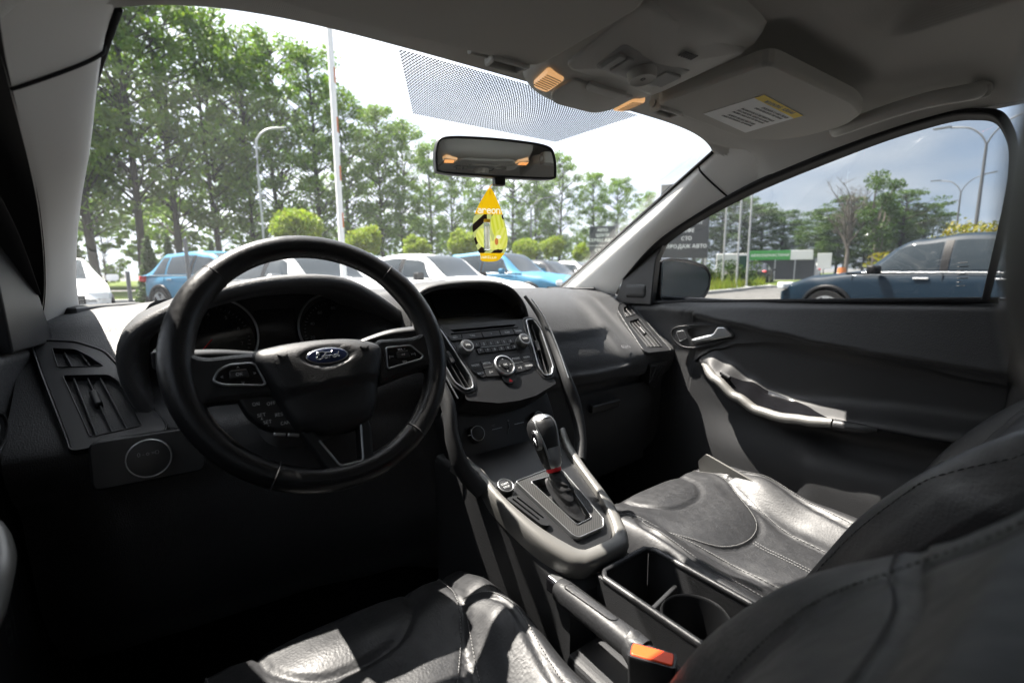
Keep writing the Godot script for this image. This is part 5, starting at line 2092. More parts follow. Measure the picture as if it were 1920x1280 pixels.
func seats() -> void:
	var pad := curve2(V2([[-0.112, -0.035], [-0.103, 0.035], [-0.060, 0.084], [0.0, 0.096], [0.060, 0.084], [0.103, 0.035], [0.112, -0.035]]), 4, false)
	var tongue := curve2(V2([[-0.180, -0.02], [-0.166, 0.085], [-0.115, 0.175], [-0.070, 0.222], [0.0, 0.238], [0.070, 0.222], [0.115, 0.175], [0.166, 0.085], [0.180, -0.02]]), 4, false)
	var lines := [pad, tongue]
	for w in [-1.0, 1.0]:
		lines.append(curve2(V2([[w * 0.164, 0.09], [w * 0.196, 0.112], [w * 0.208, 0.160], [w * 0.196, 0.25], [w * 0.182, 0.36], [w * 0.175, 0.52]]), 4, false))
		lines.append(curve2(V2([[w * 0.150, 0.115], [w * 0.118, 0.20], [w * 0.096, 0.30], [w * 0.090, 0.52]]), 4, false))
	# cushion
	var rows := []
	for j in 122:
		var v := j / 121.0
		var row := PackedVector3Array()
		for i in 101:
			var u := lerpf(-1.0, 1.0, i / 100.0)
			var x := 0.255 * sin(u * 1.40) / sin(1.40)
			var front := -0.052 + 0.070 * pow(absf(x) / 0.255, 4.0)
			var z := lerpf(front, 0.55, v)
			var y := cushion_y(x, z) - 0.040 * ss(0.035, 0.0, v)
			var d := near_line(Vector2(x, z), lines)
			y += -0.0065 * bell(d, 0.0045) + 0.006 * (1.0 - bell(d, 0.035))
			row.append(Vector3(x, y, z))
		row.insert(0, row[0] + Vector3(-0.004, -0.10, 0))
		row.append(row[row.size() - 1] + Vector3(0.004, -0.10, 0))
		if j == 0:
			var skirt := PackedVector3Array()
			for p in row:
				skirt.append(Vector3(p.x, 0.38, p.z + 0.02))
			rows.append(skirt)
			var mid := PackedVector3Array()
			for p in row:
				mid.append(Vector3(p.x, minf(p.y, 0.47), p.z - 0.004))
			rows.append(mid)
		rows.append(row)
	var cush := Shape.new()
	cush.grid(rows)
	var cush_mesh := cush.mesh()
	var stitch := Shape.new()
	for l in lines.slice(1):
		var path := PackedVector3Array()
		var q: PackedVector2Array = l
		for i in q.size() - 1:
			for k in 5:
				var p := q[i].lerp(q[i + 1], k / 5.0)
				var side := (q[i + 1] - q[i]).orthogonal().normalized() * 0.0065
				p += side
				path.append(Vector3(p.x, cushion_y(p.x, p.y) + 0.0012, p.y))
		seam_tube(stitch, path)
	for x in [-0.0045, 0.0045]:
		var path := PackedVector3Array()
		for i in 60:
			var z := lerpf(0.245, 0.54, i / 59.0)
			path.append(Vector3(x, cushion_y(x, z) + 0.0072, z))
		seam_tube(stitch, path)
	var stitch_mesh := stitch.mesh()
	# backrest: front skin, edges and rear
	var blines := []
	for w in [-1.0, 1.0]:
		blines.append(curve2(V2([[w * 0.13, 0.52], [w * 0.135, 0.70], [w * 0.145, 0.84], [w * 0.150, 0.93], [w * 0.130, 1.02]]), 4, false))
		blines.append(curve2(V2([[w * 0.150, 0.93], [w * 0.20, 0.925], [w * 0.235, 0.90]]), 4, false))
		blines.append(curve2(V2([[w * 0.222, 0.55], [w * 0.232, 0.75], [w * 0.222, 0.90], [w * 0.185, 0.99]]), 4, false))
	blines.append(curve2(V2([[-0.150, 0.93], [-0.07, 0.945], [0.0, 0.948], [0.07, 0.945], [0.150, 0.93]]), 4, false))
	rows = []
	for j in 92:
		var y := lerpf(0.53, 1.022, j / 91.0)
		var hw := back_half(y)
		var row := PackedVector3Array()
		for i in 71:
			var u := lerpf(-1.0, 1.0, i / 70.0)
			var x := hw * sin(u * 1.45) / sin(1.45)
			var z := back_z(x * 0.25 / maxf(hw, 0.2), y)
			var d := near_line(Vector2(x, y), blines)
			z += 0.0060 * bell(d, 0.0045) - 0.005 * (1.0 - bell(d, 0.035))
			z += 0.05 * ss(0.985, 1.022, y)
			row.append(Vector3(x, y, z))
		row.insert(0, row[0] + Vector3(-0.003, 0, 0.05))
		row.insert(0, Vector3(-hw * 0.92, y, 0.60 + 0.47 * (y - 0.66)))
		row.append(row[row.size() - 1] + Vector3(0.003, 0, 0.05))
		row.append(Vector3(hw * 0.92, y, 0.60 + 0.47 * (y - 0.66)))
		rows.append(row)
	var back := Shape.new()
	back.grid(rows, true)
	back.fan(rows[91])
	var back_mesh := back.mesh()
	stitch = Shape.new()
	for l in blines:
		var q: PackedVector2Array = l
		var path := PackedVector3Array()
		for i in q.size() - 1:
			for k in 6:
				var p := q[i].lerp(q[i + 1], k / 6.0) + (q[i + 1] - q[i]).orthogonal().normalized() * 0.0065
				path.append(Vector3(p.x, p.y, back_z(p.x * 0.25 / maxf(back_half(p.y), 0.2), p.y) - 0.0012))
		seam_tube(stitch, path)
	var back_stitch := stitch.mesh()
	# headrest
	rows = []
	for j in 17:
		var k := j / 16.0
		var row := PackedVector3Array()
		var grow := pow(sin(PI * clampf(k, 0.02, 0.98)), 0.35)
		for i in 36:
			var a := TAU * i / 36.0
			row.append(Vector3(signf(cos(a)) * pow(absf(cos(a)), 0.6) * 0.128 * grow, lerpf(1.06, 1.245, k), 0.728 + 0.10 * (k - 0.5) * 0.5 + signf(sin(a)) * pow(absf(sin(a)), 0.7) * 0.052 * grow))
		rows.append(row)
	var rest := Shape.new()
	rest.grid(rows, true)
	var rest_mesh := rest.mesh()
	var base := Shape.new()
	base.box(Transform3D(Basis(), Vector3(0, 0.37, 0.26)), Vector3(0.44, 0.16, 0.50), 0.03)
	var base_mesh := base.mesh()
	var posts := []
	for w in [-1.0, 1.0]:
		var p := Shape.new()
		p.tube(PackedVector3Array([Vector3(w * 0.06, 0.97, 0.70), Vector3(w * 0.06, 1.10, 0.725)]), 0.006, 10)
		posts.append(p.mesh())
	for who in 2:
		var x := -0.372 if who == 0 else 0.385
		var t := thing("front_seat", ["black leather driver's seat below the steering wheel", "black leather passenger seat, its cushion in the sun"][who], "car seat", Vector3(x, 0.29, 0.26), "front seats")
		for q in [["cushion", cush_mesh, mats.leather], ["backrest", back_mesh, mats.leather], ["headrest", rest_mesh, mats.leather], ["seat_base", base_mesh, mats.dash_low], ["headrest_post", posts[0], mats.satin], ["headrest_post", posts[1], mats.satin]]:
			var o := part(t, q[0], q[1], q[2])
			o.position = Vector3(0, -0.29, -0.26)
			if q[0] == "cushion":
				part(o, "stitching", stitch_mesh, mats.thread).set_meta("kind", "stuff")
			elif q[0] == "backrest":
				part(o, "stitching", back_stitch, mats.thread_dark).set_meta("kind", "stuff")


# ------------------------------------------------------------------ things at the roof
func roof_things() -> void:
	rear_view_mirror()
	air_freshener()
	overhead_console()
	for side in [-1.0, 1.0]:
		sun_visor(side)
	grab_handle()


func rear_view_mirror() -> void:
	var t := thing("rear_view_mirror", "black framed rear-view mirror under the dotted band of the windscreen", "mirror", Vector3(-0.012, 1.31, -0.085))
	var at := Vector3(-0.012, 1.306, -0.085)
	# turned towards the driver
	var nrm := Vector3(-0.212, 0.014, 0.977).normalized()
	var x := Vector3(nrm.z, 0, -nrm.x).normalized()
	x = x.rotated(nrm, deg_to_rad(1.0))
	var f := Transform3D(Basis(x, nrm.cross(x), nrm), at)
	var o := curve2(V2([[-0.122, -0.022], [-0.119, 0.014], [-0.102, 0.030], [-0.04, 0.0350], [0.04, 0.0350], [0.102, 0.030], [0.119, 0.014], [0.122, -0.022], [0.112, -0.0325], [0.05, -0.0345], [-0.05, -0.0345], [-0.112, -0.0325]]), 5)
	if Geometry2D.is_polygon_clockwise(o):
		o.reverse()
	var s := Shape.new()
	var rows := []
	for st in [[0.006, 0.975], [0.004, 1.0], [-0.006, 1.01], [-0.018, 0.95], [-0.028, 0.75], [-0.032, 0.3]]:
		var row := PackedVector3Array()
		for p in o:
			row.append(f * Vector3(p.x * lerpf(1.0, st[1], 0.6), p.y * st[1], st[0]))
		rows.append(row)
	s.grid(rows, true)
	wpart(t, "housing", s, mats.plastic)
	s = Shape.new()
	s.bezel(f, o, 0.0042, -0.004, 0.0068)
	wpart(t, "frame", s, mats.plastic)
	s = Shape.new()
	s.prism(f, Shape.inset(o, 0.003), -0.003, 0.0040)
	wpart(t, "mirror_glass", s, mats.mirror)
	s = Shape.new()
	s.box(f * Transform3D(Basis(), Vector3(0.004, -0.040, -0.006)), Vector3(0.022, 0.016, 0.014), 0.003)
	wpart(t, "dip_lever", s, mats.plastic)
	s = Shape.new()
	s.tube(curve(PackedVector3Array([f * Vector3(0, 0.0, -0.026), at + Vector3(0.01, 0.012, -0.05), at + Vector3(0.012, 0.022, -0.075), glass_point(0.0, 0.80) + Vector3(0, -0.004, 0.004)]), 5), 0.009, 10)
	wpart(t, "stem", s, mats.plastic)


func air_freshener() -> void:
	var t := thing("air_freshener", "yellow teardrop air freshener card hanging from the rear-view mirror", "air freshener", Vector3(-0.012, 1.12, -0.110))
	var facing := Vector3(-0.36, 0.0, 0.933).normalized()
	var x := Vector3(facing.z, 0, -facing.x)
	var f := Transform3D(Basis(x, Vector3.UP, facing), Vector3(-0.014, 1.183, -0.112))
	var o := curve2(V2([[0.002, 0.0735], [0.014, 0.054], [0.026, 0.024], [0.0350, -0.012], [0.0335, -0.040], [0.024, -0.057], [0.011, -0.0660], [-0.017, -0.0655], [-0.020, -0.054], [-0.028, -0.036], [-0.0340, -0.008], [-0.0325, 0.014], [-0.024, 0.036], [-0.011, 0.058]]), 4)
	# the whole face is one print: yellow card, pale petals over dark pods, white lettering
	var im := Image.create(192, 368, false, Image.FORMAT_RGBA8)
	for j in 368:
		for i in 192:
			var at := Vector2(-0.037 + 0.074 * i / 192.0, 0.075 - 0.1415 * j / 368.0)
			var c := Color(0.93, 0.76, 0.07)
			if at.y < 0.024 and at.y > -0.050:
				var p := Vector2((at.x + 0.036) / 0.072, (0.024 - at.y) / 0.074)
				c = Color(0.74, 0.78, 0.50)
				var stripe := fmod(p.x * 2.2 + p.y * 2.6 + 0.25, 1.0)
				if p.x < 0.42 and stripe < 0.55:
					c = Color(0.12, 0.09, 0.07)
				if p.x > 0.55 and p.y < 0.12 and fmod(p.x * 6.0, 1.0) < 0.6:
					c = Color(0.14, 0.10, 0.08)
				if p.y > 0.82 and p.x > 0.45 and p.x < 0.85 and stripe < 0.6:
					c = Color(0.15, 0.10, 0.08)
				for e in [[0.72, 0.30, 0.19, 0.34, 0.2, Color(0.78, 0.82, 0.18)], [0.33, 0.62, 0.20, 0.27, 0.5, Color(0.80, 0.84, 0.34)], [0.84, 0.62, 0.22, 0.30, -0.4, Color(0.82, 0.85, 0.30)], [0.60, 0.80, 0.20, 0.12, 0.0, Color(0.86, 0.88, 0.42)]]:
					var q := (p - Vector2(e[0], e[1])).rotated(e[4])
					if Vector2(q.x / e[2], q.y / e[3]).length() < 1.0:
						c = (e[5] as Color).lerp(Color(0.93, 0.95, 0.66), 0.5 * absf(sin(q.x * 26.0)))
				if Vector2((p.x - 0.68) / 0.05, (p.y - 0.70) / 0.09).length() < 1.0:
					c = Color(0.80, 0.50, 0.28)
				if Vector2((p.x - 0.74) / 0.07, (p.y - 0.58) / 0.05).length() < 1.0:
					c = Color(0.96, 0.96, 0.90)
			im.set_pixel(i, j, c)
	var glyphs := {"a": [0, 14, 1, 15, 17, 17, 15], "r": [0, 22, 25, 16, 16, 16, 16], "e": [0, 14, 17, 31, 16, 17, 14], "o": [0, 14, 17, 17, 17, 17, 14], "n": [0, 30, 17, 17, 17, 17, 17], "V": [17, 17, 17, 17, 10, 10, 4], "A": [4, 10, 17, 17, 31, 17, 17], "N": [17, 25, 21, 19, 17, 17, 17], "I": [14, 4, 4, 4, 4, 4, 14], "L": [16, 16, 16, 16, 16, 16, 31]}
	for line in [["areon", 34, 100, 4], ["VANILLA", 46, 340, 2]]:
		for n in line[0].length():
			var g: Array = glyphs[line[0][n]]
			for r in 7:
				for k in 5:
					if int(g[r]) & (16 >> k):
						im.fill_rect(Rect2i(line[1] + (n * 6 + k) * line[3], line[2] + r * line[3], line[3] + (1 if line[3] > 2 else 0), line[3] + (1 if line[3] > 2 else 0)), Color(1, 1, 0.97))
	var m := mat("freshener_print", Color.WHITE, 0.45)
	m.albedo_texture = ImageTexture.create_from_image(im)
	m.backlight_enabled = true
	m.backlight = lin(0.55, 0.55, 0.55)
	m.cull_mode = BaseMaterial3D.CULL_DISABLED
	var s := Shape.new()
	var pts := PackedVector3Array()
	var uvs := PackedVector2Array()
	# the vial sits in a slot of the card, so the card is laid out in two halves round it
	for half in [[-0.06, -0.0065], [-0.0065, 0.06]]:
		var side: PackedVector2Array = Geometry2D.intersect_polygons(o, V2([[half[0], -0.1], [half[1], -0.1], [half[1], 0.1], [half[0], 0.1]]))[0]
		side = Geometry2D.clip_polygons(side, V2([[-0.0125, -0.046], [-0.0005, -0.046], [-0.0005, 0.011], [-0.0125, 0.011]]))[0]
		pts = PackedVector3Array()
		uvs = PackedVector2Array()
		for p in side:
			pts.append(f * Vector3(p.x, p.y, 0.0))
			uvs.append(Vector2((p.x + 0.037) / 0.074, (0.075 - p.y) / 0.1415))
		s.add(pts, Geometry2D.triangulate_polygon(side), uvs)
	wpart(t, "card", s, m, "thin card printed with an orchid, vanilla pods and white lettering")
	# glass vial in the middle
	s = Shape.new()
	s.tube(PackedVector3Array([f * Vector3(-0.0065, 0.009, 0.0045), f * Vector3(-0.0065, -0.044, 0.0045)]), 0.0062, 16)
	var vial := wpart(t, "vial", s, mats.vial, "clear glass vial")
	s = Shape.new()
	s.tube(PackedVector3Array([f * Vector3(-0.0065, 0.014, 0.0045), f * Vector3(-0.0065, 0.0085, 0.0045)]), 0.0064, 16)
	part(vial, "stopper", s, mats.card_yellow)
	s = Shape.new()
	s.tube(PackedVector3Array([f * Vector3(-0.0065, 0.0, 0.0045), f * Vector3(-0.0065, -0.042, 0.0045)]), 0.0040, 12)
	part(vial, "liquid", s, mats.card_white)
	s = Shape.new()
	s.tube(PackedVector3Array([f * Vector3(0.0015, 0.060, 0.001), f * Vector3(0.0008, 0.075, 0.001), Vector3(-0.012, 1.268, -0.094)]), 0.0009, 5)
	wpart(t, "cord", s, mats.card_yellow)


func overhead_console() -> void:
	var t := thing("overhead_console", "grey roof console with two lit reading lamps and a round sunroof dial", "console", Vector3(0.0, 1.36, 0.22))
	var o := curve2(V2([[-0.104, 0.12], [-0.118, 0.20], [-0.127, 0.30], [-0.120, 0.335], [-0.06, 0.348], [0.0, 0.350], [0.06, 0.348], [0.120, 0.335], [0.127, 0.30], [0.118, 0.20], [0.104, 0.12], [0.085, 0.098], [0.04, 0.086], [0.0, 0.084], [-0.04, 0.086], [-0.085, 0.098]]), 5)
	var face := func(x: float, z: float) -> float:
		# height of the console's underside
		return lerpf(1.347, 1.375, clampf((z - 0.09) / 0.25, 0.0, 1.0)) + 0.010 * pow(absf(x) / 0.12, 2.0)
	var rows := []
	var mid := Vector2(0, 0.215)
	for j in 15:
		var k := j / 14.0
		var row := PackedVector3Array()
		for p in o:
			var q := mid + (p - mid) * lerpf(0.0, 0.955, k)
			var y: float = face.call(q.x, q.y)
			y += 0.010 * pow(k, 10.0)
			row.append(Vector3(q.x, y, q.y))
		rows.append(row)
	var rim := PackedVector3Array()
	var top := PackedVector3Array()
	for p in o:
		rim.append(Vector3(p.x, face.call(p.x, p.y) + 0.020, p.y))
		top.append(Vector3(p.x * 1.03, roof_y(p.x, p.y) + 0.004, mid.y + (p.y - mid.y) * 1.03))
	rows.append(rim)
	rows.append(top)
	var s := Shape.new()
	s.grid(rows, true)
	wpart(t, "body", s, mats.console_trim)
	# frames that lie on the underside: x to the right, y to the front, z down
	var on := func(x: float, z: float) -> Transform3D:
		var y: float = face.call(x, z)
		var slope := Vector3(0, face.call(x, z - 0.02) - y, -0.02)
		var across := Vector3(0.02, face.call(x + 0.02, z) - y, 0)
		var g := frame_at(Vector3(x, y, z), across, slope)
		return Transform3D(Basis(-g.basis.x, g.basis.y, -g.basis.z), g.origin) if g.basis.z.y > 0.0 else g
	var f: Transform3D = on.call(0.0, 0.238)
	var w := signf(f.basis.x.x)
	# pieces that follow the underside: an outline (x, z) lifted off it with a rounded edge
	var patch := func(outline: Array, off: float, round_: float) -> Shape:
		var q := Shape.rounded(V2(outline), round_, 5)
		var c := Vector2.ZERO
		for p in q:
			c += p / q.size()
		var rws := []
		for st in [[0.0, 1.0], [0.3, 1.0], [0.6, 1.0], [0.85, 1.0], [0.95, 0.96], [0.985, 0.7], [1.0, 0.0], [1.0, -1.5]]:
			var rw := PackedVector3Array()
			for p in q:
				var v: Vector2 = c + (p - c) * st[0]
				rw.append(Vector3(v.x, face.call(v.x, v.y) - off * st[1], v.y))
			rws.append(rw)
		var sh := Shape.new()
		sh.grid(rws, true)
		return sh
	wpart(t, "rear_panel", patch.call([[-0.104, 0.325], [0.104, 0.325], [0.092, 0.188], [-0.092, 0.188]], 0.0028, 0.012), mats.console_trim)
	wpart(t, "glasses_lid", patch.call([[-0.064, 0.176], [0.064, 0.176], [0.066, 0.128], [0.045, 0.108], [-0.045, 0.108], [-0.066, 0.128]], 0.0034, 0.012), mats.console_trim)
	wpart(t, "lid_catch", patch.call([[-0.040, 0.182], [0.040, 0.182], [0.034, 0.166], [-0.034, 0.166]], 0.0056, 0.006), mats.console_trim)
	var sw := wpart(t, "switch_panel", patch.call([[-0.070, 0.268], [0.070, 0.268], [0.064, 0.212], [-0.064, 0.212]], 0.0042, 0.008), mats.console_dark)
	s = Shape.new()
	var g := f * Transform3D(Basis(Vector3.RIGHT, PI / 2), Vector3(0, 0, 0.003))
	s.lathe(g, [[0.0195, 0.0], [0.0190, 0.010], [0.0170, 0.0125], [0.0150, 0.0110], [0.0, 0.0108]], 40)
	var dial := part(sw, "sunroof_dial", s, mats.console_trim)
	letters(dial, "o", f * Transform3D(Basis(), Vector3(0, 0, 0.0142)), 0.009, mats.plastic, false)
	for x in [-0.046, 0.040, 0.056]:
		s = Shape.new()
		s.prism(f, Shape.rounded(V2([[x - (0.017 if x < 0 else 0.006), -0.017], [x + (0.017 if x < 0 else 0.006), -0.017], [x + (0.016 if x < 0 else 0.006), 0.016], [x - (0.016 if x < 0 else 0.006), 0.016]]), 0.002), 0.001, 0.0062, 0.001)
		part(sw, "rocker_switch", s, mats.console_dark)
	# microphone slots
	for i in 6:
		s = Shape.new()
		var m: Transform3D = on.call(0.012 + i * 0.0048, 0.292)
		s.box(m * Transform3D(Basis(), Vector3(0, 0, 0.0030)), Vector3(0.0024, 0.011, 0.0012))
		wpart(t, "microphone_grille", s, mats.plastic)
	# reading lamps at both front corners: a clear lens glowing warm
	for side in [-1.0, 1.0]:
		var l: Transform3D = on.call(side * 0.086, 0.146)
		var cx: float = side * 0.086
		var lens := wpart(t, "reading_lamp", patch.call([[cx - 0.015, 0.166], [cx + 0.015, 0.166], [cx + 0.013 - side * 0.004, 0.124], [cx - 0.013 - side * 0.004, 0.124]], 0.0026, 0.006), mats.lamp_lens, "reading lamp, lit warm orange")
		s = Shape.new()
		for i in 7:
			s.box(l * Transform3D(Basis(), Vector3(0, -0.014 + i * 0.0048, 0.0032)), Vector3(0.026, 0.0008, 0.0012))
		part(lens, "lens_ribs", s, mats.console_trim)
		var lamp := AreaLight3D.new()
		lamp.name = "reading_lamp_glow"
		lamp.light_color = Color(1.0, 0.66, 0.36)
		lamp.light_energy = 0.00005
		lamp.area_size = Vector2(0.022, 0.030)
		lamp.area_normalize_energy = true
		lamp.area_range = 2.0
		lamp.shadow_enabled = true
		add_child(lamp)
		lamp.transform = Transform3D(Basis(Vector3.RIGHT, -PI / 2), l * Vector3(0, 0, 0.006))


func sun_visor(side: float) -> void:
	var who := "driver's" if side < 0 else "passenger"
	var t := thing("sun_visor", "grey sun visor folded up above the %s side%s" % [who, ", with a printed warning label" if side > 0 else ""], "sun visor", Vector3(side * 0.32, 1.36, 0.24))
	var f := frame_at(Vector3(side * 0.315, 1.3655, 0.248), Vector3(1, -0.02 * side, 0), Vector3(0, -0.02, -1))
	f.basis = Basis(-f.basis.x, f.basis.y, -f.basis.z) if f.basis.z.y > 0.0 else f.basis
	var w := signf(f.basis.x.x) * side
	var o := PackedVector2Array()
	for p in [[-0.195, -0.10], [-0.195, 0.07], [-0.182, 0.085], [0.06, 0.098], [0.105, 0.098], [0.125, 0.086], [0.165, 0.070], [0.190, 0.02], [0.180, -0.055], [0.130, -0.098], [0.06, -0.11]]:
		o.append(Vector2(p[0] * w, p[1]))
	o = Shape.rounded(o, 0.022)
	var s := Shape.new()
	s.prism(f, o, -0.012, 0.008, 0.006)
	wpart(t, "visor_board", s, mats.visor)
	# pivot clip near the middle of the car
	s = Shape.new()
	s.bezel(f * Transform3D(Basis(), Vector3(-0.152 * w, 0.088, 0)), Shape.rounded(V2([[-0.030, -0.010], [0.030, -0.010], [0.026, 0.018], [-0.026, 0.018]]), 0.006), 0.007, -0.014, 0.012)
	wpart(t, "clip", s, mats.console_trim)
	s = Shape.new()
	s.tube(PackedVector3Array([f * Vector3(-0.185 * w, 0.094, 0.0), f * Vector3(-0.10 * w, 0.096, 0.0)]), 0.006, 10)
	wpart(t, "hinge_rod", s, mats.console_trim)
	if side > 0:
		var g := f * Transform3D(Basis(), Vector3(0, 0, 0.0084))
		var corner := func(x: float, z: float) -> Vector2:
			return Vector2((x - 0.315) * signf(f.basis.x.x), -(z - 0.248))
		var lab := PackedVector2Array([corner.call(0.222, 0.188), corner.call(0.380, 0.176), corner.call(0.368, 0.283), corner.call(0.222, 0.290)])
		s = Shape.new()
		s.prism(g, lab, 0.0, 0.0004)
		var paper := wpart(t, "warning_label", s, mats.label_paper, "white warning label with a yellow heading")
		s = Shape.new()
		s.prism(g, PackedVector2Array([corner.call(0.222, 0.275), corner.call(0.369, 0.268), corner.call(0.368, 0.283), corner.call(0.222, 0.290)]), 0.0004, 0.0008)
		part(paper, "yellow_heading", s, mats.label_yellow)
		# printed lines, read from the rear
		var r := g * Transform3D(Basis(Vector3.BACK, PI if signf(f.basis.y.z) < 0.0 else 0.0), Vector3.ZERO)
		var put := func(words: String, x: float, z: float, h: float) -> void:
			var p: Vector2 = corner.call(x, z)
			letters(paper, words, Transform3D(r.basis, g * Vector3(p.x, p.y, 0.0009)), h, mats.plastic, false, "Droid Sans", 600, "print_line", 0.0002)
		put.call("WARNING  AIRBAG", 0.296, 0.279, 0.0075)
		put.call("CHILDREN 12 AND UNDER", 0.315, 0.262, 0.0050)
		put.call("CAN BE KILLED BY THE AIRBAG", 0.310, 0.254, 0.0044)
		put.call("THE BACK SEAT IS THE SAFEST PLACE", 0.302, 0.240, 0.0044)
		put.call("FOR CHILDREN. NEVER PUT A REAR", 0.302, 0.232, 0.0044)
		put.call("FACING CHILD SEAT IN THE FRONT", 0.302, 0.224, 0.0044)
		put.call("ALWAYS USE SEAT BELTS AND", 0.302, 0.212, 0.0044)
		put.call("CHILD RESTRAINTS. SEE MANUAL", 0.302, 0.204, 0.0044)


func grab_handle() -> void:
	var t := thing("grab_handle", "grey grab handle on the roof above the passenger window", "handle", Vector3(0.53, 1.37, 0.37))
	var s := Shape.new()
	var path := curve(V3([[0.548, 1.375, 0.268], [0.530, 1.362, 0.272], [0.514, 1.358, 0.290], [0.508, 1.366, 0.35], [0.508, 1.372, 0.41], [0.514, 1.372, 0.455], [0.530, 1.376, 0.470], [0.546, 1.386, 0.474]]), 6)
	s.tube(path, 0.0105, 12, false, 1.25)
	wpart(t, "bar", s, mats.console_trim)
	for z in [0.268, 0.473]:
		s = Shape.new()
		s.box(Transform3D(Basis(Vector3.BACK, 0.6), Vector3(0.545, 1.380, z)), Vector3(0.030, 0.022, 0.024), 0.006)
		wpart(t, "mount", s, mats.console_trim)


# ------------------------------------------------------------------ outside
func outside() -> void:
	lot()
	parked_cars()
	planting()
	poles()
	signs()


func lot() -> void:
	# grass strip behind the parked cars, with its pavement
	var s := Shape.new()
	s.box(Transform3D(Basis(Vector3.UP, deg_to_rad(-18.0)), Vector3(8, 0.04, -24.0)), Vector3(90, 0.14, 9.0))
	setting("grass_verge", s, mats.grass, "green verge behind the parked cars")
	s = Shape.new()
	s.box(Transform3D(Basis(Vector3.UP, deg_to_rad(-18.0)), Vector3(6.8, 0.05, -19.3)), Vector3(90, 0.13, 0.18), 0.02)
	setting("kerb_verge", s, mats.kerb, "pale kerb in front of the verge")
	s = Shape.new()
	s.box(Transform3D(Basis(Vector3.UP, deg_to_rad(-18.0)), Vector3(22, 0.06, -44.0)), Vector3(170, 0.2, 26.0))
	setting("grass_woodland", s, mats.grass, "rough grass under the trees")
	# planted island by the road
	var o := curve2(V2([[17.5, 11.6], [20.0, 11.3], [25.0, 12.4], [28.6, 13.4], [28.0, 16.5], [23.0, 19.0], [18.5, 17.0]]), 6)
	var f := Transform3D(Basis(Vector3.RIGHT, Vector3(0, 0, -1), Vector3.UP), Vector3.ZERO)
	s = Shape.new()
	s.prism(f, o, 0.0, 0.13, 0.02)
	setting("kerb_island", s, mats.kerb, "kerb round the planted island")
	if Geometry2D.is_polygon_clockwise(o):
		o.reverse()
	s = Shape.new()
	s.prism(f, Shape.inset(o, 0.22), 0.0, 0.145)
	setting("grass_island", s, mats.grass, "grass of the planted island")
	# tall weeds and grass on it: nobody could count them
	s = Shape.new()
	rng.seed = 77
	var n := 0
	while n < 5200:
		var p := Vector2(rng.randf_range(17.0, 29.0), rng.randf_range(11.0, 19.2))
		if not Geometry2D.is_point_in_polygon(p, Shape.inset(o, 0.35)):
			continue
		n += 1
		var h := rng.randf_range(0.15, 0.5) * (2.0 if rng.randf() < 0.15 else 1.0)
		var a := rng.randf() * TAU
		var lean := Vector3(rng.randf_range(-0.3, 0.3), 1.0, rng.randf_range(-0.3, 0.3)) * h
		var w := Vector3(cos(a), 0, sin(a)) * rng.randf_range(0.012, 0.035)
		var b := Vector3(p.x, 0.14, -p.y)
		var k := rng.randf_range(0.6, 1.5)
		s.tint = Color(k * rng.randf_range(0.8, 1.5), k, k * 0.8)
		s.add(PackedVector3Array([b - w, b + w, b + lean]), PackedInt32Array([0, 1, 2]))
	var weeds := part(self, "weeds", s, mats.leaf_lime, "")
	describe(weeds, "tall grass and weeds growing on the kerbed island", "weeds", "", "stuff")


# ------------------------------------------------------------------ cars
var C := {}   # measures of the car being built


func roof_at(z: float) -> float:
	return along(C.roof, z)


func cabin_point(z: float, t: float, out := 0.0) -> Vector3:
	var w: float = C.w
	var a := absf(t)
	var top := roof_at(z)
	var belt: float = C.belt
	top = maxf(top, belt + 0.005)
	var p := Vector3.ZERO
	var inx := w * lerpf(0.70, 0.66, clampf((top - belt) / 0.5, 0, 1))
	if a < 0.45:
		var k := a / 0.45
		p = Vector3(inx * k, top - 0.030 * k * k, z)
	else:
		var k := (a - 0.45) / 0.55
		p = Vector3(lerpf(inx, w * 0.935, k) + 0.03 * sin(PI * k), lerpf(top - 0.030, belt - 0.01, k), z)
	var away := Vector3(ss(0.35, 0.7, a), ss(0.75, 0.2, a), 0.0)
	p += away.normalized() * out
	p.x *= signf(t) if t != 0.0 else 1.0
	return p


func pane_on(z0: float, z1: float, t0: float, t1: float, front := 0.0, rear := 0.0, out := 0.008) -> Shape:
	var s := Shape.new()
	var rows := []
	for j in 9:
		var t := lerpf(t0, t1, j / 8.0)
		var row := PackedVector3Array()
		for i in 15:
			var slide := lerpf(front, rear, i / 14.0) * (j / 8.0)
			var z := lerpf(z0, z1, i / 14.0) + slide
			row.append(cabin_point(z, t, out))
		rows.append(row)
	s.grid(rows)
	return s


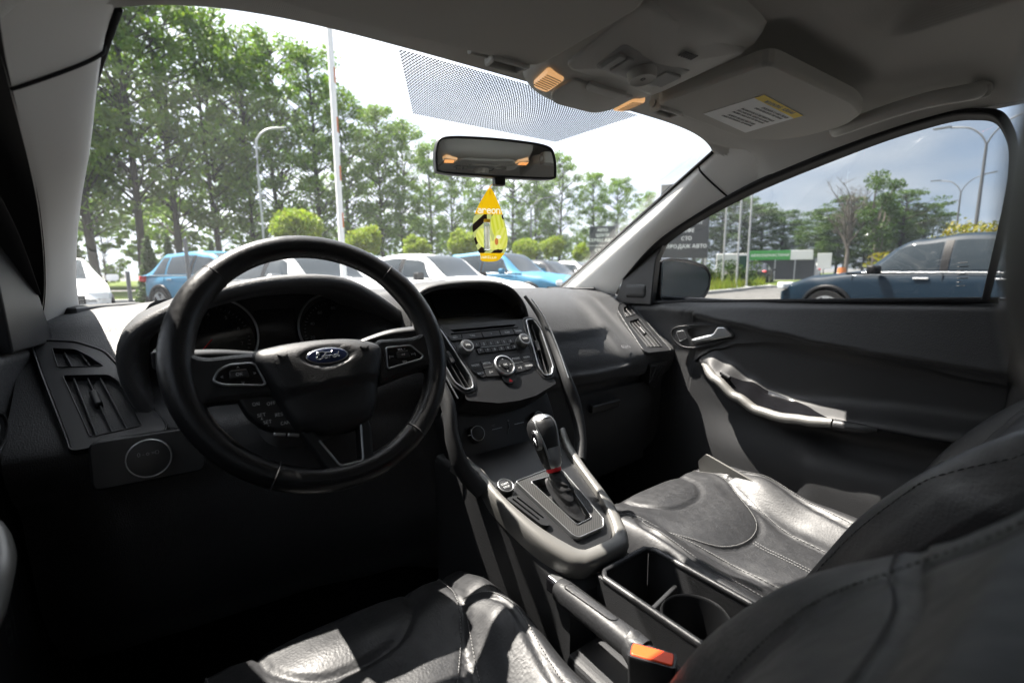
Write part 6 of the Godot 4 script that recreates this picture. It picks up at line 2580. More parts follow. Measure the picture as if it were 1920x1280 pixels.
# nose towards -z, standing on y = 0, built about its middle
func build_car(t: Node3D, d: Dictionary, paint: Material) -> void:
	C = d
	var L: float = d.l
	var w: float = d.w
	var belt: float = d.belt
	var s := Shape.new()
	var rows := []
	var R: float = d.wheel + 0.045
	for i in 65:
		var z := lerpf(-L / 2, L / 2, i / 64.0)
		var e := absf(z) / (L / 2)
		var plan := 1.0 - 0.20 * pow(e, 7.0) - 0.05 * pow(e, 2.0)
		var low := 0.21 + 0.10 * pow(e, 12.0)
		for zc in [d.front, d.rear]:
			var q: float = R * R - (z - zc) * (z - zc)
			if q > 0.0:
				low = maxf(low, d.wheel + sqrt(q))
		var top := along(d.deck, z)
		top -= 0.06 * pow(e, 14.0)
		var hw := w * plan
		var row := PackedVector3Array()
		var half := [[0.955, low], [0.99, maxf(low + 0.01, 0.40)], [1.0, maxf(low + 0.02, 0.58)], [0.992, maxf(low + 0.03, lerpf(0.62, top, 0.55))], [0.965, maxf(low + 0.04, top - 0.065)], [0.90, top - 0.012], [0.72, top + 0.012], [0.36, top + 0.028], [0.0, top + 0.032]]
		for p in half:
			row.append(Vector3(hw * p[0], minf(p[1], top + 0.04), z))
		for k in range(half.size() - 2, -1, -1):
			row.append(Vector3(-row[k].x, row[k].y, z))
		rows.append(row)
	s.grid(rows)
	# bumpers close both ends
	for end in [0, 64]:
		var ring: PackedVector3Array = rows[end]
		var shrink := PackedVector3Array()
		for p in ring:
			shrink.append(Vector3(p.x * 0.93, lerpf(p.y, 0.52, 0.06), p.z + (-0.045 if end == 0 else 0.045)))
		var g := [ring, shrink]
		s.grid(g)
		s.fan(shrink)
	part(t, "body", s, paint)
	s = Shape.new()
	s.box(Transform3D(Basis(), Vector3(0, 0.34, 0)), Vector3(w * 1.72, 0.30, L * 0.95))
	part(t, "underbody", s, mats.car_black)
	# cabin
	s = Shape.new()
	rows = []
	var z0: float = d.roof[0][0]
	var z1: float = d.roof[d.roof.size() - 1][0]
	for i in 41:
		var row := PackedVector3Array()
		for j in 33:
			row.append(cabin_point(lerpf(z0, z1, i / 40.0), lerpf(-1.0, 1.0, j / 32.0)))
		rows.append(row)
	s.grid(rows)
	var cabin := part(t, "cabin", s, paint)
	part(cabin, "windscreen", pane_on(z0 + 0.07, d.roof[1][0] - 0.02, -0.40, 0.40), mats.car_glass)
	part(cabin, "rear_window", pane_on(d.roof[d.roof.size() - 2][0] + 0.06, z1 - 0.06, -0.38, 0.38), mats.car_glass)
	for side in [-1.0, 1.0]:
		for q in d.windows:
			part(cabin, "side_window", pane_on(q[0], q[1], side * 0.96, side * 0.54, q[2], q[3]), mats.car_glass)
		s = Shape.new()
		var b: float = d.pillar
		rows = []
		for j in 7:
			var tt := lerpf(0.97, 0.53, j / 6.0)
			rows.append(PackedVector3Array([cabin_point(b - 0.05, side * tt, 0.010), cabin_point(b + 0.05, side * tt, 0.010)]))
		s.grid(rows)
		part(cabin, "pillar_cover", s, mats.car_black)
		s = Shape.new()
		var line := PackedVector3Array()
		for i in 20:
			var z := lerpf(d.windows[0][0] - 0.03, d.windows[d.windows.size() - 1][1] + 0.03, i / 19.0)
			line.append(Vector3(side * w * 0.968, belt - 0.004, z))
		s.tube(line, 0.009, 6)
		part(cabin, "belt_moulding", s, mats.satin)
		# door mirror and handles
		s = Shape.new()
		s.box(Transform3D(Basis(Vector3.UP, side * 0.2), Vector3(side * (w + 0.11), belt + 0.045, d.windows[0][0] + 0.20)), Vector3(0.22, 0.14, 0.12), 0.05)
		part(t, "door_mirror", s, d.get("mirror", paint))
		for z in d.handles:
			s = Shape.new()
			s.box(Transform3D(Basis(), Vector3(side * (w * 0.985), belt - 0.10, z)), Vector3(0.05, 0.030, 0.20), 0.012)
			part(t, "door_handle", s, d.get("handle", mats.chrome))
		# door shut lines
		for z in d.seams:
			s = Shape.new()
			var seam := PackedVector3Array()
			for k in 8:
				var y := lerpf(0.34, belt - 0.03, k / 7.0)
				seam.append(Vector3(side * (w * lerpf(0.992, 0.975, ss(0.6, belt, y)) * (1.0 - 0.05 * pow(absf(z) / (L / 2), 2.0)) + 0.001), y, z + 0.04 * (y - 0.6)))
			s.tube(seam, 0.005, 5)
			part(t, "door_seam", s, mats.car_black)
		s = Shape.new()
		s.box(Transform3D(Basis(Vector3.UP, side * 0.42), Vector3(side * w * 0.72, d.nose - 0.10, -L / 2 + 0.10)), Vector3(0.36, 0.13, 0.16), 0.04)
		part(t, "headlight", s, mats.headlamp)
		s = Shape.new()
		s.box(Transform3D(Basis(Vector3.UP, -side * 0.4), Vector3(side * w * 0.74, d.tail - 0.12, L / 2 - 0.09)), Vector3(0.34, 0.14, 0.16), 0.04)
		part(t, "tail_light", s, mats.red)
		for zc in [d.front, d.rear]:
			var wh := Transform3D(Basis(Vector3.BACK, -side * PI / 2), Vector3(side * (w - 0.19), d.wheel, zc))
			s = Shape.new()
			s.lathe(wh, [[d.wheel * 0.66, 0.20], [d.wheel * 0.93, 0.205], [d.wheel, 0.175], [d.wheel, 0.03], [d.wheel * 0.9, 0.0], [0.0, 0.0]], 36)
			var wheel := part(t, "wheel", s, mats.tyre)
			s = Shape.new()
			s.lathe(wh, [[d.wheel * 0.69, 0.203], [d.wheel * 0.64, 0.203], [d.wheel * 0.60, 0.15], [0.0, 0.14]], 32)
			part(wheel, "rim", s, mats.car_black)
			s = Shape.new()
			for k in 5:
				for v in [-0.13, 0.13]:
					s.box(wh * Transform3D(Basis(Vector3.UP, TAU * k / 5.0 + v), Vector3.ZERO) * Transform3D(Basis(), Vector3(d.wheel * 0.36, 0.185, 0)), Vector3(d.wheel * 0.62, 0.03, 0.045), 0.01)
			s.lathe(wh, [[0.07, 0.16], [0.07, 0.200], [0.0, 0.205]], 16)
			s.lathe(wh, [[d.wheel * 0.69, 0.195], [d.wheel * 0.69, 0.206], [d.wheel * 0.63, 0.206], [d.wheel * 0.63, 0.195]], 32)
			part(wheel, "spokes", s, mats.alloy)
			if d.get("clad", false):
				var arch := PackedVector3Array()
				for k in 17:
					var a := PI * k / 16.0
					arch.append(Vector3(side * (w * 0.985), d.wheel + sin(a) * (R + 0.01), zc - cos(a) * (R + 0.01)))
				s = Shape.new()
				s.tube(arch, 0.038, 8)
				part(t, "arch_trim", s, mats.car_black)
	# face: grille, lower intake, emblem, plate
	s = Shape.new()
	s.box(Transform3D(Basis(), Vector3(0, d.nose - 0.17, -L / 2 - 0.035)), Vector3(w * 0.95, 0.16, 0.05), 0.015)
	var gr := part(t, "grille", s, mats.car_black)
	for k in 3:
		s = Shape.new()
		s.box(Transform3D(Basis(), Vector3(0, d.nose - 0.22 + k * 0.05, -L / 2 - 0.062)), Vector3(w * 0.90, 0.010, 0.012), 0.003)
		part(gr, "grille_bar", s, mats.satin)
	s = Shape.new()
	s.lathe(Transform3D(Basis(Vector3.RIGHT, -PI / 2), Vector3(0, d.nose - 0.16, -L / 2 - 0.065)), [[0.058, 0.0], [0.062, 0.012], [0.050, 0.016], [0.0, 0.014]], 24)
	part(gr, "emblem", s, mats.chrome)
	s = Shape.new()
	s.box(Transform3D(Basis(), Vector3(0, 0.34, -L / 2 - 0.03)), Vector3(w * 1.25, 0.13, 0.06), 0.03)
	part(t, "lower_intake", s, mats.car_black)
	s = Shape.new()
	s.box(Transform3D(Basis(), Vector3(0, 0.47, -L / 2 - 0.062)), Vector3(0.52, 0.11, 0.012), 0.004)
	part(t, "number_plate", s, mats.white)


const SALOON := {"l": 4.72, "w": 0.915, "belt": 0.945, "wheel": 0.335, "front": -1.42, "rear": 1.38, "nose": 0.76, "tail": 0.98, "pillar": 0.16,
	"deck": [[-2.36, 0.66], [-2.22, 0.745], [-1.7, 0.85], [-0.95, 0.945], [1.5, 0.96], [2.1, 0.99], [2.36, 0.95]],
	"roof": [[-1.02, 0.93], [-0.18, 1.40], [0.35, 1.45], [1.05, 1.385], [1.95, 0.97]],
	"windows": [[-0.72, 0.10, 0.34, 0.0], [0.22, 1.25, 0.0, -0.22]], "handles": [-0.02, 0.95], "seams": [-0.95, 0.16, 1.10]}
const SUV := {"l": 4.46, "w": 0.92, "belt": 1.02, "wheel": 0.355, "front": -1.34, "rear": 1.33, "nose": 0.86, "tail": 1.05, "pillar": 0.22, "clad": true,
	"deck": [[-2.23, 0.74], [-2.08, 0.84], [-1.6, 0.95], [-0.9, 1.02], [1.6, 1.04], [2.1, 1.06], [2.23, 1.02]],
	"roof": [[-1.10, 1.0], [-0.18, 1.56], [0.40, 1.625], [1.35, 1.575], [2.12, 1.05]],
	"windows": [[-0.80, 0.15, 0.38, 0.0], [0.29, 1.10, 0.0, 0.0], [1.17, 1.62, 0.0, -0.20]], "handles": [-0.02, 0.92], "seams": [-0.98, 0.22, 1.14]}


const ADDED_VAN := {"l": 5.10, "w": 0.98, "belt": 1.15, "wheel": 0.34, "front": -1.65, "rear": 1.45, "nose": 0.95, "tail": 1.1, "pillar": 0.10,
	"deck": [[-2.55, 0.80], [-2.35, 0.95], [-1.9, 1.12], [-1.4, 1.16], [2.4, 1.17], [2.55, 1.15]],
	"roof": [[-1.95, 1.13], [-1.15, 1.88], [-0.4, 2.02], [2.40, 2.00], [2.54, 1.16]],
	"windows": [[-1.45, -0.35, 0.30, 0.0], [0.25, 1.30, 0.0, 0.0], [1.42, 2.25, 0.0, 0.0]], "handles": [-0.45, 0.25], "seams": [-1.45, -0.28, 1.35]}


func parked_cars() -> void:
	var suv := SUV.duplicate()
	suv.mirror = mats.car_black
	suv.handle = mats.satin
	var list := [
		["parked_car", "white saloon facing the car park with a round chrome emblem", mats.paint_white, SALOON, Vector3(-2.5, 0, -13.9), 172.0],
		["parked_car", "light blue crossover parked beside the white saloon, behind the fence post", mats.paint_blue_light, SUV, Vector3(0.9, 0, -13.6), 148.0],
		["parked_car", "silver grey saloon parked behind the raised barrier pole", mats.paint_silver, SALOON, Vector3(1.75, 0, -8.9), 160.0],
		["parked_car", "white saloon with a black door mirror parked below the air freshener", mats.paint_white, SALOON, Vector3(4.15, 0, -8.6), 158.0],
		["parked_car", "bright blue crossover parked to the right of the white saloon", mats.paint_blue_light, SUV, Vector3(7.5, 0, -10.7), 160.0],
		["parked_car", "dark grey saloon parked behind the bright blue crossover", mats.paint_dark, SALOON, Vector3(10.6, 0, -12.6), 160.0],
		["parked_car", "white saloon at the far end of the row under the sign board", mats.paint_white, SALOON, Vector3(13.4, 0, -14.0), 160.0],
		["road_car", "petrol blue crossover passing outside the passenger window", mats.paint_petrol, suv, Vector3(9.95, 0, -1.60), 2.0],
		["added_van", "unseen dark tall van added to shade the cabin, close beside the driver's door", mats.paint_dark, ADDED_VAN, Vector3(-2.95, 0, 1.2), 0.0],  # unseen van, added to keep low sky light off the cabin
		["distant_car", "silver car parked beyond the weeds of the island", mats.paint_silver, SALOON, Vector3(29.5, 0, -20.5), 100.0],
		["distant_car", "dark car parked in front of the green banner", mats.paint_dark, SALOON, Vector3(34.0, 0, -17.0), 70.0],
		["distant_car", "white van-like car parked at the end of the green banner", mats.paint_white, SUV, Vector3(52.0, 0, -21.2), 60.0],
	]
	for a in list:
		var t := thing(a[0], a[1], "car", a[4], "cars parked in the row ahead" if a[0] == "parked_car" else "")
		t.rotation.y = -deg_to_rad(a[5])
		var d: Dictionary = a[3].duplicate()
		if a[1].contains("black door mirror"):
			d.mirror = mats.car_black
		build_car(t, d, a[2])


# ------------------------------------------------------------------ plants
func leaf_cloud(s: Shape, centre: Vector3, r: Vector3, count: int, size: float, shell := 0.55) -> void:
	for i in count:
		var d := Vector3(rng.randfn(), rng.randfn(), rng.randfn()).normalized()
		var p := centre + d * r * pow(rng.randf(), shell)
		var a := Vector3(rng.randfn(), rng.randfn(), rng.randfn()).normalized()
		var b := a.cross(Vector3(rng.randfn(), rng.randfn(), rng.randfn())).normalized()
		var k := size * rng.randf_range(0.6, 1.35)
		var v := rng.randf_range(0.65, 1.35)
		s.tint = Color(v * rng.randf_range(0.8, 1.25), v, v * rng.randf_range(0.6, 1.1))
		s.add(PackedVector3Array([p - a * k, p + b * k * 0.42, p + a * k, p - b * k * 0.42]), PackedInt32Array([0, 1, 2, 0, 2, 3]))


func limb(s: Shape, a: Vector3, b: Vector3, r0: float, r1: float, bend := 0.08, seg := 7) -> void:
	var path := PackedVector3Array()
	var rad := PackedFloat32Array()
	var side := Vector3(rng.randfn(), rng.randfn() * 0.3, rng.randfn()).normalized() * a.distance_to(b) * bend
	for i in 7:
		var k := i / 6.0
		path.append(a.lerp(b, k) + side * sin(PI * k))
		rad.append(lerpf(r0, r1, k))
	s.tube(path, rad, seg)


# tall woodland tree, about 16 m high: [trunk mesh, crown mesh]
func tree_shapes(seed_: int, height := 16.0, spread := 3.1, low := 0.20, leaves := 8200, size := 0.155) -> Array:
	rng.seed = seed_
	var wood := Shape.new()
	var crown := Shape.new()
	limb(wood, Vector3.ZERO, Vector3(rng.randfn() * 0.3, height * 0.9, rng.randfn() * 0.3), height * 0.0125, height * 0.003, 0.015, 9)
	var n := 105
	for i in n:
		var k := lerpf(low, 1.0, (i + rng.randf()) / n)
		var y := height * k
		var reach: float = spread * (0.35 + 0.65 * sin(PI * pow(clampf((k - low) / (1.02 - low), 0.0, 1.0), 0.75))) * rng.randf_range(0.45, 1.1)
		var a := rng.randf() * TAU
		var tip := Vector3(cos(a) * reach, minf(y + reach * 0.35, height), sin(a) * reach)
		limb(wood, Vector3(0, y - reach * 0.35, 0), tip, 0.055, 0.015, 0.06, 5)
		var r := rng.randf_range(0.5, 1.05)
		leaf_cloud(crown, tip, Vector3(r, r * 0.62, r), int(leaves / float(n)), size, 0.5)
	return [wood.mesh(), crown.mesh()]


func place_tree(called: String, label: String, shapes: Array, at: Vector3, scale_: float, turn: float, leaf: Material, bark: Material, group: String) -> void:
	var t := thing(called, label, "tree", at, group)
	t.scale = Vector3(1.9, 1.0, 1.9) * scale_ if called == "roadside_tree" else Vector3.ONE * scale_
	t.rotation.y = turn
	part(t, "trunk", shapes[0], bark)
	part(t, "crown", shapes[1], leaf)


func planting() -> void:
	var kinds := [tree_shapes(11), tree_shapes(12, 16.0, 2.9, 0.16), tree_shapes(13, 16.0, 3.6, 0.24), tree_shapes(14, 16.0, 3.2, 0.13)]
	var tall := [[-5.6, -34.5, 19.5], [-3.3, -33.8, 19.0], [-1.3, -34.4, 18.6], [0.6, -36.0, 17.8], [2.9, -36.6, 16.6], [4.9, -37.2, 15.8], [7.2, -38.6, 16.8], [9.8, -39.3, 16.9], [12.5, -39.9, 14.6], [15.4, -40.4, 14.4], [18.0, -41.4, 13.6], [21.2, -42.6, 12.6], [24.6, -44.0, 12.8], [29.2, -46.0, 13.4], [34.0, -46.5, 14.3], [38.0, -47.0, 13.2], [41.5, -46.7, 15.0], [46.2, -45.3, 13.2], [50.6, -45.1, 12.8], [55.2, -43.8, 11.2]]
	rng.seed = 3
	var spin := []
	for i in 200:
		spin.append(rng.randf() * TAU)
	for i in tall.size():
		var a: Array = tall[i]
		place_tree("woodland_tree", "tall leafy tree in the woodland row behind the parked cars", kinds[i % 4], Vector3(a[0], 0.15, a[1]), a[2] / 16.0, spin[i], mats.leaf, mats.bark, "woodland trees behind the car park")
	# undergrowth closes the gap below the crowns
	var low_kind := tree_shapes(15, 16.0, 6.0, 0.03, 7000, 0.30)
	for i in 20:
		place_tree("undergrowth_shrub", "leafy undergrowth shrub between the trunks of the woodland", low_kind, Vector3(-7.0 + i * 3.5, 0.15, -41.5 - i * 0.6), 0.30 + 0.05 * (i % 3), spin[20 + i], mats.leaf, mats.bark, "undergrowth of the woodland")
	# clipped balls on stems behind the cars
	rng.seed = 21
	var stem := Shape.new()
	limb(stem, Vector3.ZERO, Vector3(0, 1.45, 0), 0.035, 0.028, 0.01)
	var shapes := []
	for v in 4:
		var ball := Shape.new()
		var w := rng.randf_range(0.46, 0.56)
		leaf_cloud(ball, Vector3(0, 1.72, 0), Vector3(w, rng.randf_range(0.38, 0.48), w), 1900, 0.060, 0.18)
		for i in 16:
			var d := Vector3(rng.randfn(), rng.randfn() * 0.8, rng.randfn()).normalized()
			var r := rng.randf_range(0.12, 0.24)
			leaf_cloud(ball, Vector3(0, 1.72, 0) + d * rng.randf_range(0.34, 0.52), Vector3(r, r * 0.8, r), 110, 0.058, 0.4)
		shapes.append([stem.mesh(), ball.mesh()])
	for i in 7:
		var a: Array = [[2.9, -14.9, 1.34], [5.9, -17.7, 1.24], [9.4, -20.6, 1.16], [10.9, -18.9, 1.26], [14.2, -18.4, 1.20], [17.5, -20.2, 1.30], [20.5, -21.0, 1.14]][i]
		place_tree("topiary_tree", "round clipped lime-green tree on a stem behind the parked cars", shapes[i % 4], Vector3(a[0], 0.1, a[1]), a[2], spin[50 + i], mats.leaf_lime, mats.bark, "round clipped trees")
	# narrow conifers behind the first white car
	rng.seed = 22
	var cone := Shape.new()
	for i in 26:
		var k := i / 25.0
		leaf_cloud(cone, Vector3(0, 0.15 + 1.7 * k, 0), Vector3(0.42, 0.12, 0.42) * (1.0 - 0.93 * k), int(110 * (1.0 - 0.8 * k)), 0.075, 0.3)
	stem = Shape.new()
	limb(stem, Vector3.ZERO, Vector3(0, 1.5, 0), 0.03, 0.01, 0.0)
	shapes = [stem.mesh(), cone.mesh()]
	for i in 4:
		var a: Array = [[-2.55, -18.4, 1.28], [-0.75, -17.3, 1.10], [-0.25, -18.2, 1.12], [0.95, -18.6, 1.08]][i]
		place_tree("conifer", "small pointed conifer behind the pale blue crossover and the white saloon", shapes, Vector3(a[0], 0.1, a[1]), a[2], spin[60 + i], mats.leaf_conifer, mats.bark, "small pointed conifers")
	# beyond the road: dark wood, a bare tree and an open leafy one
	for i in 16:
		var a: Array = [[58.5, -20.4, 7.2], [60.0, -18.6, 6.6], [61.0, -16.2, 7.4], [63.0, -15.0, 6.2], [56.0, -36.5, 9.2], [58.2, -34.0, 8.8], [60.2, -32.5, 8.4], [62.0, -31.0, 7.6], [63.6, -29.2, 7.0], [65.2, -27.8, 5.8], [67.0, -26.5, 4.6], [60.5, -23.6, 6.6], [62.5, -22.6, 5.6], [65.0, -20.8, 5.6], [67.0, -19.4, 6.0], [69.0, -18.2, 6.2]][i]
		place_tree("roadside_tree", "dark broad tree of the wood beyond the road", kinds[(i * 3) % 4], Vector3(a[0], 0.0, a[1]), a[2] / 16.0 * 1.15, spin[70 + i], mats.leaf_dark, mats.bark, "dark trees beyond the road")
	rng.seed = 31
	var bare := Shape.new()
	limb(bare, Vector3.ZERO, Vector3(0.2, 6.0, 0), 0.22, 0.14, 0.02, 8)
	for i in 16:
		var a := rng.randf() * TAU
		var y := rng.randf_range(2.5, 6.0)
		var p0 := Vector3(0.1, y, 0)
		var p1 := p0 + Vector3(cos(a) * rng.randf_range(0.8, 2.2), rng.randf_range(2.4, 5.0), sin(a) * rng.randf_range(0.8, 2.2))
		limb(bare, p0, p1, 0.09, 0.03, 0.1, 6)
		for k in 6:
			var q := p0.lerp(p1, rng.randf_range(0.35, 1.0))
			var e := q + Vector3(rng.randfn() * 0.7, rng.randf_range(0.3, 1.6), rng.randfn() * 0.7)
			limb(bare, q, e, 0.035, 0.012, 0.1, 4)
			for m in 4:
				var g := q.lerp(e, rng.randf_range(0.4, 1.0))
				limb(bare, g, g + Vector3(rng.randfn() * 0.4, rng.randf_range(0.1, 0.7), rng.randfn() * 0.4), 0.014, 0.006, 0.1, 3)
	var bt := thing("bare_tree", "bare leafless tree standing beyond the road", "tree", Vector3(55.0, 0, -18.9))
	part(bt, "trunk", bare, mats.bark_grey)
	bt.scale = Vector3.ONE * 0.93
	rng.seed = 32
	var wood := Shape.new()
	var crown := Shape.new()
	limb(wood, Vector3.ZERO, Vector3(0.1, 4.0, 0), 0.24, 0.16, 0.02, 8)
	for q in [[-1.9, 8.6, 0.3, 1.0], [0.3, 9.4, -0.5, 1.1], [1.9, 8.8, 0.5, 0.9], [3.4, 6.4, 0.2, 1.0], [-0.8, 7.4, 0.6, 0.9], [-1.4, 6.0, -0.6, 1.0], [0.9, 6.6, 0.6, 0.8], [-0.9, 4.6, 0.6, 1.3], [0.8, 4.2, -0.6, 1.3], [-0.2, 3.2, 0.2, 1.4], [2.3, 7.6, -0.3, 0.6]]:
		limb(wood, Vector3(0.1, clampf(q[1] - 3.0, 1.5, 4.0), 0), Vector3(q[0], q[1], q[2]), 0.10, 0.03, 0.08, 6)
		leaf_cloud(crown, Vector3(q[0], q[1], q[2]), Vector3(q[3], q[3] * 0.8, q[3]), 330, 0.15, 0.6)
	var lt := thing("open_tree", "dark leafy tree with open forking crown beside the bare tree", "tree", Vector3(55.2, 0, -16.6))
	part(lt, "trunk", wood, mats.bark_grey)
	part(lt, "crown", crown, mats.leaf_dark)
	# golden shrubs behind the passing car
	rng.seed = 33
	for i in 3:
		var sh := Shape.new()
		for k in 14:
			leaf_cloud(sh, Vector3(rng.randfn() * 0.8, rng.randf_range(0.8, 2.1), rng.randfn() * 0.7), Vector3(0.55, 0.40, 0.55), 170, 0.085, 0.5)
		var st := Shape.new()
		limb(st, Vector3.ZERO, Vector3(0.1, 1.4, 0), 0.08, 0.03)
		place_tree("golden_shrub", "golden-leaved shrub rising above the roof of the blue crossover", [st.mesh(), sh.mesh()], [Vector3(20.6, 0, -3.9), Vector3(21.6, 0, -3.0), Vector3(22.6, 0, -2.2)][i], [0.95, 1.12, 1.3][i], 0.0, mats.leaf_gold, mats.bark, "golden shrubs")
	# clipped hedge by the sign
	rng.seed = 34
	var hd := Shape.new()
	for k in 60:
		leaf_cloud(hd, Vector3(lerpf(-3.2, 3.2, k / 59.0), rng.randf_range(0.5, 1.25), rng.randf_range(-0.3, 0.3)), Vector3(0.4, 0.35, 0.4), 55, 0.09, 0.5)
	var hedge := thing("hedge", "clipped green hedge below the dark sign board", "hedge", Vector3(22.8, 0.0, -14.6))
	hedge.rotation.y = deg_to_rad(-35.0)
	part(hedge, "foliage", hd, mats.leaf_conifer)


# ------------------------------------------------------------------ poles and lamps
func double_lamp(at: Vector3, h: float, turn: float, label: String) -> void:
	var t := thing("street_lamp", label, "street lamp", at, "double-armed street lamps")
	t.rotation.y = turn
	var s := Shape.new()
	s.tube(PackedVector3Array([Vector3.ZERO, Vector3(0, h * 0.5, 0), Vector3(0, h * 0.86, 0)]), [0.10, 0.075, 0.055], 10)
	part(t, "pole", s, mats.pole_dark)
	for side in [-1.0, 1.0]:
		s = Shape.new()
		s.tube(curve(PackedVector3Array([Vector3(0, h * 0.85, 0), Vector3(side * 0.25, h * 0.91, 0), Vector3(side * 0.75, h * 0.965, 0), Vector3(side * 1.5, h * 0.99, 0)]), 6), 0.038, 8)
		part(t, "arm", s, mats.pole_dark)
		s = Shape.new()
		s.box(Transform3D(Basis(Vector3.BACK, side * 0.06), Vector3(side * 1.85, h * 0.998, 0)), Vector3(0.75, 0.07, 0.24), 0.03)
		part(t, "lamp_head", s, mats.pole_dark)


func poles() -> void:
	double_lamp(Vector3(32.6, 0, -5.5), 8.2, deg_to_rad(80), "double-armed street lamp rising behind the golden shrubs")
	double_lamp(Vector3(53.6, 0, -10.6), 8.4, deg_to_rad(75), "second double-armed street lamp along the road")
	double_lamp(Vector3(71.0, 0, -16.2), 8.2, deg_to_rad(70), "third double-armed street lamp along the road")
	double_lamp(Vector3(94.0, 0, -22.8), 8.2, deg_to_rad(70), "last small double-armed street lamp along the road")
	double_lamp(Vector3(24.5, 0, -31.0), 7.0, deg_to_rad(-30), "double-armed lamp among the trees behind the air freshener")
	double_lamp(Vector3(42.0, 0, -26.5), 6.0, deg_to_rad(50), "double-armed lamp between the flagpoles and the dark wood")
	var t := thing("street_lamp", "single-armed lamp post in front of the woodland", "street lamp", Vector3(3.8, 0, -26.2))
	var s := Shape.new()
	s.tube(curve(PackedVector3Array([Vector3.ZERO, Vector3(0, 4, 0), Vector3(0, 6.9, 0), Vector3(0.12, 7.5, 0), Vector3(0.5, 7.9, 0), Vector3(0.95, 8.05, 0)]), 6), 0.05, 10)
	part(t, "pole", s, mats.galvanised)
	s = Shape.new()
	s.box(Transform3D(Basis(Vector3.BACK, 0.2), Vector3(1.1, 8.08, 0)), Vector3(0.45, 0.07, 0.2), 0.03)
	part(t, "lamp_head", s, mats.galvanised)
	# raised barrier pole, white with red bands
	t = thing("barrier_pole", "raised white barrier pole with red bands", "barrier", Vector3(1.87, 0, -7.43))
	s = Shape.new()
	s.box(Transform3D(Basis(), Vector3(0, 0.5, 0)), Vector3(0.32, 1.0, 0.26), 0.03)
	part(t, "barrier_post", s, mats.white)
	s = Shape.new()
	s.box(Transform3D(Basis(), Vector3(0, 3.2, 0.17)), Vector3(0.085, 4.6, 0.05), 0.015)
	var arm := part(t, "boom", s, mats.white)
	for i in 4:
		s = Shape.new()
		s.box(Transform3D(Basis(), Vector3(0.028, 1.9 + i * 0.72, 0.17)), Vector3(0.034, 0.24, 0.054), 0.012)
		part(arm, "red_band", s, mats.orange)
	# two dark fence posts by the first cars
	for i in 2:
		t = thing("fence_post", ["short dark post between the white saloon and the light blue crossover", "tall thin dark post in front of the light blue crossover"][i], "post", [Vector3(-1.05, 0, -11.4), Vector3(-0.08, 0, -10.8)][i])
		s = Shape.new()
		s.tube(PackedVector3Array([Vector3.ZERO, Vector3(0, [1.12, 1.75][i], 0)]), 0.035, 8)
		part(t, "shaft", s, mats.pole_dark)
		s = Shape.new()
		s.lathe(Transform3D(Basis(), Vector3.ZERO), [[0.09, 0.0], [0.09, 0.02], [0.04, 0.05]], 14)
		part(t, "foot", s, mats.pole_dark)
	for i in 4:
		t = thing("flagpole", "tall grey flagpole on the planted island", "flagpole", [Vector3(21.5, 0.12, -13.2), Vector3(22.6, 0.12, -12.9), Vector3(23.4, 0.12, -12.6), Vector3(24.3, 0.12, -12.55)][i], "flagpoles on the island")
		s = Shape.new()
		s.tube(PackedVector3Array([Vector3.ZERO, Vector3(0, 4, 0), Vector3(0, 8.5, 0)]), [0.05, 0.042, 0.03], 10)
		part(t, "mast", s, mats.galvanised)
		s = Shape.new()
		s.lathe(Transform3D(Basis(), Vector3.ZERO), [[0.16, 0.0], [0.16, 0.03], [0.06, 0.06]], 16)
		part(t, "foot", s, mats.galvanised)


func board(called: String, label: String, at: Vector3, turn: float, size: Vector3, m: Material) -> Node3D:
	var t := thing(called, label, "sign", at)
	t.rotation.y = turn
	var s := Shape.new()
	s.box(Transform3D(Basis(), Vector3(0, size.z + size.y / 2, 0)), Vector3(size.x, size.y, 0.16), 0.02)
	part(t, "panel", s, m)
	for side in [-1.0, 1.0]:
		s = Shape.new()
		s.tube(PackedVector3Array([Vector3(side * size.x * 0.42, 0, -0.12), Vector3(side * size.x * 0.42, size.z + size.y * 0.9, -0.12)]), 0.05, 8)
		part(t, "post", s, mats.pole_dark)
	return t


func words_on(t: Node3D, words: String, x: float, y: float, h: float, m: Material) -> void:
	letters(t, words, Transform3D(Basis(), Vector3(x, y, 0.084)), h, m, false, "Droid Sans", 700, "lettering", 0.01)


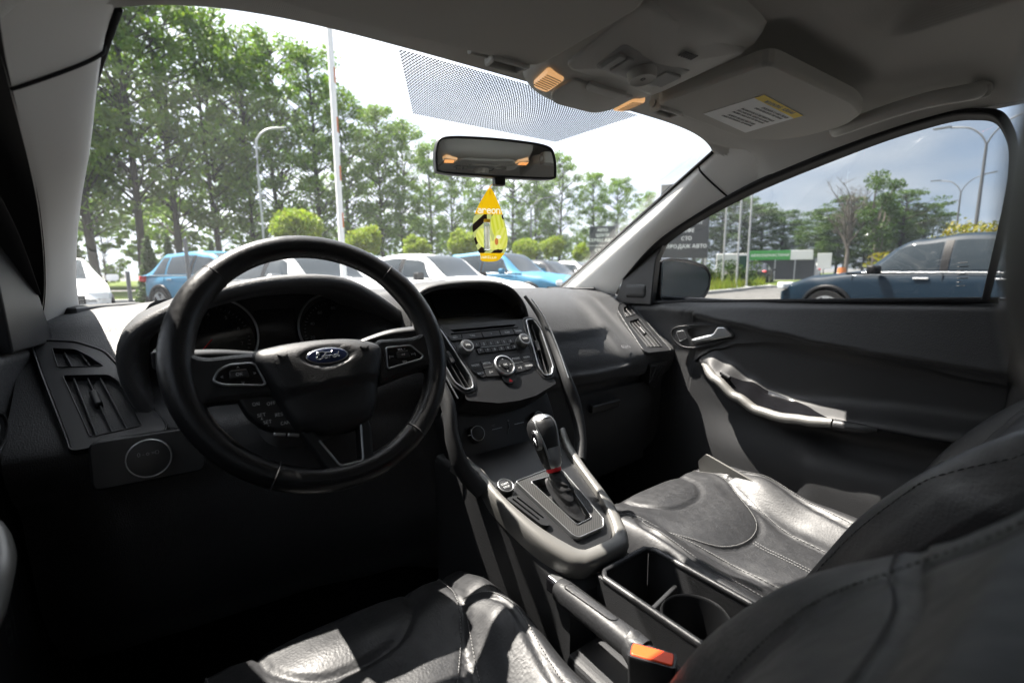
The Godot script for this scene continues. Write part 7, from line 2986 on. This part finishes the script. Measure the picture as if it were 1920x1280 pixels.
func signs() -> void:
	# tall dark board with white lines of lettering, seen through the passenger window
	var t := board("sign_board", "tall dark sign board with white lettering beyond the passenger mirror", Vector3(20.6, 0.1, -13.9), deg_to_rad(-57.0), Vector3(2.3, 3.6, 1.5), mats.sign_dark)
	var lines := ["ОБМІН", "ВИКУП АВТО", "СЕРТИФІКАЦІЯ", "АВТОМИЙКА", "ДЕТЕЙЛІНГ", "КАФЕ", "СТО", "ПРОДАЖ АВТО"]
	for i in lines.size():
		words_on(t, lines[i], 0.15, 4.75 - i * 0.38, 0.19 if i > 0 else 0.30, mats.white)
	# the second one, facing the car park
	t = board("sign_board", "dark sign board with white lettering at the end of the row of parked cars", Vector3(23.4, 0, -22.0), deg_to_rad(-42.0), Vector3(1.7, 2.6, 1.3), mats.sign_dark)
	lines = ["АВТО", "ЦЕНТР", "СЕРВІС АВТО", "————————", "СТО 24", "ШИНИ", "ДИСКИ"]
	for i in lines.size():
		words_on(t, lines[i], 0.0, 3.65 - i * 0.33, 0.20, mats.white)
	# white direction sign with a green end
	t = board("direction_sign", "low white sign with a dark green arrow end beside the flagpoles", Vector3(25.6, 0.1, -14.2), deg_to_rad(-58.0), Vector3(1.55, 0.95, 0.85), mats.white)
	var s := Shape.new()
	s.box(Transform3D(Basis(), Vector3(0.55, 1.25, 0.085)), Vector3(0.46, 0.86, 0.01))
	part(t, "green_panel", s, mats.sign_dgreen)
	words_on(t, "→", 0.55, 1.25, 0.22, mats.white)
	words_on(t, "АВТОМИЙКА", -0.22, 1.40, 0.12, mats.sign_dgreen)
	words_on(t, "ПАРКОВКА", -0.22, 1.12, 0.10, mats.sign_dgreen)
	# low dark building with a green and white banner along its front
	t = thing("low_building", "low dark building under a green and white banner", "building", Vector3(46.8, 0, -21.9))
	t.scale = Vector3.ONE * 0.82
	t.rotation.y = deg_to_rad(-62.0)
	s = Shape.new()
	s.box(Transform3D(Basis(), Vector3(0, 1.1, -2.0)), Vector3(8.2, 2.2, 3.6))
	part(t, "wall", s, mats.facade)
	s = Shape.new()
	s.box(Transform3D(Basis(), Vector3(-0.6, 2.78, 0.0)), Vector3(4.2, 1.05, 0.16), 0.02)
	part(t, "green_banner", s, mats.sign_green)
	s = Shape.new()
	s.box(Transform3D(Basis(), Vector3(2.6, 2.78, 0.0)), Vector3(2.2, 1.04, 0.16), 0.02)
	part(t, "white_banner", s, mats.white)
	s = Shape.new()
	s.box(Transform3D(Basis(), Vector3(-3.7, 2.55, 0.0)), Vector3(2.0, 0.85, 0.16), 0.02)
	part(t, "blue_banner", s, mats.sign_blue)
	words_on(t, "АВТОЗАПЧАСТИНИ", -0.6, 2.8, 0.30, mats.white)
	for x in [-4.0, -2.0, 0.0, 2.0, 4.0]:
		s = Shape.new()
		s.tube(PackedVector3Array([Vector3(x, 0, 0.05), Vector3(x, 2.3, 0.05)]), 0.06, 8)
		part(t, "column", s, mats.galvanised)
	# unseen dark building added to feed the door mirror and shade the cabin
	t = thing("added_showroom", "unseen dark glazed building with white columns, added behind the car for mirror and shade", "building", Vector3(9.0, 0, 16.0))
	s = Shape.new()
	s.box(Transform3D(Basis(), Vector3(0, 3.0, 2.0)), Vector3(34.0, 6.0, 4.0))
	part(t, "wall", s, mats.facade)
	for i in 7:
		s = Shape.new()
		s.box(Transform3D(Basis(), Vector3(-15.0 + i * 5.0, 3.0, -0.2)), Vector3(0.45, 6.0, 0.4), 0.02)
		part(t, "column", s, mats.white)
		s = Shape.new()
		s.box(Transform3D(Basis(), Vector3(-12.5 + i * 5.0, 1.6, -0.04)), Vector3(4.3, 3.0, 0.06))
		part(t, "window", s, mats.car_glass)
	# road works things near the bare tree
	t = thing("road_sign", "small white road sign beside the end of the building", "sign", Vector3(48.6, 0, -18.4))
	t.rotation.y = deg_to_rad(-65.0)
	s = Shape.new()
	s.box(Transform3D(Basis(), Vector3(0, 1.7, 0.03)), Vector3(1.1, 1.4, 0.04), 0.01)
	part(t, "panel", s, mats.white)
	s = Shape.new()
	s.tube(PackedVector3Array([Vector3.ZERO, Vector3(0, 1.2, 0)]), 0.04, 8)
	part(t, "post", s, mats.pole_dark)
	t = thing("road_barrel", "orange barrel by the roadside ahead of the blue crossover", "barrel", Vector3(46.0, 0, -16.0))
	s = Shape.new()
	s.lathe(Transform3D(), [[0.0, 1.1], [0.28, 1.1], [0.32, 0.75], [0.34, 0.4], [0.40, 0.05], [0.40, 0.0]], 18)
	part(t, "drum", s, mats.orange)
	s = Shape.new()
	s.lathe(Transform3D(), [[0.325, 0.62], [0.335, 0.62], [0.345, 0.45], [0.335, 0.45]], 18)
	part(t, "white_band", s, mats.white)
